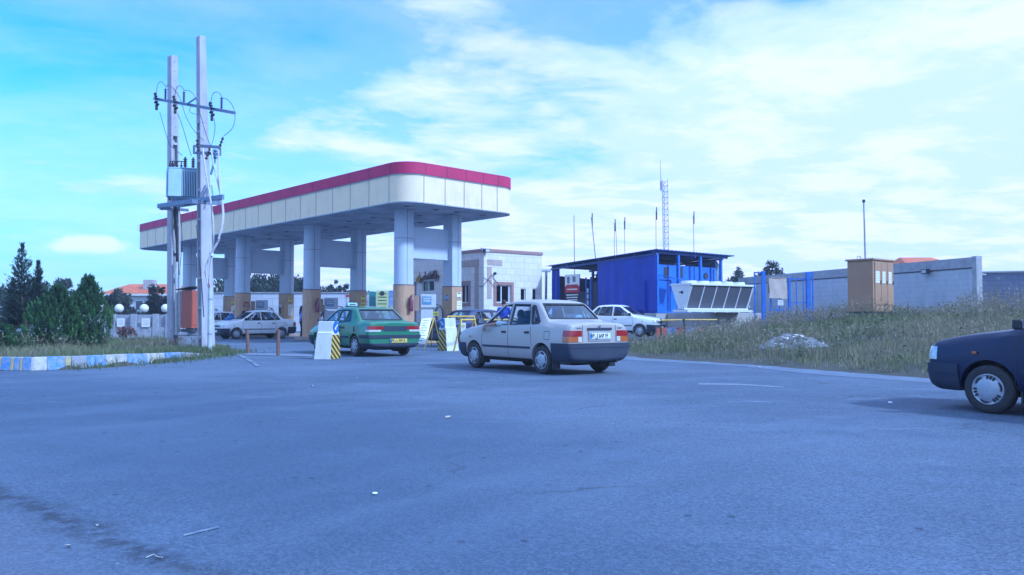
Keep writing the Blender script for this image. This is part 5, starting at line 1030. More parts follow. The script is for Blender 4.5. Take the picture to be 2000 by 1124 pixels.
loop([(412, 290), (417, 320), (428, 368), (436, 408), (435, 440), (426, 472), (412, 498), (405, 520), (408, 560)], [22.95, 22.9, 22.8, 22.8, 22.8, 22.8, 22.85, 22.9, 22.95], .026, wc, 'cable', cbs)
loop([(427, 293), (427, 330), (430, 372), (435, 410), (433, 442), (424, 474), (412, 496), (402, 524), (407, 562)], [22.9, 22.85, 22.75, 22.75, 22.75, 22.75, 22.8, 22.85, 22.9], .026, wc, 'cable', cbs)
b = MB(); b.cyl(px(412, 493, 22.85), px(412.5, 500, 22.85), .06, n=8); b.build('clamp', white, cbs)
loop([(401, 530), (405, 548), (409, 562)], 22.9, .03, mat('red_cable', (.20, .05, .10), .5), 'red_cable', cbs)
b = MB(); q = px(411, 560, 22.95); b.cyl((q.x, q.y, .02), q, .062, n=12); b.build('conduit', mat('pale_conduit', (.52, .58, .64), .45), cbs, smooth=True); b = MB(); b.cyl(q+Vector((0, 0, -.4)), q+Vector((0, 0, -.34)), .068, n=12); b.cyl(q+Vector((0, 0, -1.4)), q+Vector((0, 0, -1.34)), .068, n=12); b.build('strap', steel, cbs)
loop([(384, 440), (389, 500), (394, 560), (398, 620)], 23.05, .014, wr, 'earth_wire', cbs)
# red box on its pedestal
rb = mat('box_red', (.48, .095, .055), .5, col2=(.42, .08, .05), scale=2, dirt=(.30, .08, .07), damt=.4); BD = 26.2
p, q = px(350, 650, BD), px(384, 565, BD); bx_ = thing('red_electrical_box', (px(372, 600, BD).x, BD, 0), R(50), 'orange-red electrical box with a dark sloping roof between the utility poles', 'electrical box'); w = .62; z0, z1 = px(360, 646, BD).z, px(360, 568, BD).z
b = MB(); b.box((0, 0, (z0+z1)/2+.04), (.28, .70, z1-z0-.08)); b.build('body', rb, bx_, bevel=.01); b = MB(); b.box((0, 0, z0+.0), (.30, .72, .09)); b.build('base', darkmetal, bx_)
b = MB(); b.slab([(-.24, -.46, z1+.10), (.24, -.46, z1+.10), (.24, -.46, z1+.13), (-.24, -.46, z1+.13)], (-.03, .95, -.08)); b.build('roof', darkmetal, bx_); b = MB(); b.box((0, -.355, (z0+z1)/2+.05), (.24, .012, z1-z0-.25)); dr = b.build('door', rb, bx_, bevel=.005); b = MB(); b.box((.08, -.37, (z0+z1)/2), (.03, .03, .1)); b.build('handle', darkmetal, dr)
ped = mat('pedestal_stone', (.26, .29, .37), .8, col2=(.21, .24, .32), scale=3); o = thing('pedestal', (px(366, 660, BD).x+.26, BD+.1, 0), R(14), 'grey block pedestal under the red electrical box', 'pedestal'); b = MB(); b.box((-.22, 0, (z0-.06)/2), (.62, .6, z0-.06)); b.box((.24, -.05, (z0-.06)/2), (.26, .55, z0-.06)); b.build('block', ped, o, bevel=.015); b = MB(); b.box((-.22, -.302, .5), (.62, .01, .015)); b.build('joint', ink, o)
# ------------------------------------------------------------------ bollards, barriers, signs
for i, (x, y, yt, lb, tl_) in enumerate(((485, 690.5, 645, 'left of two rusty tilted pipe bollards beside the pole', .045), (543, 695, 645, 'right of two rusty pipe bollards, the upright one', .0))):
    g_ = gp(x, y); h = px(x, yt, g_.y).z; o = thing('pipe_bollard', g_, 0, lb, 'bollard', 'rusty pipe bollards'); b = MB(); b.cyl((0, 0, -.02), (-h*tl_*1.6, 0, h), .052, n=14); b.build('pipe', rust, o, smooth=True); b = MB(); b.cyl((-h*tl_*1.6, 0, h-.004), (-h*tl_*1.6, 0, h+.012), .057, .045, n=14); b.build('cap', rust, o)
bwm = mat('barrier_white', (.70, .70, .69), .65, col2=(.60, .61, .62), scale=4, dirt=(.36, .36, .38), dscale=2.5, damt=.55, bump=.2); sgn_b = mat('sign_blue', (.01, .14, .50), .35)
def barrier(loc, rz, L, h, label, wb=.60, wt=.34, sign=True, arrow=45):
    """concrete safety barrier: profile in local x-z, length along local +y, end face at y=0 striped"""
    o = thing('concrete_barrier', loc, rz, label, 'barrier'); prof = [(-wb/2, 0), (wb/2, 0), (wb/2-.015, h*.10), (wt/2+.045, h*.66), (wt/2+.045, h*.70), (wt/2, h*.72), (wt/2-.01, h), (-wt/2+.01, h), (-wt/2, h*.72), (-wt/2-.045, h*.70), (-wt/2-.045, h*.66), (-wb/2+.015, h*.10)]
    b = MB(); b.slab([(x, 0, z) for x, z in prof], (0, L, 0))
    for v in b.bm.verts:
        if v.co.y > L/2: v.co.y -= .05*v.co.z/h
    b.build('body', bwm, o, bevel=.012)
    hw = lambda z: np.interp(z, [0, h*.1, h*.66], [wb/2, wb/2-.015, wt/2+.045])
    for mi, m_ in ((0, mat('stripe_yellow', (.70, .46, .06), .5, col2=(.6, .42, .08))), (1, mat('stripe_black', (.025, .028, .04), .55))):
        b = MB(); n = 4; hh = h*.645; bandh = hh/n; sl = .34
        for k in range(-3, n+1):
            z0 = .01+k*bandh+mi*bandh/2; poly = [(-.3, z0+sl*.85), (.3, z0-sl*.4), (.3, z0-sl*.4+bandh/2), (-.3, z0+sl*.85+bandh/2)]
            # clip to the trapezoid
            pts = poly
            for nx, nz, c in ((0, 1, .012), (0, -1, -hh), (1, 0, None), (-1, 0, None)):
                out = []
                def val(p_):
                    return (p_[1]-.012) if (nx, nz) == (0, 1) else (hh-p_[1]) if (nx, nz) == (0, -1) else (p_[0]*nx+float(hw(max(p_[1], 0)))-.004)
                for i_ in range(len(pts)):
                    a_, c_ = pts[i_], pts[(i_+1) % len(pts)]; va, vc = val(a_), val(c_)
                    if va >= 0: out.append(a_)
                    if va*vc < 0: t = va/(va-vc); out.append((a_[0]+(c_[0]-a_[0])*t, a_[1]+(c_[1]-a_[1])*t))
                pts = out
                if len(pts) < 3: break
            if len(pts) >= 3: b.slab([(x, -.001, z) for x, z in pts], (0, -.004, 0))
        b.build('hazard_stripe', m_, o)
    if sign:
        b = MB(); b.cyl((0, -.001, h*.845), (0, -.012, h*.845), .165, n=32); s_ = b.build('sign', sgn_b, o); a = R(arrow); c = Vector((0, -.0135, h*.845)); u = Vector((math.cos(a), 0, math.sin(a))); n_ = Vector((-u.z, 0, u.x))
        b = MB(); b.slab([c-u*.11-n_*.018, c+u*.03-n_*.018, c+u*.03+n_*.018, c-u*.11+n_*.018], (0, -.003, 0)); b.slab([c+u*.03-n_*.055, c+u*.11, c+u*.03+n_*.055], (0, -.003, 0)); b.build('arrow', paper, s_)
    return o
def lx(loc, rz, p): return Vector(loc)+Matrix.Rotation(rz, 3, 'Z')@Vector(p)
B1c = gp(645, 703); r1 = R(77); barrier(lx(B1c, r1, (.30, .0, 0)), r1, .46, .98, 'white concrete barrier with striped end beside the green taxi', arrow=220)
B2c = gp(873, 686.5); r2 = R(-55); barrier(lx(B2c, r2, (-.30, .0, 0)), r2, .45, 1.06, 'white concrete barrier with striped end left of the silver sedan', arrow=-30)
B3 = gp(930, 676); o = barrier((B3.x+.1, B3.y+1.5, 0), R(-50), 1.6, 1.02, 'white concrete barrier behind the yellow tube frame', sign=False)
# tube frames
def frame(px0, px1, yt, yb, d0, d1, label, leg=.30):
    o = thing('tube_barrier', (0, 0, 0), 0, label, 'barrier frame', 'yellow tube barrier frames'); p, q = px(px0, yt, d0), px(px1, yt, d1); b = MB(); b.cyl(p, q, .028, n=8); b.build('top_rail', yellow, o)
    dr = (q-p).normalized(); nn = Vector((-dr.y, dr.x, 0))
    for c in (p, q):
        for s_ in (-1, 1): b = MB(); b.cyl(c, (c.x+nn.x*leg*s_, c.y+nn.y*leg*s_, .01), .026, n=8); b.build('leg', yellow, o)
    return o
frame(900, 1006, 625, 680, 24.5, 26.5, 'nearer yellow tube frame behind the silver sedan bonnet'); frame(874, 926, 618.5, 680, 27.6, 28.6, 'farther yellow tube frame in front of the dark saloon')
o = thing('small_sign', px(905, 640, 24.4)*1, 0, 'small white card hanging on the yellow tube frame', 'card'); b = MB(); b.box((0, -.05, 0), (.16, .01, .28)); b.build('sheet', paper, o, bevel=.03)
b = MB(); b.cyl((0, -.06, .05), (0, -.062, .05), .05, n=12); b.build('mark', MATS['yellow_card'], o)
# A-frame with the tariff board
FD = 27.0; fa = thing('a_frame_stand', (0, 0, 0), 0, 'folding yellow A-frame stand with a small CNG plate on top', 'stand'); ft = px(848, 622, FD)
legs = [(ft, gp(862, 680, .0)), (ft, gp(829, 678)), (ft+Vector((.02, .35, 0)), gp(842, 672))]
for a_, c_ in ((px(848, 622, FD), gp(862, 680)), (px(848, 622, FD), gp(828, 685)), (px(846, 622, FD+.4), gp(842, 678)), (px(823, 624, FD-.3), gp(813, 684)), ): b = MB(); b.cyl(a_, c_, .018, n=6); b.build('leg', yellow, fa)
b = MB(); b.cyl(px(830, 669, 26.6), px(859, 668, 27.6), .014, n=6); b.cyl(px(823, 624, FD-.3), px(848, 622, FD), .016, n=6); b.build('cross_bar', yellow, fa)
p = px(851, 613, FD-.05); b = MB(); b.box((p.x, p.y, p.z), (.20, .015, .13)); c_ = b.build('sign', mat('sign_yellow', (.75, .68, .10), .5), fa); b = MB(); b.text('CNG', (p.x, p.y-.009, p.z-.035), (1, 0, 0), (0, 0, 1), .10, .003, width=.165, bold=.002); b.build('lettering', ink, c_)
tb_ = thing('tariff_board', (0, 0, 0), 0, 'tilted white board with rows of writing leaning on the yellow A-frame', 'board'); c4 = [px(824, 623, FD-.35), px(843, 621, FD-.1), px(832, 672.5, FD-.7), px(812, 670.5, FD-.9)]; nn = (c4[1]-c4[0]).cross(c4[3]-c4[0]).normalized(); b = MB(); b.slab(c4, nn*.02); b.build('board', paper, tb_)
b = MB(); sgnn = -1 if nn.y > 0 else 1; off_ = nn*(.02 if nn.y < 0 else 0)+nn*(.003 if nn.y < 0 else -.006)
for k in range(9):
    t0, t1 = .07+.1*k, .105+.1*k; A_, B_, C_, D_2 = c4; f = lambda s, t: (A_.lerp(B_, s)).lerp(D_2.lerp(C_, s), t)+off_
    b.slab([f(.12, t0), f(.80-.1*(k % 3), t0), f(.80-.1*(k % 3), t1), f(.12, t1)], nn*.003)
b.build('writing', mat('blue_ink', (.25, .30, .45), .6), tb_)
# ------------------------------------------------------------------ dirt mound and litter
def lump(name, c, rx, ry, h, m, label, cat, seed=1, n=28, rough=.25, z0=-.05):
    V, F = [], []; q = []
    for j in range(n//2):
        t = j/(n//2-1); rr = t; zz_ = h*(1-t**2.2)
        for i in range(n): a = 2*math.pi*i/n; k = 1+rough*(math.sin(3*a+seed)*.4+math.sin(7*a+seed*2)*.2); q.append(((rr*rx*math.cos(a)*k), rr*ry*math.sin(a)*k, z0+zz_*(1+rough*.7*math.sin(5*a+9*t+seed)*math.sin(8*t)+rough*.5*math.sin(11*a-6*t))))
    V = np.array(q); i = np.arange(n//2*n).reshape(n//2, n); F = np.stack([i[:-1].ravel(), i[1:].ravel(), np.roll(i, -1, 1)[1:].ravel(), np.roll(i, -1, 1)[:-1].ravel()], 1); o = npmesh(name, V, F, m, loc=c, smooth=True); return tag(o, label, cat)
mp_ = MOUND; mz = bz(mp_.x, mp_.y)
lump('rubble_mound', (mp_.x, mp_.y, mz), .92, .62, .30, mat('rubble', (.26, .27, .30), .95, col2=(.15, .155, .18), scale=5, bump=.6, bscale=22, dirt=(.36, .36, .38), dscale=4), 'grey rubble mound in the grass before the blue gate', 'mound', 3, 36, .3)
trash = mat('white_plastic', (.75, .75, .76), .5)
def scrap(c, r, m, label, cat, seed, n=7, flat=.5, name='litter', group=None, bits=1):
    rr = random.Random(seed); b = MB()
    for q in range(bits):
        o_ = Vector((rr.uniform(-r, r), rr.uniform(-r, r), rr.uniform(0, r*.3)))*(2.2 if bits > 1 else 0); cx = b.v(o_+Vector((0, 0, r*flat))); ring = [b.v(o_+Vector((r*math.cos(6.283*i/n)*rr.uniform(.5, 1.15), r*.8*math.sin(6.283*i/n)*rr.uniform(.5, 1.15), rr.uniform(0, r*flat*.8)+.004))) for i in range(n)]; lowv = b.v(o_+Vector((0, 0, .002)))
        for i in range(n): b.f([cx, ring[i], ring[(i+1) % n]]); b.f([lowv, ring[(i+1) % n], ring[i]])
    o = b.build(name, m, None, loc=c); return tag(o, label, cat, group)
for i, (x, y, r_) in enumerate(((1502, 652, .09), (1530, 648, .11), (1545, 644, .13), (1552, 654, .10), (1596, 646, .07))):
    wx = (x-1546)/FOC*20.8; wy = -.12-.35*((y-640)/14); t_ = min(.95, math.hypot(wx/.92, wy/.62)); scrap((mp_.x+wx, mp_.y+wy, mz-.03+.30*(1-t_**2.2)), r_*.75, trash, ['white torn plastic at the left end of the rubble mound', 'white torn paper on the left of the rubble mound', 'biggest white torn plastic on top of the rubble mound', 'white torn plastic low on the front of the rubble mound', 'small white scrap at the right end of the rubble mound'][i], 'litter', 40+i, bits=3, flat=.7)
pebble = mat('pebble', (.50, .47, .42), .8)
beige = mat('beige_scrap', (.60, .45, .36), .8)
for i, (x, y, r_, m_, lb) in enumerate(((609, 753, .045, pebble, 'small pale stone on the asphalt below the taxi barrier'), (874, 814, .055, beige, 'crumpled beige paper on the asphalt, left of centre'), (732, 961, .035, trash, 'small white stone on the asphalt in the lower middle'), (134, 1062, .03, pebble, 'small pale stone on the asphalt near the lower left corner'), (230, 1096, .012, pebble, 'tiny pale stone at the bottom edge of the photo'), (1738, 786, .05, trash, 'white litter on the asphalt left of the dark car'), (1484, 717, .05, trash, 'white litter at the foot of the grassy bank, left one'), (1732, 728, .06, trash, 'white litter at the foot of the grassy bank, right one'), (1418, 727, .03, pebble, 'tiny pale stone by the bank edge'), (190, 1021, .014, pebble, 'tiny stone in the dark gritty line, lower left'), (697, 737, .02, pebble, 'tiny pale stone below the taxi'), (512, 722, .03, pebble, 'tiny pale stone by the faded road paint'), (1196, 826, .018, pebble, 'tiny stone on the asphalt right of centre'), (978, 737, .025, pebble, 'tiny pale stone left of the silver car wheel'))):
    g_ = gp(x, y, .02); scrap((g_.x, g_.y, .002 if y < 717 or x < 1400 else .006), r_*.68, m_, lb, 'litter' if m_ is not pebble else 'stone', 70+i, flat=.75)
b = MB(); g_ = gp(298, 1092)
b.tube([g_+Vector((-.03, 0, .006)), g_+Vector((-.01, .03, .012)), g_+Vector((.02, .01, .006)), g_+Vector((.05, -.01, .01))], .0022, 5); tag(b.build('wire_scrap', MATS['pebble']), 'thin bent wire scrap on the asphalt near the bottom', 'wire')
# ------------------------------------------------------------------ people
skin = mat('skin', (.42, .23, .16), .55); hairm = mat('hair', (.018, .014, .014), .6); eyem = mat('eye', (.7, .7, .7), .3)
def V3(*a): return Vector(a)
def hand(b, w, d, side, curl=.35, s=1.0):
    """palm, thumb from the side of the palm and four unequal bent fingers; w wrist, d direction of the fingers"""
    w, d = Vector(w), Vector(d).normalized(); sd_ = d.cross(Vector((0, 1, .05))).normalized() if abs(d.y) < .9 else Vector((1, 0, 0)); nn = d.cross(sd_).normalized(); out = []
    for i, (o_, L) in enumerate(((-.030, .068), (-.010, .078), (.011, .073), (.030, .058))):
        a = w+d*.085*s+sd_*o_*s; m1 = a+(d*math.cos(curl)+nn*math.sin(curl)*side)*L*.5*s; m2 = m1+(d*math.cos(curl*2.4)+nn*math.sin(curl*2.4)*side)*L*.5*s
        b.cyl(a-d*.02*s, m1, .0095*s, .0085*s, n=8); b.ball(m1, .0088*s, 8, 6); b.cyl(m1, m2, .0085*s, .007*s, n=8); b.ball(m2, .007*s, 8, 6)
    a = w+d*.028*s-sd_*.036*s; m1 = a+(d*.7-sd_*.7)*.034*s; m2 = m1+(d*.95-sd_*.2)*.028*s; b.cyl(a, m1, .012*s, .010*s, n=8); b.ball(m1, .0102*s, 8, 6); b.cyl(m1, m2, .010*s, .0075*s, n=8); b.ball(m2, .0078*s, 8, 6)
def palm(w, d, s=1.0):
    w, d = Vector(w), Vector(d).normalized(); sd_ = d.cross(Vector((0, 1, .05))).normalized() if abs(d.y) < .9 else Vector((1, 0, 0)); return [(w+d*.02*s-sd_*.018*s, w+d*.085*s-sd_*.022*s, .021*s, .017*s), (w+d*.02*s+sd_*.018*s, w+d*.082*s+sd_*.022*s, .020*s, .016*s), (w+d*.03*s, w+d*.085*s, .022*s, .017*s)]
def person(loc, rz, label, top, bottom, H=1.72, arms=None, legs=None, head=(0, 0), lean=0.0, longhair=False, robe=None, sleeve=.5, seated=False, vox=.016, group=None):
    """faces local +x; arms: (elbow, wrist, finger direction) per side in metres"""
    root = thing('person', loc, rz, label, 'person', group); k = H/1.72; hd = V3(.02, 0, 1.60)*k; nk = V3(0, 0, 1.43)*k; ch = V3(0, 0, 1.25)*k; wa = V3(0, 0, 1.05)*k; pv = V3(0, 0, .93)*k
    Rl = Matrix.Rotation(lean, 3, 'Y')
    def ln(p): return pv+Rl@(Vector(p)-pv)
    hd, nk, ch, wa = ln(hd), ln(nk), ln(ch), ln(wa); sh = [ln(V3(0, s*.175, 1.39)*k) for s in (1, -1)]; hp = [V3(0, s*.09, .90)*k for s in (1, -1)]
    arms = arms or [None, None]; A = []
    for i, s in enumerate((1, -1)):
        a = arms[i] or ((.02, s*.25, 1.10), (.10, s*.25, .86), (.25, 0, -1)); A.append(tuple(Vector(q)*(k if j < 2 else 1) for j, q in enumerate(a)))
    legs = legs or [((.03, .10, .50), (-.02, .11, .08)), ((.0, -.10, .50), (-.04, -.11, .08))]; Lg = [(Vector(a)*k, Vector(c)*k) for a, c in legs]
    body = [(hd, (.088*k, .074*k, .112*k)), (hd+V3(.045, 0, -.055)*k, (.045*k, .042*k, .045*k)), (hd+V3(.088, 0, -.015)*k, hd+V3(.100, 0, -.030)*k, .011*k, .014*k), (nk-V3(0, 0, .03), hd-V3(.01, 0, .05), .055*k, .052*k), (ch, wa, .115*k, .10*k), (wa, pv, .10*k, .115*k), (sh[0], sh[1], .055*k, .055*k), (nk, ch, .06*k, .10*k)]
    for s in (-1, 1): body += [(hd+V3(-.005, s*.076, -.01)*k, (.022*k, .010*k, .030*k)), (hd+V3(.076, s*.030, .018)*k, (.014*k, .018*k, .010*k))]
    for i in range(2):
        e, w, d = A[i]; body += [(sh[i], e, .046*k, .038*k), (e, w, .037*k, .026*k)]+palm(w, d, k); kn, an = Lg[i]; body += [(hp[i], kn, .075*k, .050*k), (kn, an, .050*k, .034*k), (an, an+V3(.13, 0, -.045)*k, .036*k, .028*k)]
    me = capsules(body, vox); me.materials.append(skin); bo = link('body', me, root)
    b = MB(); [hand(b, A[i][1], A[i][2], 1 if i == 0 else -1, .35, k) for i in range(2)]; b.build('fingers', skin, root, smooth=80)
    b = MB(); [b.ball(hd+V3(.080, s*.030, .008)*k, .0095*k, 8, 6) for s in (-1, 1)]; b.build('eyes', eyem, root); b = MB(); b.cyl(hd+V3(.078, -.022, -.058)*k, hd+V3(.078, .022, -.058)*k, .006*k, n=6); b.build('mouth', mat('lips', (.30, .12, .11), .5), root)
    hr_ = [(hd+V3(-.018, 0, .030)*k, (.090*k, .083*k, .098*k))]
    if longhair: hr_ += [(hd+V3(-.05, 0, 0), nk+V3(-.07, 0, -.12), .08*k, .07*k)]
    me = capsules(hr_, vox*.8); me.materials.append(hairm); link('hair', me, root)
    g_ = .016*k; sh_ = [(ch, wa, .125*k, .115*k), (wa, pv+V3(0, 0, .02), .115*k, .13*k), (sh[0], sh[1], .066*k, .066*k), (nk-V3(0, 0, .04), ch, .068*k, .115*k), (ch+V3(0, .06, 0), wa+V3(0, .05, 0), .10*k, .095*k), (ch-V3(0, .06, 0), wa-V3(0, .05, 0), .10*k, .095*k)]
    for i in range(2): e, w, d = A[i]; p_ = sh[i].lerp(e, min(1, sleeve*1.6)); sh_.append((sh[i], p_, .062*k, .060*k)); sh_ += [(e, e.lerp(w, .9), .052*k, .042*k)] if sleeve >= 1 else []
    me = capsules(sh_, vox); me.materials.append(top); link('shirt', me, root)
    tr_ = [(pv+V3(0, 0, .04), pv-V3(0, 0, .06), .125*k, .12*k)]
    for i in range(2): kn, an = Lg[i]; tr_ += [(hp[i], kn, .095*k, .068*k), (kn, an+V3(0, 0, .02), .067*k, .058*k)]
    me = capsules(tr_, vox); me.materials.append(bottom); link('trousers', me, root)
    shoe = [(Lg[i][1]+V3(-.02, 0, -.03)*k, Lg[i][1]+V3(.15, 0, -.045)*k, .046*k, .036*k) for i in range(2)]; me = capsules(shoe, .014); me.materials.append(black); link('shoes', me, root)
    if robe:
        rr = [(hd+V3(-.02, 0, .01), (.105*k, .098*k, .125*k)), (hd-V3(.03, 0, .06), ch, .09*k, .17*k), (ch, pv, .18*k, .20*k), (pv, V3(0, 0, .55)*k, .20*k, .22*k), (sh[0], sh[1], .085*k, .085*k), (sh[0], A[0][0], .08*k, .08*k), (sh[1], A[1][0], .08*k, .08*k)]; me = capsules(rr, .02); me.materials.append(robe); link('cloak', me, root)
    return root
blk = mat('black_cloth', (.018, .018, .026), .85); jeans = mat('dark_jeans', (.03, .045, .10), .85); bshirt = mat('royal_blue_cloth', (.012, .07, .42), .8); gshirt = mat('grey_blue_shirt', (.14, .18, .27), .85)
q = px(984, 700, 28.6); person((q.x, 28.6, 0), R(100), 'person in a royal blue T-shirt and dark trousers standing beyond the silver car bonnet', bshirt, jeans, 1.72, arms=[((.02, .26, 1.10), (.16, .20, .92), (.4, -.3, -1)), ((-.02, -.27, 1.12), (.10, -.22, .90), (.3, 0, -1))])
plaid = bpy.data.materials.new('plaid'); plaid.use_nodes = True; N_ = NT(plaid.node_tree); s_ = N_.n('ShaderNodeSeparateXYZ', {0: N_.n('ShaderNodeTexCoord').outputs['Object']}); w1 = N_.m('GREATER_THAN', N_.m('SINE', N_.m('MULTIPLY', s_.outputs[2], 55.0)), .55); w2 = N_.m('GREATER_THAN', N_.m('SINE', N_.m('MULTIPLY', N_.m('ADD', s_.outputs[0], s_.outputs[1]), 55.0)), .55); plaid.node_tree.links.new(N_.mix(N_.m('MAXIMUM', w1, w2), (.03, .07, .30), (.35, .40, .55)), plaid.node_tree.nodes['Principled BSDF'].inputs['Base Color'])
q = px(589, 660, 39.3); person((q.x, 39.3, 0), R(20), 'person in a blue checked top with a black headscarf half hidden by the tan column', plaid, blk, 1.66, robe=None, longhair=True, sleeve=1)
q = px(636, 650, 40.8); person((q.x, 40.8, 0), R(165), 'person with black hair and grey-blue shirt right of the tan column behind the taxi', gshirt, blk, 1.74, lean=.12, arms=[((.16, .22, 1.12), (.36, .12, 1.12), (1, -.2, .1)), ((.12, -.24, 1.12), (.34, -.12, 1.10), (1, .2, 0))])
q = px(481, 650, 42.6); person((q.x, 42.6, 0), R(-70), 'person in black clothes standing against the tan column behind the white sedan', blk, blk, 1.70, arms=[((.10, .28, 1.20), (.26, .16, 1.28), (1, -.3, .4)), ((.08, -.24, 1.12), (.24, -.14, 1.05), (1, .2, 0))], sleeve=1)
q = px(703, 660, 38.6); person((q.x, 38.6, 0), R(110), 'dark-haired person hidden behind the taxi roof except the head', blk, blk, 1.60, sleeve=1)
q = px(456.5, 660, 45.6); person((q.x, 45.6, 0), R(-60), 'person in dark clothes behind the parked white sedan, left of the tan column', blk, blk, 1.50, sleeve=1)
# ------------------------------------------------------------------ cars
def paint(name, c, metal=.35, rough=.32, dirt=(.22, .20, .19), damt=.3, coat=.6):
    if name in MATS: return MATS[name]
    m = bpy.data.materials.new(name); m.use_nodes = True; t = m.node_tree; N = NT(t); b = t.nodes['Principled BSDF']; co = N.n('ShaderNodeTexCoord').outputs['Object']; z = N.n('ShaderNodeSeparateXYZ', {0: co}).outputs[2]
    n = N.noise(co, 2.2, 6, .65); low = N.ramp(z, .75, .22); f = N.m('MULTIPLY', N.m('ADD', N.m('MULTIPLY', low, .8), N.m('MULTIPLY', N.ramp(n, .5, .8), .35)), damt, clamp=True)
    t.links.new(N.mix(f, c, dirt), b.inputs['Base Color']); t.links.new(N.m('ADD', N.m('MULTIPLY', f, .5), rough), b.inputs['Roughness']); b.inputs['Metallic'].default_value = metal; b.inputs['Coat Weight'].default_value = coat; b.inputs['Coat Roughness'].default_value = .08
    MATS[name] = m; return m
arch = mat('wheel_arch_dark', (.012, .012, .016), .9); inter = mat('car_interior', (.045, .05, .065), .85, col2=(.035, .038, .05)); tyre = mat('tyre', (.022, .023, .028), .85, col2=(.035, .035, .04), scale=12); cap = mat('hubcap', (.42, .45, .50), .4, .3, col2=(.33, .36, .41), scale=9); bumper = mat('bumper_plastic', (.030, .040, .068), .7, col2=(.038, .050, .08), scale=3, dirt=(.06, .07, .10), damt=.35, spec=.25)
tail_r = mat('tail_red', (.34, .008, .015), .15, coat=.8); tail_o = mat('tail_amber', (.50, .12, .03), .15, coat=.8); tail_w = mat('tail_clear', (.62, .60, .60), .15, coat=.8); lampg = mat('headlamp', (.42, .48, .52), .12, .3, col2=(.55, .6, .63), scale=30, coat=1.0); seal = mat('window_seal', (.02, .022, .03), .6); chrome = mat('chrome', (.55, .58, .62), .2, .9)
cg = glass('car_glass', (.86, .88, .92), .75); cgr = glass('rear_glass', (.60, .80, .90), 2.2)
def cage(rows, levels=3, creases=True):
    """rows: (x, [(y, z)*7]) half rings from the bottom centre to the top centre"""
    bm = bmesh.new(); cr = bm.edges.layers.float.new('crease_edge'); rings = []
    for x, pts in rows:
        L = [bm.verts.new((x, y, z)) for y, z in pts]; Rr = [L[0]]+[bm.verts.new((x, -y, z)) for y, z in pts[1:-1]]+[L[-1]]; rings.append((L, Rr))
    n = len(rows[0][1])
    for (L0, R0), (L1, R1) in zip(rings, rings[1:]):
        for i in range(n-1): bm.faces.new([L0[i], L1[i], L1[i+1], L0[i+1]]); bm.faces.new([R0[i], R0[i+1], R1[i+1], R1[i]])
    for k in (0, -1):
        L, Rr = rings[k]
        for i in range(n-1):
            q = [L[i], L[i+1]]+([Rr[i+1]] if Rr[i+1] is not L[i+1] else [])+([Rr[i]] if Rr[i] is not L[i] else [])
            if len(q) >= 3: bm.faces.new(q)
    bmesh.ops.recalc_face_normals(bm, faces=bm.faces)
    return bm, rings, cr
def crease(rings, cr, lon=(), trans=()):
    """lon: (ring index, from row, to row, weight); trans: (row, weight)"""
    def e(a, b_):
        for ed in a.link_edges:
            if ed.other_vert(a) is b_: return ed
    for idx, r0, r1, w in lon:
        for k in range(r0, r1):
            for s in (0, 1):
                x = e(rings[k][s][idx], rings[k+1][s][idx])
                if x: x[cr] = w
    for row, i0, i1, w in trans:
        for i in range(i0, i1):
            for s in (0, 1):
                x = e(rings[row][s][i], rings[row][s][i+1])
                if x: x[cr] = w
def evalmesh(me, mods):
    o = bpy.data.objects.new('t', me); COL.objects.link(o)
    for f in mods: f(o)
    out = bpy.data.meshes.new_from_object(o.evaluated_get(bpy.context.evaluated_depsgraph_get())); bpy.data.objects.remove(o); return out
def tmpobj(bm, mi=0):
    bmesh.ops.recalc_face_normals(bm, faces=bm.faces)
    for f in bm.faces: f.material_index = mi
    me = bpy.data.meshes.new('c'); bm.to_mesh(me); bm.free()
    for _ in range(3): me.materials.append(None)
    o = bpy.data.objects.new('c', me); COL.objects.link(o); return o
def boolean(me, cutters):
    """one cutter at a time; a result that lost the body is retried with the cutter nudged by a fraction of a millimetre"""
    cur = me
    for c in cutters:
        for k in range(6):
            def add(o): m = o.modifiers.new('b', 'BOOLEAN'); m.operation = 'DIFFERENCE'; m.solver = 'EXACT'; m.object = c
            out = evalmesh(cur, [add])
            if len(out.polygons) > .6*len(cur.polygons) and abs(len(out.polygons)-len(cur.polygons)) > 3: cur = out; break
            print('boolean retry', len(cur.polygons), len(out.polygons))
            c.data.transform(Matrix.Translation((.0007*(k+1), .0004*(k+1), .0009*(-1)**k*(k+1))) @ Matrix.Scale(1+.0004*(k+1), 4))
        bpy.data.objects.remove(c)
    return cur
class Src:
    def __init__(s, me):
        s.me = me; n = len(me.vertices); s.V = np.empty(n*3); me.vertices.foreach_get('co', s.V); s.V = s.V.reshape(-1, 3); s.P = [tuple(p.vertices) for p in me.polygons]; s.N = np.empty(len(me.polygons)*3); me.polygons.foreach_get('normal', s.N); s.N = s.N.reshape(-1, 3); s.M = np.empty(len(me.polygons), int); me.polygons.foreach_get('material_index', s.M)
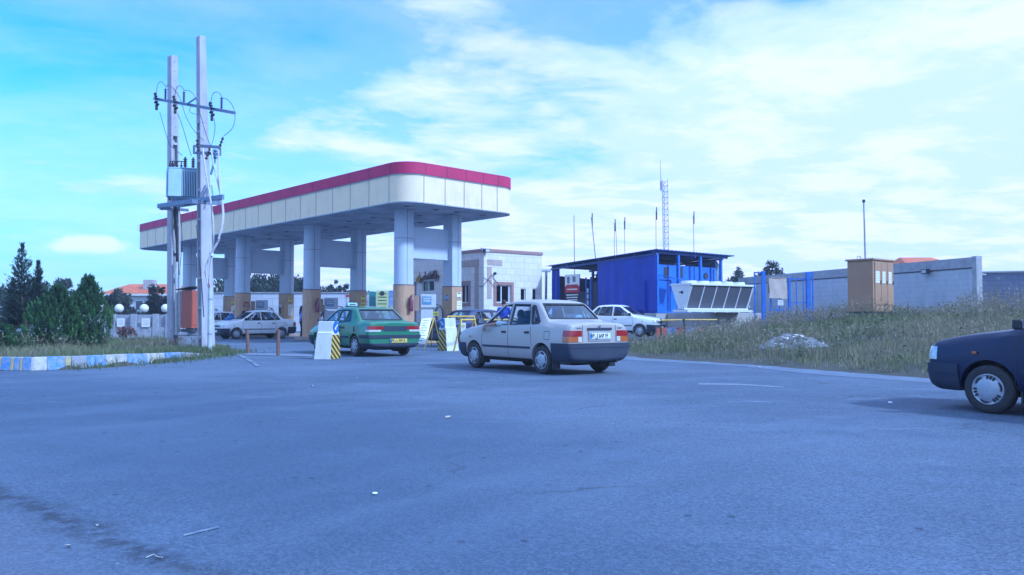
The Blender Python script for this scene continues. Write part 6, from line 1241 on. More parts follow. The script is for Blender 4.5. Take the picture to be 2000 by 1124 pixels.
def patch(src, planes, off, th, out=None, dirn=None, cos=.2, mi=0):
    """skin patch of the body cut by planes, raised by off: real shape of glass, lamps, bumpers, trim. Adds to MB"""
    pl = [(np.array(p, float), np.array(n, float)/np.linalg.norm(n)) for p, n in planes]; ok = [((src.V-p)@n) > 0 for p, n in pl]; D = None if dirn is None else np.array(dirn, float); bm = bmesh.new(); vm = {}
    for i, f in enumerate(src.P):
        if src.M[i] != 0: continue
        if D is not None and src.N[i]@D < cos: continue
        fv = list(f); skip = False
        for o_ in ok:
            if not o_[fv].any(): skip = True; break
        if skip: continue
        vs = []
        for v in f:
            if v not in vm: vm[v] = bm.verts.new(src.V[v])
            vs.append(vm[v])
        try: bm.faces.new(vs)
        except ValueError: pass
    for p, n in pl: bmesh.ops.bisect_plane(bm, geom=bm.verts[:]+bm.edges[:]+bm.faces[:], dist=1e-5, plane_co=Vector(p), plane_no=Vector(n), clear_inner=True)
    bmesh.ops.delete(bm, geom=[v for v in bm.verts if not v.link_faces], context='VERTS'); bm.normal_update()
    if not bm.faces: bm.free(); return out or MB()
    nv = {v: v.normal.copy() for v in bm.verts}; out = out or MB(); top, bot = {}, {}
    for v in bm.verts: top[v] = out.v(v.co+nv[v]*off); bot[v] = out.v(v.co+nv[v]*(off-th))
    out.mi = mi
    for f in bm.faces:
        vs = list(f.verts); out.f([top[v] for v in vs]); out.f([bot[v] for v in reversed(vs)])
    for e in bm.edges:
        if len(e.link_faces) == 1:
            l = e.link_faces[0].loops
            for lo in l:
                if lo.edge is e: a, c = lo.vert, lo.link_loop_next.vert; out.f([top[a], bot[a], bot[c], top[c]]); break
    bm.free(); return out
def poly_planes(poly, ax):
    """clip planes of a convex polygon seen along axis ax ('y': x,z  'x': y,z)"""
    c = np.mean(np.array(poly), axis=0); out = []
    for (a0, a1), (b0, b1) in zip(poly, poly[1:]+poly[:1]):
        n = np.array([-(b1-a1), b0-a0]); 
        if n@(c-np.array([a0, a1])) < 0: n = -n
        out.append(((a0, 0, a1), (n[0], 0, n[1])) if ax == 'y' else ((0, a0, a1), (0, n[0], n[1])))
    return out
def strip_planes(p, q, w, ax='y'):
    p, q = np.array(p, float), np.array(q, float); d = (q-p)/np.linalg.norm(q-p); n = np.array([-d[1], d[0]]); f = (lambda a: (a[0], 0, a[1])) if ax == 'y' else (lambda a: (0, a[0], a[1]))
    return [(f(p-n*w/2), f(n)), (f(p+n*w/2), f(-n)), (f(p), f(d)), (f(q), f(-d))]
def half(side): return [((0, .2*side, 0), (0, side, 0))]
def tyre_mesh(Rw, w):
    b = MB(); b.lathe([(Rw*.60, -w*.42), (Rw*.66, -w*.47), (Rw*.86, -w*.5), (Rw*.96, -w*.42), (Rw, -w*.30), (Rw, w*.30), (Rw*.96, w*.42), (Rw*.86, w*.5), (Rw*.66, w*.47), (Rw*.60, w*.42)], ax='y', n=36); return b
def wheel(root, x, y, Rw, w, style):
    s = 1 if y > 0 else -1; b = tyre_mesh(Rw, w); wh = b.build('wheel', tyre, root, smooth=True, loc=(x, y, Rw)); rc = Rw*.645; yo = s*w*.46
    b = MB(); b.lathe([(rc, yo-s*.03), (rc, yo+s*.002), (rc*.95, yo+s*.010), (rc*.86, yo-s*.002), (rc*.80, yo-s*.002), (rc*.62, yo+s*.014), (rc*.25, yo+s*.024), (.005, yo+s*.025)], ax='y', n=40); b.mi = 1
    slots = ([(t+dt, .15) for t in (105, -15, 225) for dt in (-15, 0, 15)]+[(t, .9) for t in (45, 165, 285)] if style == 0 else [(t, .30) for t in range(0, 360, 45)])
    for i, (a, wd) in enumerate(slots):
        a = R(a); cres = style == 0 and wd > .5; r0, r1 = rc*(.78 if cres else .60), rc*.90; hw = rc*(.26 if cres else .062 if style == 0 else .126); c, t = Vector((math.cos(a), 0, math.sin(a))), Vector((-math.sin(a), 0, math.cos(a))); ring = []
        for k in range(12):
            u = 2*math.pi*k/12; p = c*((r0+r1)/2+(r1-r0)/2*math.cos(u)-(rc*.10*math.sin(u)**2 if cres else 0))+t*hw*math.sin(u)*(1.15+(.0 if cres else .3)*math.cos(u)); ring.append((p.x, yo+s*.001, p.z))
        b.slab(ring, (0, s*.011, 0))
    b.build('hubcap', [cap, seal], wh, smooth=60)
    return wh
def side_ring(b0, s0, m0, w0, r0, t0, zc): return [(0, b0[1]), b0, s0, m0, w0, r0, t0, (0, zc)]
def build_car(kind):
    root = link(kind, None)
    if kind == 'compact_saloon':
        ax, Rw, tw, trk, ar = 1.172, .272, .165, .70, .315
        rows = [(-1.955, [(.56, .30), (.69, .34), (.755, .56), (.715, .84), (.655, .915), (.33, .945), .95]), (-1.86, [(.60, .24), (.735, .29), (.785, .56), (.74, .86), (.67, .955), (.34, .985), .99]), (-1.52, [(.62, .20), (.755, .26), (.80, .56), (.76, .88), (.68, .985), (.36, 1.01), 1.015]), (-1.30, [(.62, .19), (.76, .25), (.80, .56), (.77, .895), (.69, 1.00), (.45, 1.03), 1.045]), (-.90, [(.62, .19), (.76, .25), (.80, .56), (.78, .905), (.60, 1.345), (.45, 1.395), 1.41]), (-.74, [(.62, .19), (.76, .25), (.80, .56), (.78, .905), (.595, 1.385), (.45, 1.425), 1.438]), (-.30, [(.62, .19), (.76, .25), (.802, .56), (.78, .90), (.605, 1.40), (.45, 1.445), 1.457]), (.12, [(.62, .19), (.76, .25), (.802, .56), (.78, .895), (.60, 1.385), (.45, 1.43), 1.443]), (.30, [(.62, .19), (.76, .25), (.80, .56), (.78, .89), (.59, 1.33), (.45, 1.375), 1.388]), (.94, [(.62, .19), (.76, .25), (.80, .56), (.77, .875), (.70, .935), (.50, .965), .985]), (1.10, [(.62, .19), (.755, .25), (.80, .56), (.765, .86), (.685, .915), (.40, .945), .955]), (1.48, [(.60, .20), (.75, .26), (.79, .56), (.755, .815), (.67, .875), (.36, .90), .91]), (1.80, [(.56, .22), (.71, .27), (.765, .54), (.735, .745), (.65, .80), (.34, .825), .835]), (1.89, [(.50, .26), (.64, .30), (.69, .52), (.665, .69), (.59, .745), (.32, .765), .77])]
        lon = [(4, 2, 10, .55), (5, 3, 9, .5), (5, 0, 3, .45), (5, 9, 13, .45)]; trans = [(0, 1, 7, .65), (1, 3, 7, .5), (3, 4, 7, .7), (4, 4, 7, .35), (9, 4, 7, .7), (8, 5, 7, .3), (12, 4, 7, .45), (13, 1, 7, .6)]
        cav = [(-1.18, .70, .89, .62, .95), (-.88, .71, .89, .55, 1.34), (-.30, .72, .89, .56, 1.405), (.14, .72, .885, .555, 1.39), (.27, .71, .88, .55, 1.345), (.80, .70, .86, .62, .97)]
        wins = [[(.76, .935), (.235, 1.315), (-.03, 1.345), (-.05, .935)], [(-.13, .935), (-.12, 1.348), (-.64, 1.332), (-.80, .955)], [(-.86, .965), (-.715, 1.30), (-.80, 1.30), (-1.08, .985)]]
        wsp = [(-.645, 1.00), (.645, 1.00), (.53, 1.335), (-.53, 1.335)]; rwp = [(-.62, 1.06), (.62, 1.06), (.525, 1.345), (-.525, 1.345)]; belt = .905
    else:
        ax, Rw, tw, trk, ar = 1.335, .290, .180, .725, .335
        rows = [(-2.205, [(.60, .30), (.73, .34), (.80, .56), (.755, .82), (.70, .90), (.35, .925), .93]), (-2.12, [(.62, .24), (.77, .30), (.83, .56), (.785, .85), (.71, .945), (.36, .97), .975]), (-1.75, [(.64, .20), (.80, .26), (.845, .56), (.80, .87), (.71, .965), (.38, .985), .99]), (-1.52, [(.64, .19), (.80, .25), (.845, .56), (.81, .88), (.71, .975), (.46, 1.00), 1.005]), (-1.00, [(.64, .19), (.80, .25), (.845, .56), (.82, .90), (.60, 1.31), (.46, 1.35), 1.362]), (-.80, [(.64, .19), (.80, .25), (.845, .56), (.82, .90), (.60, 1.345), (.46, 1.385), 1.395]), (-.30, [(.64, .19), (.80, .25), (.847, .56), (.82, .90), (.61, 1.36), (.46, 1.40), 1.412]), (.18, [(.64, .19), (.80, .25), (.847, .56), (.82, .90), (.60, 1.345), (.46, 1.385), 1.397]), (.38, [(.64, .19), (.80, .25), (.845, .56), (.82, .895), (.595, 1.295), (.46, 1.335), 1.347]), (1.12, [(.64, .19), (.80, .25), (.845, .56), (.805, .87), (.73, .935), (.50, .955), .965]), (1.30, [(.64, .19), (.80, .25), (.845, .56), (.80, .85), (.71, .91), (.40, .925), .93]), (1.70, [(.62, .20), (.79, .26), (.835, .56), (.79, .79), (.69, .85), (.36, .865), .87]), (2.04, [(.58, .22), (.75, .27), (.80, .54), (.76, .69), (.66, .745), (.34, .76), .765]), (2.15, [(.50, .26), (.67, .30), (.72, .52), (.70, .63), (.60, .67), (.32, .685), .69])]
        lon = [(4, 2, 10, .55), (5, 3, 9, .5), (5, 0, 3, .5), (5, 9, 13, .5)]; trans = [(0, 1, 7, .7), (1, 3, 7, .6), (3, 4, 7, .7), (4, 4, 7, .4), (9, 4, 7, .7), (8, 5, 7, .3), (12, 4, 7, .5), (13, 1, 7, .6)]
        cav = [(-1.38, .74, .88, .62, .93), (-.96, .76, .89, .55, 1.305), (-.30, .77, .89, .56, 1.36), (.20, .77, .885, .555, 1.345), (.34, .76, .88, .55, 1.30), (.98, .75, .86, .64, .95)]
        wins = [[(.88, .93), (.30, 1.275), (-.02, 1.30), (-.04, .93)], [(-.12, .93), (-.11, 1.305), (-.60, 1.30), (-.64, .945)], [(-.685, .947), (-.65, 1.295), (-.80, 1.275), (-1.03, .965)]]
        wsp = [(-.66, .985), (.66, .985), (.53, 1.295), (-.53, 1.295)]; rwp = [(-.62, 1.02), (.62, 1.02), (.53, 1.305), (-.53, 1.305)]; belt = .90
    rr = [(x, [(0, p[0][1])]+list(p[:-1])+[(0, p[-1])]) for x, p in rows]
    bm, rings, cr = cage(rr); crease(rings, cr, [(i, a, c, w) for i, a, c, w in lon], [(a, i0, i1, w) for a, i0, i1, w in trans]); me = bpy.data.meshes.new('t'); bm.to_mesh(me); bm.free()
    for _ in range(3): me.materials.append(None)
    def sub(o): m = o.modifiers.new('s', 'SUBSURF'); m.levels = 3; m.render_levels = 3
    pre = evalmesh(me, [sub]); src = Src(pre)
    cut = []
    for x in (-ax, ax):
        for s in (1, -1): b = MB(); b.cyl((x, s*.46, Rw+.015), (x, s*1.1, Rw+.015), ar, n=40); cut.append(tmpobj(b.bm, 1))
    b = MB(); b.box((0, 0, .12), (6, 1.2, .16)); cut.append(tmpobj(b.bm, 1))
    st2 = boolean(pre.copy(), cut); src2 = Src(st2)
    bm = bmesh.new(); rg = []
    for x, yb_, zb_, yr, zr in cav: rg.append([bm.verts.new(v) for v in ((x, .62, .34), (x, yb_, .5), (x, yb_, zb_), (x, yr, zr), (x, -yr, zr), (x, -yb_, zb_), (x, -yb_, .5), (x, -.62, .34))])
    for a, c in zip(rg, rg[1:]):
        for i in range(8): bm.faces.new([a[i], a[(i+1) % 8], c[(i+1) % 8], c[i]])
    bm.faces.new(rg[0][::-1]); bm.faces.new(rg[-1]); cut = [tmpobj(bm, 2)]
    b = MB(); b.slab([(cav[1][0]+.13, y, z) for y, z in rwp], (-1.1, 0, 0)); cut.append(tmpobj(b.bm, 1))
    for w in wins: b = MB(); b.slab([(x, -1.2, z) for x, z in w], (0, 2.4, 0)); cut.append(tmpobj(b.bm, 1))
    b = MB(); b.slab([(cav[4][0]-.10, y, z) for y, z in wsp], (1.1, 0, 0)); cut.append(tmpobj(b.bm, 1))
    fin = boolean(st2.copy(), cut); fin.materials.clear()
    for m in (white, arch, inter): fin.materials.append(m)
    fin.polygons.foreach_set('use_smooth', [True]*len(fin.polygons)); fin.set_sharp_from_angle(angle=R(30)); body = link('body', fin, root); wn = body.modifiers.new('w', 'WEIGHTED_NORMAL'); wn.keep_sharp = True
    BODY = root, body
    for s in (1, -1):
        D = (0, s, 0)
        for i, w in enumerate(wins): patch(src, poly_planes(w, 'y')+half(s), -.014, .004, dirn=D, cos=.1).build('side_window', cg, root, smooth=60)
        b = MB()
        for i, w in enumerate(wins):
            for p, q in zip(w, w[1:]+w[:1]): patch(src, strip_planes(p, q, .055 if (i == 2 and kind == 'compact_saloon') else .020)+half(s), .003, .012, b, dirn=D, cos=.1)
        b.build('window_trim', seal, root)
    patch(src, poly_planes(wsp, 'x')+[((.15, 0, 0), (1, 0, 0))], -.012, .004, dirn=(1, 0, 0), cos=.2).build('windscreen', cg, root, smooth=60)
    patch(src, poly_planes(rwp, 'x')+[((-.5, 0, 0), (-1, 0, 0))], -.012, .004, dirn=(-1, 0, 0), cos=.2).build('rear_window', cgr, root, smooth=60)
    b = MB()
    for w, dx, D in ((wsp, .15, (1, 0, 0)), (rwp, -.5, (-1, 0, 0))):
        for p, q in zip(w, w[1:]+w[:1]): patch(src, strip_planes(p, q, .030, 'x')+[((dx, 0, 0), D)], .003, .012, b, dirn=D, cos=.2)
    b.build('screen_trim', seal, root)
    # door shut lines, fuel flap
    F0, F1 = (wins[0][0][0]+.07, wins[0][0][1]-.02), (wins[0][0][0]+.13, .34); bx = wins[0][3][0]-.04
    rx = wins[1][3][0]-.03 if kind == 'compact_saloon' else wins[1][3][0]-.03
    lines = [(F0, F1), (F1, (F1[0]-.03, .27)), ((bx, .27), (bx, 1.37)), ((F1[0]-.03, .275), (-ax+ar+.02, .275)), ((rx, .92), (rx-.02, .70)), ((rx-.02, .70), (-ax+ar-.02, .53))]
    if kind != 'compact_saloon': lines[4:] = [((-1.00, .93), (-.98, .70)), ((-.98, .70), (-ax+ar-.01, .50))]
    fx = -1.34 if kind == 'compact_saloon' else -1.55
    for s in (1, -1):
        b = MB(); L = list(lines)
        if s == 1: c = (fx, .74); q_ = .075; L += [((c[0]-q_, c[1]-q_), (c[0]+q_, c[1]-q_)), ((c[0]-q_, c[1]+q_), (c[0]+q_, c[1]+q_)), ((c[0]-q_, c[1]-q_), (c[0]-q_, c[1]+q_)), ((c[0]+q_, c[1]-q_), (c[0]+q_, c[1]+q_))]
        for p, q in L: patch(src, strip_planes(p, q, .009)+half(s), .0015, .006, b, dirn=(0, s, 0), cos=.1)
        b.build('shut_line', seal, root)
    wd = rows[5][1][2][0]
    for s in (1, -1):
        for hx in (bx+.14, rx+.10 if kind == 'compact_saloon' else -.62):
            b = MB(); b.box((hx, s*(wd-.006), .79), (.14, .030, .040)); b.box((hx, s*(wd+.002), .805), (.12, .030, .012)); b.build('door_handle', black, root, bevel=.006)
    mx = wins[0][0][0]-.06
    for s in (1, -1):
        b = MB(); b.slab([(mx, s*.80, .95), (mx+.02, s*.97, .95), (mx+.02, s*.97, 1.06), (mx, s*.82, 1.06)], (.10, 0, 0)); mi = b.build('mirror', black, root, bevel=.02); b = MB(); b.slab([(mx-.003, s*.825, .962), (mx+.013, s*.958, .962), (mx+.013, s*.958, 1.048), (mx-.003, s*.835, 1.048)], (-.004, 0, 0)); b.build('mirror_glass', chrome, mi)
        b = MB(); b.box((mx+.07, s*.79, .97), (.05, .08, .04)); b.build('mirror_arm', black, mi)
    for x, s in ((-ax, 1), (ax, 1), (-ax, -1), (ax, -1)): wheel(root, x, s*trk, Rw, tw, 0 if kind == 'compact_saloon' else 1)
    b = MB(); b.cyl((-ax, -trk, Rw), (-ax, trk, Rw), .045, n=10); b.cyl((ax, -trk, Rw), (ax, trk, Rw), .04, n=10); b.box((0, 0, .22), (2.6, .9, .08)); b.box((-ax-.35, .0, .24), (.35, .8, .12)); b.cyl((-ax-.3, -.25, .22), (-ax-.62, -.25, .22), .09, n=14); b.cyl((rows[0][0]-.03, -.42, .25), (-ax-.5, -.42, .25), .025, n=10); b.build('underbody', arch, root)
    # interior
    def seat(x, y, w=.48):
        b = MB(); b.box((x, y, .50), (.50, w, .18)); M = Matrix.Rotation(R(-14), 3, 'Y'); b.box((x-.28, y, .80), (.15, w, .58), M=M); b.box((x-.37, y, 1.14), (.09, w*.52, .17), M=M); b.build('seat', inter, root, bevel=.05)
    seat(.12, .37); seat(.12, -.37); b = MB(); b.box((-.72, 0, .46), (.50, 1.25, .18)); b.box((-1.0, 0, .76), (.16, 1.25, .48), M=Matrix.Rotation(R(-20), 3, 'Y')); b.build('rear_bench', inter, root, bevel=.05)
    b = MB(); b.box((.72, 0, .80), (.34, 1.34, .22)); b.build('dashboard', black, root, bevel=.05)
    b = MB(); pts = [(.185*math.cos(R(a)), .185*math.sin(R(a))) for a in range(0, 361, 15)]; b.tube([(.47+u*.38, .37+v, .92+u*.92) for u, v in pts], .014, 8); b.tube([(.47+.185*.38*k, .37, .92+.185*.92*k) for k in (-1, 0)], .012, 6); b.tube([(.47, .37-.18, .92), (.47, .37+.18, .92)], .012, 6); b.cyl((.47, .37, .92), (.66, .37, .84), .03, n=8); b.build('steering_wheel', black, root)
    bz0 = rows[0][0]; tailx = rows[0][0]-.0
    def plate(x, z, s, txt, m_bg, w=.52, h=.11, y=0.0):
        n_ = Vector((s, 0, 0)); b = MB(); b.box((x+s*.006, y, z), (.012, w, h)); pl = b.build('number_plate', m_bg, root, bevel=.003); b = MB(); b.box((x+s*.013, y+(w*.44 if s < 0 else -w*.44), z), (.003, w*.08, h*.9)); b.build('blue_band', sgn_b, pl)
        if txt: b = MB(); b.text(txt, (x+s*.0125, y-(.02 if s < 0 else -.02), z-h*.28), (0, s, 0) if s > 0 else (0, -1, 0), (0, 0, 1), h*.86, .002, width=w*.80, bold=.003); b.build('plate_number', ink, pl)
        return pl
    T = {}
    if kind == 'compact_saloon':
        b = MB(); patch(src2, [((-1.50, 0, 0), (-1, 0, 0)), ((0, 0, .60), (0, 0, -1)), ((0, 0, .27), (0, 0, 1))], .030, .05, b); b.build('rear_bumper', bumper, root, smooth=50)
        b = MB(); patch(src2, [((-1.52, 0, 0), (-1, 0, 0)), ((0, 0, .545), (0, 0, -1)), ((0, 0, .515), (0, 0, 1))], .038, .02, b); patch(src2, [((1.50, 0, 0), (1, 0, 0)), ((0, 0, .46), (0, 0, -1)), ((0, 0, .43), (0, 0, 1))], .034, .02, b); b.build('bumper_rib', bumper, root, smooth=50)
        b = MB(); patch(src2, [((1.50, 0, 0), (1, 0, 0)), ((0, 0, .54), (0, 0, -1)), ((0, 0, .25), (0, 0, 1))], .026, .05, b); b.build('front_bumper', bumper, root, smooth=50)
        for s in (1, -1):
            b = MB(); patch(src2, [((-ax+ar+.03, 0, 0), (1, 0, 0)), ((ax-ar-.03, 0, 0), (-1, 0, 0)), ((0, 0, .475), (0, 0, 1)), ((0, 0, .515), (0, 0, -1))]+half(s), .010, .012, b, dirn=(0, s, 0)); b.build('side_moulding', bumper, root)
            b = MB(); patch(src2, [((-ax+ar+.03, 0, 0), (1, 0, 0)), ((ax-ar-.03, 0, 0), (-1, 0, 0)), ((0, 0, .27), (0, 0, -1)), ((0, 0, .15), (0, 0, 1))]+half(s), .004, .012, b); b.build('sill', arch, root)
            lamp = [((0, s*.44, 0), (0, s, 0)), ((-1.80, 0, 0), (-1, 0, 0))]
            b = patch(src2, lamp+[((0, 0, .835), (0, 0, -1)), ((0, 0, .725), (0, 0, 1))], .013, .02); tl_ = b.build('tail_light', tail_r, root, smooth=50)
            patch(src2, lamp+[((0, 0, .722), (0, 0, -1)), ((0, 0, .625), (0, 0, 1)), ((0, s*.53, 0), (0, s, 0))], .013, .02).build('indicator', tail_o, tl_, smooth=50); patch(src2, [((0, s*.44, 0), (0, s, 0)), ((0, s*.527, 0), (0, -s, 0)), ((-1.8, 0, 0), (-1, 0, 0)), ((0, 0, .722), (0, 0, -1)), ((0, 0, .625), (0, 0, 1))], .013, .02).build('reversing_lamp', tail_w, tl_, smooth=50)
            patch(src2, [((0, s*.36, 0), (0, s, 0)), ((1.76, 0, 0), (1, 0, 0)), ((0, 0, .735), (0, 0, -1)), ((0, 0, .585), (0, 0, 1))], .008, .02).build('headlight', lampg, root, smooth=50)
            b = MB(); b.box((1.30, s*.80, .68), (.05, .014, .03)); b.build('side_repeater', tail_o, root, bevel=.004)
            b = MB(); b.box((-ax+.0-.36, s*.70, .20), (.02, .18, .16)); b.box((ax-.36, s*.70, .20), (.02, .18, .14)); b.build('mud_flap', black, root)
        b = MB(); b.box((-1.972, 0, .865), (.025, .60, .045)); b.build('garnish', bumper, root, bevel=.006); b = MB(); b.box((-1.965, 0, .735), (.012, .56, .19)); b.build('plate_recess', mat('plate_recess', (.35, .36, .38), .4), root, bevel=.005)
        T['rear'] = (-1.973, .735); T['front'] = (1.945, .40); plate_z = .735
        b = MB(); patch(src2, [((0, -.34, 0), (0, 1, 0)), ((0, .34, 0), (0, -1, 0)), ((1.80, 0, 0), (1, 0, 0)), ((0, 0, .695), (0, 0, -1)), ((0, 0, .60), (0, 0, 1))], .004, .01, b); b.build('grille', black, root); b = MB()
        for k in range(3): b.box((1.915, 0, .60+.02*k), (.012, .62, .006))
        b.build('grille_bar', chrome, root)
        b = MB(); b.cyl((-1.97, .0, .915), (-1.985, 0, .915), .022, n=12); b.build('badge', chrome, root); b = MB(); b.box((-1.965, .50, .885), (.008, .12, .018)); b.box((-1.965, -.52, .885), (.008, .10, .018)); b.build('lettering', chrome, root)
        b = MB(); patch(src, strip_planes((-.415, .62), (-.415, .945), .010, 'x')+[((-1.8, 0, 0), (-1, 0, 0))], .0015, .006, b, dirn=(-1, 0, 0)); patch(src, strip_planes((.415, .62), (.415, .945), .010, 'x')+[((-1.8, 0, 0), (-1, 0, 0))], .0015, .006, b, dirn=(-1, 0, 0)); b.build('boot_line', seal, root)
    else:
        rb_ = [((-1.70, 0, 0), (-1, 0, 0))]; b = MB(); patch(src2, rb_+[((0, 0, .60), (0, 0, -1)), ((0, 0, .515), (0, 0, 1))], .028, .04, b); patch(src2, rb_+[((0, 0, .37), (0, 0, -1)), ((0, 0, .25), (0, 0, 1))], .022, .04, b); b.build('rear_bumper', bumper, root, smooth=50)
        b = MB(); patch(src2, [((1.69, 0, 0), (1, 0, 0)), ((0, 0, .54), (0, 0, -1)), ((0, 0, .25), (0, 0, 1))], .026, .05, b); b.build('front_bumper', bumper, root, smooth=50)
        for s in (1, -1):
            b = MB(); patch(src2, [((-ax+ar+.03, 0, 0), (1, 0, 0)), ((ax-ar-.03, 0, 0), (-1, 0, 0)), ((0, 0, .50), (0, 0, 1)), ((0, 0, .56), (0, 0, -1))]+half(s), .010, .012, b, dirn=(0, s, 0)); b.build('side_moulding', bumper, root)
            b = MB(); patch(src2, [((-ax+ar+.03, 0, 0), (1, 0, 0)), ((ax-ar-.03, 0, 0), (-1, 0, 0)), ((0, 0, .28), (0, 0, -1)), ((0, 0, .15), (0, 0, 1))]+half(s), .004, .012, b); b.build('sill', arch, root)
            lamp = [((0, s*.36, 0), (0, s, 0)), ((-2.05, 0, 0), (-1, 0, 0))]; tl_ = patch(src2, lamp+[((0, 0, .845), (0, 0, -1)), ((0, 0, .745), (0, 0, 1))], .012, .02).build('tail_light', tail_r, root, smooth=50)
            patch(src2, [((0, s*.44, 0), (0, s, 0)), ((-2.05, 0, 0), (-1, 0, 0)), ((0, 0, .742), (0, 0, -1)), ((0, 0, .690), (0, 0, 1))], .012, .02).build('reversing_lamp', tail_w, tl_, smooth=50)
            patch(src2, [((0, s*.40, 0), (0, s, 0)), ((2.0, 0, 0), (1, 0, 0)), ((0, 0, .67), (0, 0, -1)), ((0, 0, .57), (0, 0, 1))], .008, .02).build('headlight', lampg, root, smooth=50)
        patch(src2, [((0, -.355, 0), (0, 1, 0)), ((0, .355, 0), (0, -1, 0)), ((-2.05, 0, 0), (-1, 0, 0)), ((0, 0, .845), (0, 0, -1)), ((0, 0, .70), (0, 0, 1))], .006, .012).build('rear_panel', bumper, root, smooth=50)
        T['rear'] = (-2.225, .44); T['front'] = (2.19, .40)
        b = MB(); patch(src2, [((0, -.38, 0), (0, 1, 0)), ((0, .38, 0), (0, -1, 0)), ((2.05, 0, 0), (1, 0, 0)), ((0, 0, .66), (0, 0, -1)), ((0, 0, .58), (0, 0, 1))], .004, .01, b); b.build('grille', black, root)
    T['plate'] = plate
    return root, body, T, src, src2
def paint_copy(root, m, name, label, cat, loc, rz, group='saloon cars'):
    """copy of a car with its own paint: body mesh shared, paint set on the object slot"""
    c = copy_tree(root); c.name = name; c.location = loc; c.rotation_euler = (0, 0, rz); tag(c, label, cat, group); setpaint(c, m); return c
def setpaint(c, m):
    for ch in c.children:
        if ch.name.split('.')[0] == 'body': ch.material_slots[0].link = 'OBJECT'; ch.material_slots[0].material = m
def addplate(c, T, end, txt, m_bg, y=0.0):
    s = -1 if end == 'rear' else 1; x, z = T[end]; w, h = .52, .11; b = MB(); b.box((x+s*.006, y, z), (.012, w, h)); pl = b.build('number_plate', m_bg, c, bevel=.003); b = MB(); b.box((x+s*.013, y+w*.455, z), (.003, w*.07, h*.9) ) if s < 0 else b.box((x+s*.013, y-w*.455, z), (.003, w*.07, h*.9)); b.build('blue_band', sgn_b, pl)
    if txt: b = MB(); b.text(txt, (x+s*.0125, y-s*.018*(-1 if s < 0 else 1)*(-1), z-h*.30), (0, s, 0), (0, 0, 1), h*.95, .002, width=w*.80, bold=.0035); b.build('plate_number', ink, pl)
pw_ = mat('plate_white', (.74, .76, .74), .4); py_ = mat('plate_yellow', (.72, .55, .14), .4)

pride, pbody, PT, psrc, psrc2 = build_car('compact_saloon')
poses = {'silver': (.50, 16.55, 125.8), 'white': (-13.2, 40.6, 220), 'white2': (4.95, 36.3, -28), 'navy': (6.64, 8.40, 123), 'half': (-17.7, 47.3, 221)}
silver = paint('silver_paint', (.42, .385, .365), .12, .42, (.27, .255, .27), .35, .25); whitep = paint('white_car_paint', (.86, .86, .84), .0, .30, (.55, .55, .55), .25); navy = paint('navy_paint', (.002, .010, .050), .0, .38, (.004, .012, .035), .10, .0); greenp = paint('taxi_green', (.008, .18, .095), .05, .32, (.04, .13, .09), .3); darkp = paint('dark_blue_paint', (.02, .035, .11), .1, .35, (.05, .06, .12), .3, .3)
def place(c, k, z=0): x, y, a = poses[k]; c.location = (x, y, z); c.rotation_euler = (0, 0, R(a))
c1 = pride; c1.name = 'silver_saloon'; tag(c1, 'dusty silver saloon with grey bumpers, its driver resting an arm on the open window', 'car', 'saloon cars'); place(c1, 'silver'); setpaint(c1, silver)
base_children = list(c1.children)
def clone(m, name, label, k, z=0):
    c = copy_tree(pride); c.name = name; tag(c, label, 'car', 'saloon cars'); place(c, k, z); setpaint(c, m); return c
c2 = clone(whitep, 'white_saloon', 'white saloon with black bumpers parked side-on beyond the rusty bollards', 'white'); c3 = clone(whitep, 'white_saloon', 'white saloon facing right in front of the blue shed, its wheels hidden by grass', 'white2', .22); c4 = clone(navy, 'dark_blue_saloon', 'dark navy car whose front half shows at the right edge of the photo', 'navy'); c5 = clone(whitep, 'white_saloon', 'white car half hidden behind the utility pole and the other parked white car', 'half')
# the silver car's near window is down: drop that pane
for ch in list(c1.children):
    if ch.name.split('.')[0] == 'side_window':
        xs = [v.co.x for v in ch.data.vertices]; ys = [v.co.y for v in ch.data.vertices]
        if max(xs) > .5 and min(ys) > 0: bpy.data.objects.remove(ch); break
addplate(c1, PT, 'rear', '۷۶ ل ۵۸۴ ۶۶', pw_); addplate(c2, PT, 'front', None, pw_); addplate(c3, PT, 'front', None, pw_)
o = thing('cloth_bundle', (0, 0, 0), 0, 'blue plastic bundle lying on the bonnet of the half hidden white car', 'bundle'); q = px(453, 622, 45.2)
b = MB(); [b.ball((q.x+dx, 45.2+dy, q.z+dz), r, 10, 7, (1.2, 1, .8)) for dx, dy, dz, r in ((0, 0, 0, .26), (.18, .05, .08, .2), (-.2, .05, -.1, .2), (.05, -.1, -.2, .22))]; b.build('bundle', mat('blue_plastic', (.01, .16, .50), .35, bump=.5, bscale=8), o, smooth=80)
# taxi
pug, gbody, GT, gsrc, gsrc2 = build_car('notchback_saloon')
pug.name = 'green_taxi'; tag(pug, 'green taxi saloon with black side numbers waiting between the white barriers', 'car', 'saloon cars'); pug.location = (-4.52, 23.7, 0); pug.rotation_euler = (0, 0, R(126)); setpaint(pug, greenp)
d5 = copy_tree(pug); d5.name = 'dark_saloon'; tag(d5, 'dark blue saloon seen from behind the yellow tube frames', 'car', 'saloon cars'); d5.location = (-1.15, 30.4, 0); d5.rotation_euler = (0, 0, R(43)); setpaint(d5, darkp)
addplate(pug, GT, 'rear', '۴۷ ت ۱۷۷ ۱۱', py_, y=-.10)
nd = MB(); wy = .853
nd.text('۱۳۳', (-.33, wy, .68), (-1, 0, 0), (0, 0, 1), .24, .003, width=.30, bold=.008); nd.text('۹۸۱۳', (-.33, wy-.004, .33), (-1, 0, 0), (0, 0, 1), .20, .003, width=.34, bold=.008)
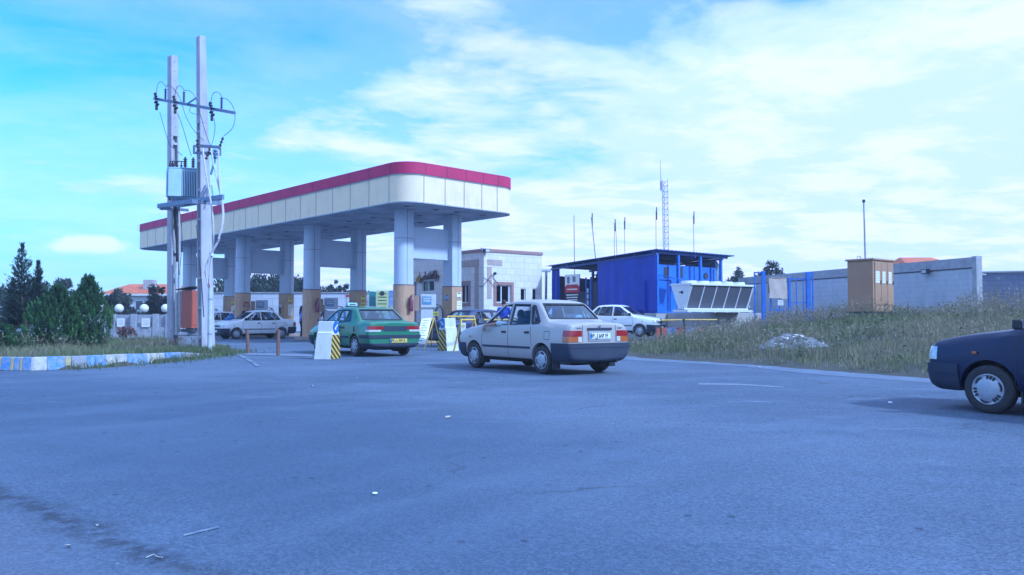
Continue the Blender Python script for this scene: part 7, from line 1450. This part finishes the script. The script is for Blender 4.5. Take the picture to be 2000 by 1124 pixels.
nd.cyl((-.28-1.05, wy-.025, .72), (-.28-1.05, wy-.012, .72), .035, n=12); nd.box((-1.33, wy-.018, .80), (.03, .006, .10)); nd.build('door_lettering', ink, pug)
def roofsign(loc, rz, m, label, txt=None, w=.42, h=.13, d=.16):
    o = thing('taxi_sign', loc, rz, label, 'taxi sign'); b = MB(); b.slab([(-d/2, -w/2, 0), (d/2, -w/2, 0), (d/2*.7, -w/2, h), (-d/2*.7, -w/2, h)], (0, w, 0)); b.build('housing', m, o, bevel=.02); b = MB(); b.box((0, 0, -.01), (d*1.1, w*1.04, .03)); b.build('base', black, o)
    b = MB(); b.box((-d/2*.87, 0, h*.48), (.004, w*.6, h*.35), M=Matrix.Rotation(R(9), 3, 'Y')); b.build('lettering', ink, o); return o
TM = Matrix.Translation(pug.location) @ Matrix.Rotation(R(126), 4, 'Z'); roofsign(TM@Vector((-.02, .30, 1.415)), R(126), mat('teal_plastic', (.22, .50, .52), .4), 'pale teal taxi sign on the green taxi roof', w=.32, h=.10)
# driver of the silver car
SMt = Matrix.Translation(c1.location) @ c1.rotation_euler.to_matrix().to_4x4()
drv = person((SMt@Vector((.02, .37, -.42))), c1.rotation_euler.z, 'driver in a pale blue shirt leaning a bare forearm out of the silver saloon', mat('pale_blue_cloth', (.45, .60, .70), .8), jeans, 1.66, arms=[((.22, .43, 1.43), (.62, .50, 1.385), (.55, .18, -1)), ((.22, -.20, 1.25), (.44, -.08, 1.36), (1, .2, 0))], legs=[((.46, .10, 1.04), (.66, .11, .90)), ((.46, -.12, 1.04), (.66, -.13, .90))], vox=.014, sleeve=.62)
# ------------------------------------------------------------------ thin haze in the air
hz = bpy.data.materials.new('haze'); hz.use_nodes = True; t_ = hz.node_tree; t_.nodes.clear(); vo = t_.nodes.new('ShaderNodeVolumePrincipled'); vo.inputs['Color'].default_value = (.86, .92, 1, 1); vo.inputs['Density'].default_value = .0009; vo.inputs['Anisotropy'].default_value = .1
ou = t_.nodes.new('ShaderNodeOutputMaterial'); t_.links.new(vo.outputs[0], ou.inputs['Volume']); b = MB(); b.box((0, 500, 6.0), (2440, 2440, 15.0)); tag(b.build('haze', hz), kind='stuff')
